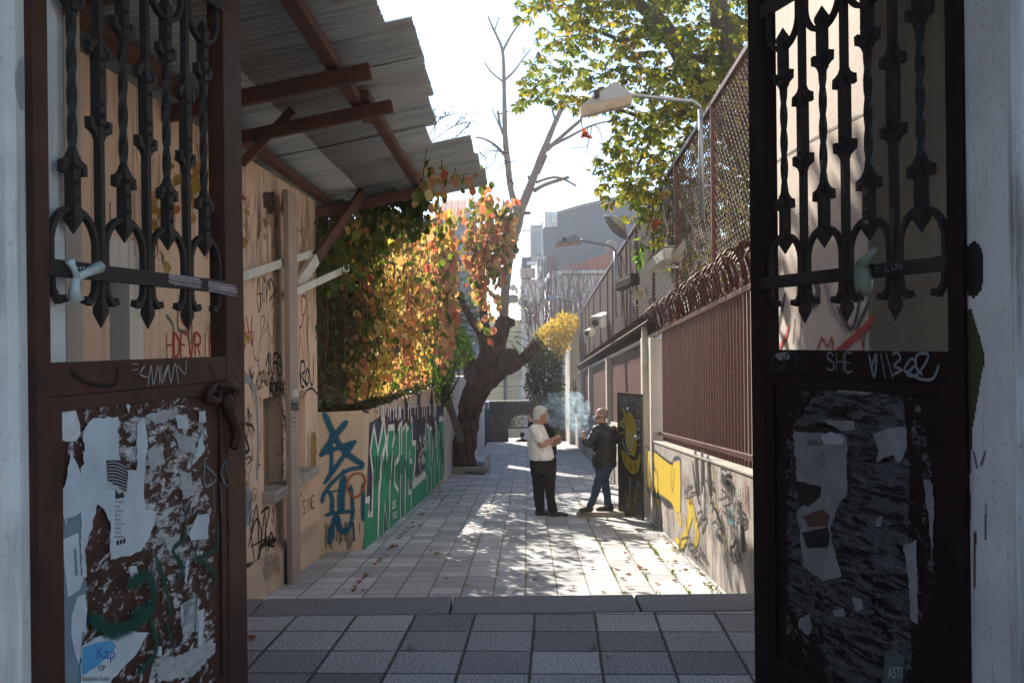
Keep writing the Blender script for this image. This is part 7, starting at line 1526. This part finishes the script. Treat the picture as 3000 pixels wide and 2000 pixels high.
for i in range(n_):
    y = rnd(8.3, 17) if rnd(0, 1) < .8 else rnd(17, 24); k = random.choice((0, 0, 1, 1, 2, 3))
    gx.append((XW(y)-.03-(k*.305)-abs(rnd(-.012, .012))-(rnd(0, .10)**1 if k == 0 else 0), y, zA(y)))
gx = np.array(gx); k = n3(gx, 1.5, 3)+RNG.normal(size=n_)*.12 > .10; gx = gx[k]; m_ = len(gx)
leaf_mesh('joint_weeds', gx, rdir(m_, (0, 0, 1.1), .8), rdir(m_), RNG.uniform(.015, .05, m_), leafmat('weed_green', [(.2, (.05, .09, .015)), (.8, (.16, .22, .04))], .4), None, SLIM, kind='stuff', label='low green weeds growing in the paving joints by the right wall', cat='weeds')
# bird droppings / worn paint marks on the setts are part of the paving; small dry plant at the canopy post
wd = np.array([tuple(on_floor(886+rnd(-8, 8), 1655+rnd(-3, 3))+V((rnd(-.05, .05), 0, rnd(0, .14)))) for _ in range(70)]); leaf_mesh('small_weed', wd, rdir(70, (0, 0, .6)), rdir(70), RNG.uniform(.03, .06, 70), M['creeper_green'], None, LEAF, label='small weed growing at the wall foot behind the canopy post', cat='weed')
# ================================================================ people
SKIN = plain('skin', (.50, .27, .19), (.44, .22, .15), 12, .5, .15, 40, .002)
SKIN2 = plain('skin_pale', (.54, .33, .25), (.47, .27, .2), 12, .5, .15, 40, .002)
def fabric(name, a, b=None, sc=9): return plain(name, a, b, sc, .85, .5, 14, .02, 0, .15)
class Fig:
    """builds one continuous surface out of overlapping volumes measured at a given distance"""
    def __init__(s, d): s.d = d
    def q(s, x, y, dd=0.0): return P(x, y, s.d+dd)
    def m(s, px): return px/F*s.d
    def new(s): s.mb = MB(); return s
    def e(s, x, y, dd, r, ry=None, rz=None, M_=None):
        r = (r, ry or r, rz or r); s.mb.ell(s.q(x, y, dd), r, 16, 10, M_); return s
    def cap(s, pts):
        """limb: (x, y, dd, radius) joints"""
        q = [s.q(a, b, c) for a, b, c, r in pts]; rr = [r for *_, r in pts]; P2, R2 = [], []
        for k in range(len(q)-1):
            for t in (0, .25, .5, .75): P2.append(q[k].lerp(q[k+1], t)); R2.append(rr[k]+(rr[k+1]-rr[k])*t)
        P2.append(q[-1]); R2.append(rr[-1]); s.mb.tube(P2, R2, 12)
        for k in (0, -1): s.mb.ell(q[k], rr[k], 12, 8)
        return s
    def loft(s, rings, ry=.9, dd=0.0, n=20, sq=2.0):
        """stacked oval sections: (y, x left, x right[, depth radius, depth offset])"""
        i0 = len(s.mb.v)
        for r in rings:
            y, xl, xr = r[:3]; rx = s.m(xr-xl)/2; rd = r[3] if len(r) > 3 and r[3] else rx*ry; do = r[4] if len(r) > 4 else dd
            c = s.q((xl+xr)/2, y, do)
            for j in range(n):
                t = 2*PI*j/n; s.mb.v.append((c.x+rx*math.cos(t), c.y+rd*math.sin(t), c.z))
        k = len(rings)
        for a in range(k-1):
            for j in range(n): s.mb.f.append((i0+a*n+j, i0+(a+1)*n+j, i0+(a+1)*n+(j+1) % n, i0+a*n+(j+1) % n)); s.mb.uv.append([(0.5, 0.5)]*4)
        s.mb.f.append(tuple(i0+j for j in range(n))); s.mb.uv.append([(0.5, 0.5)]*n); s.mb.f.append(tuple(i0+(k-1)*n+j for j in reversed(range(n)))); s.mb.uv.append([(0.5, 0.5)]*n)
        return s
    def hand(s, wrist, palm, fdir, curl, thumb, r=.0095):
        """palm + four bent fingers of different length + thumb; directions in metres (x right, y away, z up)"""
        w, p = s.q(*wrist), s.q(*palm); f = V(fdir).normalized(); c = V(curl).normalized(); sd = f.cross(c).normalized()
        s.mb.tube([w, w.lerp(p, .5), p, p+f*.03], [.027, .033, .038, .03], 10); s.mb.ell(p, (.036, .034, .04), 10, 8)
        for k, (o, L) in enumerate(((-.033, .062), (-.011, .075), (.011, .07), (.032, .055))):
            b = p+f*.034+sd*o; k1 = b+f*L*.42+c*L*.12; k2 = k1+(f*.45+c*.9).normalized()*L*.36; k3 = k2+(c*.95-f*.35).normalized()*L*.3
            s.mb.tube([b-f*.02, b, k1, k2, k3], [r*1.1, r*1.1, r, r*.9, r*.75], 8)
        t0 = p-sd*.034-f*.008; td = V(thumb).normalized(); s.mb.tube([t0, t0+td*.035-sd*.01, t0+td*.068], [r*1.3, r*1.15, r*.85], 8); return s
    def build(s, name, mat, par, vox=.008, smooth=4, wrinkle=0.0):
        o = s.mb.build(name, mat, par, smooth=True)
        r = o.modifiers.new('join', 'REMESH'); r.mode = 'VOXEL'; r.voxel_size = vox; r.use_smooth_shade = True
        k = o.modifiers.new('relax', 'SMOOTH'); k.iterations = smooth; k.factor = .5
        if wrinkle:
            t = D.textures.new('folds', 'CLOUDS'); t.noise_scale = .07; w = o.modifiers.new('folds', 'DISPLACE'); w.texture = t; w.texture_coords = 'GLOBAL'; w.strength = wrinkle
        return o
# ---- man in the white T-shirt
f = Fig(15.55)
m1 = thing('person', on_floor(1603, 1508), 'man with white hair in white T-shirt and black trousers, cigarette in his mouth', 'person', 'two men talking')
f.new().e(1586, 1211, 0, .098, .076, .118).e(1591, 1222, 0, .082, .066, .09).e(1597, 1231, 0, .048, .05, .042).e(1606, 1222, 0, .019, .017, .024).e(1602, 1217, 0, .03, .05, .02).e(1603, 1229, 0, .022, .032, .014).e(1589, 1219, -.078, .020, .013, .032).e(1589, 1219, .078, .020, .013, .032)
f.e(1601.5, 1219.5, -.036, .010, .012, .008)
f.cap([(1583, 1226, 0, .062), (1576, 1246, 0, .066), (1572, 1258, 0, .075)])
f.loft([(1252, 1556, 1592, .15), (1300, 1552, 1608, .15), (1345, 1562, 1612, .10), (1368, 1570, 1606, .06)])
f.cap([(1568, 1258, -.18, .058), (1578, 1284, -.22, .054), (1586, 1304, -.24, .047), (1604, 1296, -.21, .045), (1620, 1286, -.15, .034), (1626, 1283, -.12, .028)])
f.cap([(1580, 1258, .18, .055), (1598, 1300, .22, .046), (1618, 1302, .12, .04), (1627, 1297, .04, .028)])
f.hand((1625, 1284, -.13), (1632, 1280, -.10), (.75, .35, .15), (.1, .6, -.6), (.6, .2, .6))
f.hand((1626, 1297, .03), (1632, 1295, -.01), (.8, -.35, 0), (0, -.6, .55), (.5, -.3, .5))
f.loft([(1380, 1566, 1590, .07, .08), (1440, 1568, 1586, .05, .08), (1500, 1574, 1590, .045, .08)]); f.loft([(1380, 1600, 1622, .07, -.08), (1440, 1602, 1620, .05, -.08), (1500, 1612, 1628, .045, -.08)])
b1_ = f.build('body', SKIN, m1, .007, 3)
f.new().e(1582, 1205, 0, .105, .090, .098).e(1575, 1214, 0, .074, .086, .10).e(1571, 1223, 0, .05, .07, .05).e(1595, 1198, 0, .05, .06, .032)
f.build('hair', plain('white_hair', (.78, .76, .73), (.60, .59, .57), 60, .7, .8, 120, .008), m1, .008, 2, .012)
f.new().e(1603.5, 1227, -.0, .018, .035, .008); f.build('moustache', plain('grey_moustache', (.45, .42, .4), (.35, .33, .3), 60, .8), m1, .005, 1)
f.new().loft([(1242, 1566, 1590, .075), (1248, 1556, 1594, .14), (1254, 1549, 1597, .19), (1266, 1544, 1602, .215), (1285, 1543, 1609, .215), (1305, 1545, 1615, .21), (1322, 1547, 1620, .205), (1336, 1549, 1624.5, .20), (1343, 1550, 1624, .195), (1346, 1551, 1622, .19)])
f.cap([(1566, 1257, -.17, .082), (1574, 1272, -.205, .082), (1581, 1286, -.222, .078)]); f.cap([(1578, 1257, .16, .08), (1588, 1280, .2, .075)])
f.build('t_shirt', fabric('white_cotton', (.92, .90, .92), (.87, .85, .88)), m1, .010, 3, .03)
f.new().loft([(1334, 1553, 1621, .175), (1350, 1551, 1630, .175), (1368, 1552, 1631, .17), (1386, 1555, 1629, .16)])
f.loft([(1372, 1553, 1598, .11, .07), (1400, 1558, 1598, .10, .07), (1425, 1561, 1594, .09, .08), (1450, 1562, 1590, .08, .08), (1480, 1567, 1590, .075, .08), (1498, 1570, 1598, .075, .08), (1504, 1571, 1600, .08, .08)])
f.loft([(1372, 1588, 1631, .11, -.07), (1400, 1592, 1628, .10, -.08), (1420, 1595, 1627.5, .09, -.09), (1450, 1598, 1625, .08, -.09), (1480, 1604, 1630, .075, -.09), (1494, 1609, 1633, .075, -.09), (1499, 1610, 1634, .08, -.09)])
f.build('trousers', fabric('black_cotton', (.016, .016, .017), (.026, .025, .025)), m1, .010, 3, .025)
sh = plain('black_leather', (.018, .017, .017), (.03, .028, .027), 20, .35, .2)
for nm, x0, x1, yb, dd in (('a', 1571, 1609, 1508, .06), ('b', 1610, 1664, 1512, -.1)):
    f.new(); L = x1-x0
    f.e(x0+L*.18, yb-8, dd, .06, .048, .05).e(x0+L*.45, yb-7, dd, .10, .05, .042).e(x0+L*.75, yb-5, dd, .085, .052, .034).e(x0+L*.2, yb-14, dd, .05, .045, .05)
    f.mb.box(*(f.q(x0+1, yb, dd)+V((0, -.048, 0))), *(f.q(x1-1, yb-4, dd)+V((0, .048, 0)))); f.build('shoe', sh, m1, .008, 2)
ci = MB(); ci.tube([f.q(1605, 1229, -.01), f.q(1613, 1234, -.05)], .0055, 8); ci.build('cigarette', solid('cigarette_white', (.78, .76, .72)), label='white cigarette between the lips of the man in the white T-shirt', cat='cigarette')
MB().tube([f.q(1633, 1290, -.06), f.q(1638, 1262, -.07)], .004, 6).build('thin_stick', solid('pale_stick', (.5, .42, .3)), label='thin upright stick held in the hands of the man in the white T-shirt', cat='stick')
# ---- man in the black jacket
f = Fig(15.4)
m2 = thing('person', on_floor(1760, 1495, .08), 'man with glasses and cropped hair in black jacket and jeans, leaning by the door', 'person', 'two men talking')
f.new().e(1762, 1215, 0, .090, .076, .108).e(1757, 1224, 0, .078, .064, .085).e(1753, 1235, -.01, .046, .048, .04).e(1745.5, 1224, -.02, .018, .016, .024).e(1749, 1218, -.01, .028, .048, .018).e(1748, 1231, -.02, .02, .03, .014).e(1772, 1225, -.072, .018, .014, .032).e(1750, 1220.5, -.05, .010, .012, .008)
f.cap([(1764, 1230, 0, .060), (1768, 1250, 0, .07)])
f.loft([(1252, 1752, 1790, .13), (1300, 1748, 1792, .13), (1370, 1752, 1788, .12)]).loft([(1366, 1755, 1785, .07, -.08), (1420, 1742, 1760, .05, -.1), (1485, 1722, 1738, .045, -.12)]).loft([(1366, 1765, 1788, .07, .06), (1430, 1768, 1782, .05, .06), (1485, 1774, 1788, .045, .06)])
f.cap([(1745, 1262, -.1, .05), (1724, 1304, -.16, .042), (1714, 1288, -.2, .032), (1712, 1284, -.21, .028)])
f.hand((1712, 1285, -.21), (1709, 1276, -.22), (-.25, -.1, .9), (.75, -.55, .1), (-.1, -.1, 1), .0105)
f.cap([(1796, 1262, .05, .05), (1806, 1292, .14, .042), (1807, 1270, .24, .03)]); f.hand((1807, 1270, .24), (1806.5, 1263, .24), (0, .1, 1), (.8, 0, .2), (-.5, -.3, .6))
f.build('body', SKIN2, m2, .007, 3)
f.new().e(1764, 1209, .0, .088, .08, .078).e(1772, 1214, 0, .05, .074, .075); f.build('hair', plain('cropped_grey_hair', (.34, .25, .21), (.25, .19, .165), 90, .8, .5, 160, .004), m2, .007, 2)
gb_ = MB()
for a, b in (((1746, 1219.5, -.075), (1758, 1220.5, -.085)), ((1758, 1220.5, -.085), (1773, 1222.5, -.082)), ((1746, 1224.5, -.072), (1756, 1225, -.083)), ((1746, 1219.5, -.075), (1746, 1224.5, -.072)), ((1757, 1220, -.085), (1756, 1225, -.083)), ((1744.5, 1219.5, -.02), (1746, 1219.5, -.075))): gb_.tube([f.q(*a), f.q(*b)], .0042, 6)
go = gb_.build('glasses', M['black_plastic'], m2); MB().poly([f.q(1746, 1219.5, -.074), f.q(1757, 1220.3, -.084), f.q(1756, 1225, -.083), f.q(1746, 1224.5, -.072)]).build('lens', M['glass'], go)
f.new().loft([(1236, 1754, 1778, .075), (1243, 1752, 1782, .09), (1250, 1744, 1792, .15), (1258, 1738, 1801, .19), (1272, 1735, 1805, .205), (1300, 1736, 1805, .20), (1330, 1735, 1806, .20), (1352, 1734, 1806, .20), (1364, 1734.5, 1806, .20), (1368, 1736, 1804, .19)])
f.cap([(1748, 1260, -.1, .078), (1734, 1285, -.14, .07), (1724, 1303, -.16, .064), (1718, 1296, -.185, .054), (1713.5, 1289, -.2, .044)]); f.cap([(1794, 1260, .03, .078), (1804, 1290, .12, .066), (1807, 1276, .22, .048)])
f.build('jacket', plain('black_nylon', (.012, .012, .013), (.02, .02, .021), 9, .42, .6, 12, .02, 0, .5), m2, .010, 3, .035)
MB().box(*(f.q(1772, 1270, -.212)), *(f.q(1783, 1268, -.206))).build('jacket_badge', solid('grey_badge', (.16, .16, .17)), m2)
f.new().loft([(1355, 1742, 1799, .16), (1372, 1744, 1796, .15), (1384, 1746, 1790, .14)]).loft([(1366, 1746, 1794, .10, -.07), (1398, 1741, 1779, .095, -.10), (1420, 1735.5, 1765, .085, -.12), (1452, 1729, 1753, .075, -.13), (1472, 1720, 1744, .07, -.13), (1482, 1716, 1741, .07, -.13)]).loft([(1372, 1757, 1795, .10, .06), (1400, 1759, 1783, .09, .05), (1435, 1764, 1788, .08, .05), (1460, 1769, 1791, .075, .05), (1480, 1770, 1794, .075, .05)])
f.build('jeans', fabric('blue_denim', (.05, .085, .14), (.03, .052, .09)), m2, .010, 3, .028)
sh2 = plain('dark_grey_leather', (.035, .033, .032), (.05, .047, .045), 20, .5, .2)
for x0, x1, yb, dd in ((1735, 1701, 1499, -.13), (1798, 1746, 1495.5, .05)):
    f.new(); L = x1-x0; f.e(x0+L*.2, yb-8, dd, .058, .048, .048).e(x0+L*.5, yb-7, dd, .085, .05, .042).e(x0+L*.76, yb-6, dd, .07, .05, .036).e(x0+L*.2, yb-14, dd, .048, .045, .05)
    a, b = f.q(min(x0, x1)+1, yb, dd), f.q(max(x0, x1)-1, yb-4, dd); f.mb.box(a.x, a.y-.048, a.z, b.x, b.y+.048, b.z); f.build('shoe', sh2, m2, .008, 2)
# ---- third person, almost hidden behind the man in white
f = Fig(16.25)
m3 = thing('person', on_floor(1602, 1497), 'person in black clothing almost hidden behind the man in the white T-shirt, one hand raised', 'person')
f.new().e(1590, 1213, 0, .08, .075, .11).cap([(1590, 1228, 0, .055), (1592, 1248, 0, .06)]).loft([(1250, 1575, 1610, .12), (1370, 1575, 1618, .12)]).loft([(1365, 1574, 1592, .07), (1490, 1578, 1590, .05)]).loft([(1365, 1600, 1620, .07), (1490, 1606, 1618, .05)])
f.cap([(1572, 1262, .0, .05), (1556, 1262, -.05, .042), (1553, 1236, -.1, .03)]); f.hand((1553, 1236, -.1), (1552, 1228, -.1), (-.45, 0, .85), (.8, -.4, .1), (-.2, 0, .9)); f.build('body', SKIN2, m3, .009, 3)
f.new().loft([(1240, 1580, 1604, .1), (1250, 1568, 1616, .16), (1262, 1560, 1622, .18), (1300, 1563, 1624, .19), (1345, 1563, 1630, .19), (1352, 1564, 1631, .19)]).cap([(1574, 1262, 0, .07), (1558, 1264, -.05, .06), (1555, 1240, -.1, .046)]).cap([(1612, 1260, 0, .07), (1622, 1300, -.05, .055), (1622, 1325, -.1, .05)])
f.build('jacket', fabric('black_wool', (.014, .013, .014)), m3, .012, 3, .02)
f.new().loft([(1345, 1564, 1631, .17), (1375, 1566, 1630, .16)]).loft([(1370, 1566, 1598, .1), (1494, 1576, 1594, .07)]).loft([(1370, 1596, 1630, .1), (1420, 1600, 1626, .09), (1494, 1604, 1622, .07)]); f.build('trousers', fabric('charcoal_cotton', (.02, .02, .021)), m3, .012, 3, .02)
f.new().e(1590, 1208, .01, .09, .085, .09); f.build('hair', fabric('dark_hair', (.03, .022, .018)), m3, .01, 2)
for x in (1584, 1614): f.new().e(x, 1494, -.05, .05, .13, .045); f.build('shoe', sh, m3, .01, 2)
# ---- figure under the arch
f = Fig(42.4)
m4 = thing('person', V((P(1530, 1, 42.4).x, 42.4, -4.15)), 'dark silhouette of a person seen from behind under the far arch', 'person', 'people in the far arch')
f.new().e(1530.5, 1274.5, 0, .095, .10, .125).cap([(1530, 1281, 0, .06), (1530, 1287, 0, .07)]).loft([(1290, 1520, 1541, .14), (1340, 1522, 1539, .13)]).loft([(1335, 1522, 1530, .08), (1390, 1523, 1529, .06), (1400, 1523, 1529, .06)]).loft([(1335, 1531, 1539, .08), (1390, 1532, 1538, .06), (1400, 1532, 1538, .06)]).cap([(1518, 1292, 0, .06), (1516, 1320, 0, .05), (1518, 1344, 0, .04)]).cap([(1543, 1292, 0, .06), (1545, 1320, 0, .05), (1543, 1344, 0, .04)])
f.build('body', SKIN, m4, .015, 3)
f.new().e(1530.5, 1273, .0, .105, .11, .115); f.build('hair', fabric('dark_hair2', (.02, .016, .014)), m4, .015, 2)
f.new().loft([(1285, 1525, 1536, .1), (1288, 1518, 1543, .15), (1293, 1514.5, 1546.5, .18), (1320, 1514, 1547, .19), (1348, 1516, 1545, .19)]).cap([(1517, 1293, 0, .08), (1515, 1320, 0, .065), (1517, 1342, 0, .055)]).cap([(1544, 1293, 0, .08), (1546, 1320, 0, .065), (1544, 1342, 0, .055)]); f.build('coat', fabric('black_coat', (.016, .016, .018)), m4, .018, 3)
f.new().loft([(1340, 1518, 1543, .17), (1352, 1518, 1543, .15)]).loft([(1350, 1518, 1531, .1), (1400, 1521, 1530, .08)]).loft([(1350, 1530, 1543, .1), (1400, 1531, 1540, .08)]); f.build('trousers', fabric('black_trousers', (.018, .018, .02)), m4, .018, 3)

# ================================================================ cigarette smoke and the hazy air
sm = MB(); c0 = P(1668, 1205, 15.1)
for x, y, r in ((1700, 1195, .17), (1680, 1180, .19), (1655, 1180, .20), (1625, 1180, .17), (1662, 1205, .22), (1690, 1215, .20), (1640, 1200, .20), (1675, 1240, .17), (1700, 1245, .15), (1618, 1215, .13), (1622, 1236, .10), (1690, 1265, .12), (1650, 1225, .18), (1600, 1170, .12)):
    sm.ell(P(x, y, 15.15), (r, .22, r), 14, 10)
so = sm.build('cigarette_smoke', [], label='bluish cloud of cigarette smoke drifting between the two talking men', cat='smoke', kind='stuff')
rm = so.modifiers.new('join', 'REMESH'); rm.mode = 'VOXEL'; rm.voxel_size = .04; rm.use_smooth_shade = True
n = N('smoke'); n.t.nodes.remove(n.bs)
vec = n.map((1, 1, 1)); w1 = n.node('ShaderNodeTexNoise', {'Vector': vec, 'Scale': 3.2, 'Detail': 2}).outputs[1]
wv = n.node('ShaderNodeVectorMath', {0: vec, 1: n.node('ShaderNodeVectorMath', {0: w1, 'Scale': .9}, operation='SCALE').outputs[0]}, operation='ADD').outputs[0]
f1 = n.noise(5.5, 7, .66, n.map((1, 1, 1.5), (0, .5, 0), vec=wv), 1.0)
dist = n.node('ShaderNodeVectorMath', {0: n.pos, 1: tuple(c0)}, operation='SUBTRACT').outputs[0]
ln = n.node('ShaderNodeVectorMath', {0: n.map((1.55, 3.2, 2.1), vec=dist)}, operation='LENGTH').outputs['Value']
fall = n.ramp(ln, [(.15, 1), (1.0, 0)])
den = n.math('MULTIPLY', n.math('MULTIPLY', n.ramp(f1, [(.50, 0), (.70, 1)]), fall), 18.0)
pv = n.node('ShaderNodeVolumePrincipled', {'Color': (.55, .75, .88), 'Density': den, 'Anisotropy': .35}); n.t.links.new(pv.outputs[0], n.out.inputs['Volume'])
so.data.materials.append(n.m)
n = N('haze'); n.t.nodes.remove(n.bs)
pv = n.node('ShaderNodeVolumePrincipled', {'Color': (.90, .95, 1.0), 'Density': .0016, 'Anisotropy': .7}); n.t.links.new(pv.outputs[0], n.out.inputs['Volume'])
MB().box(-126, -126, -7.2, 126, 126, 17).build('haze', n.m, kind='stuff')
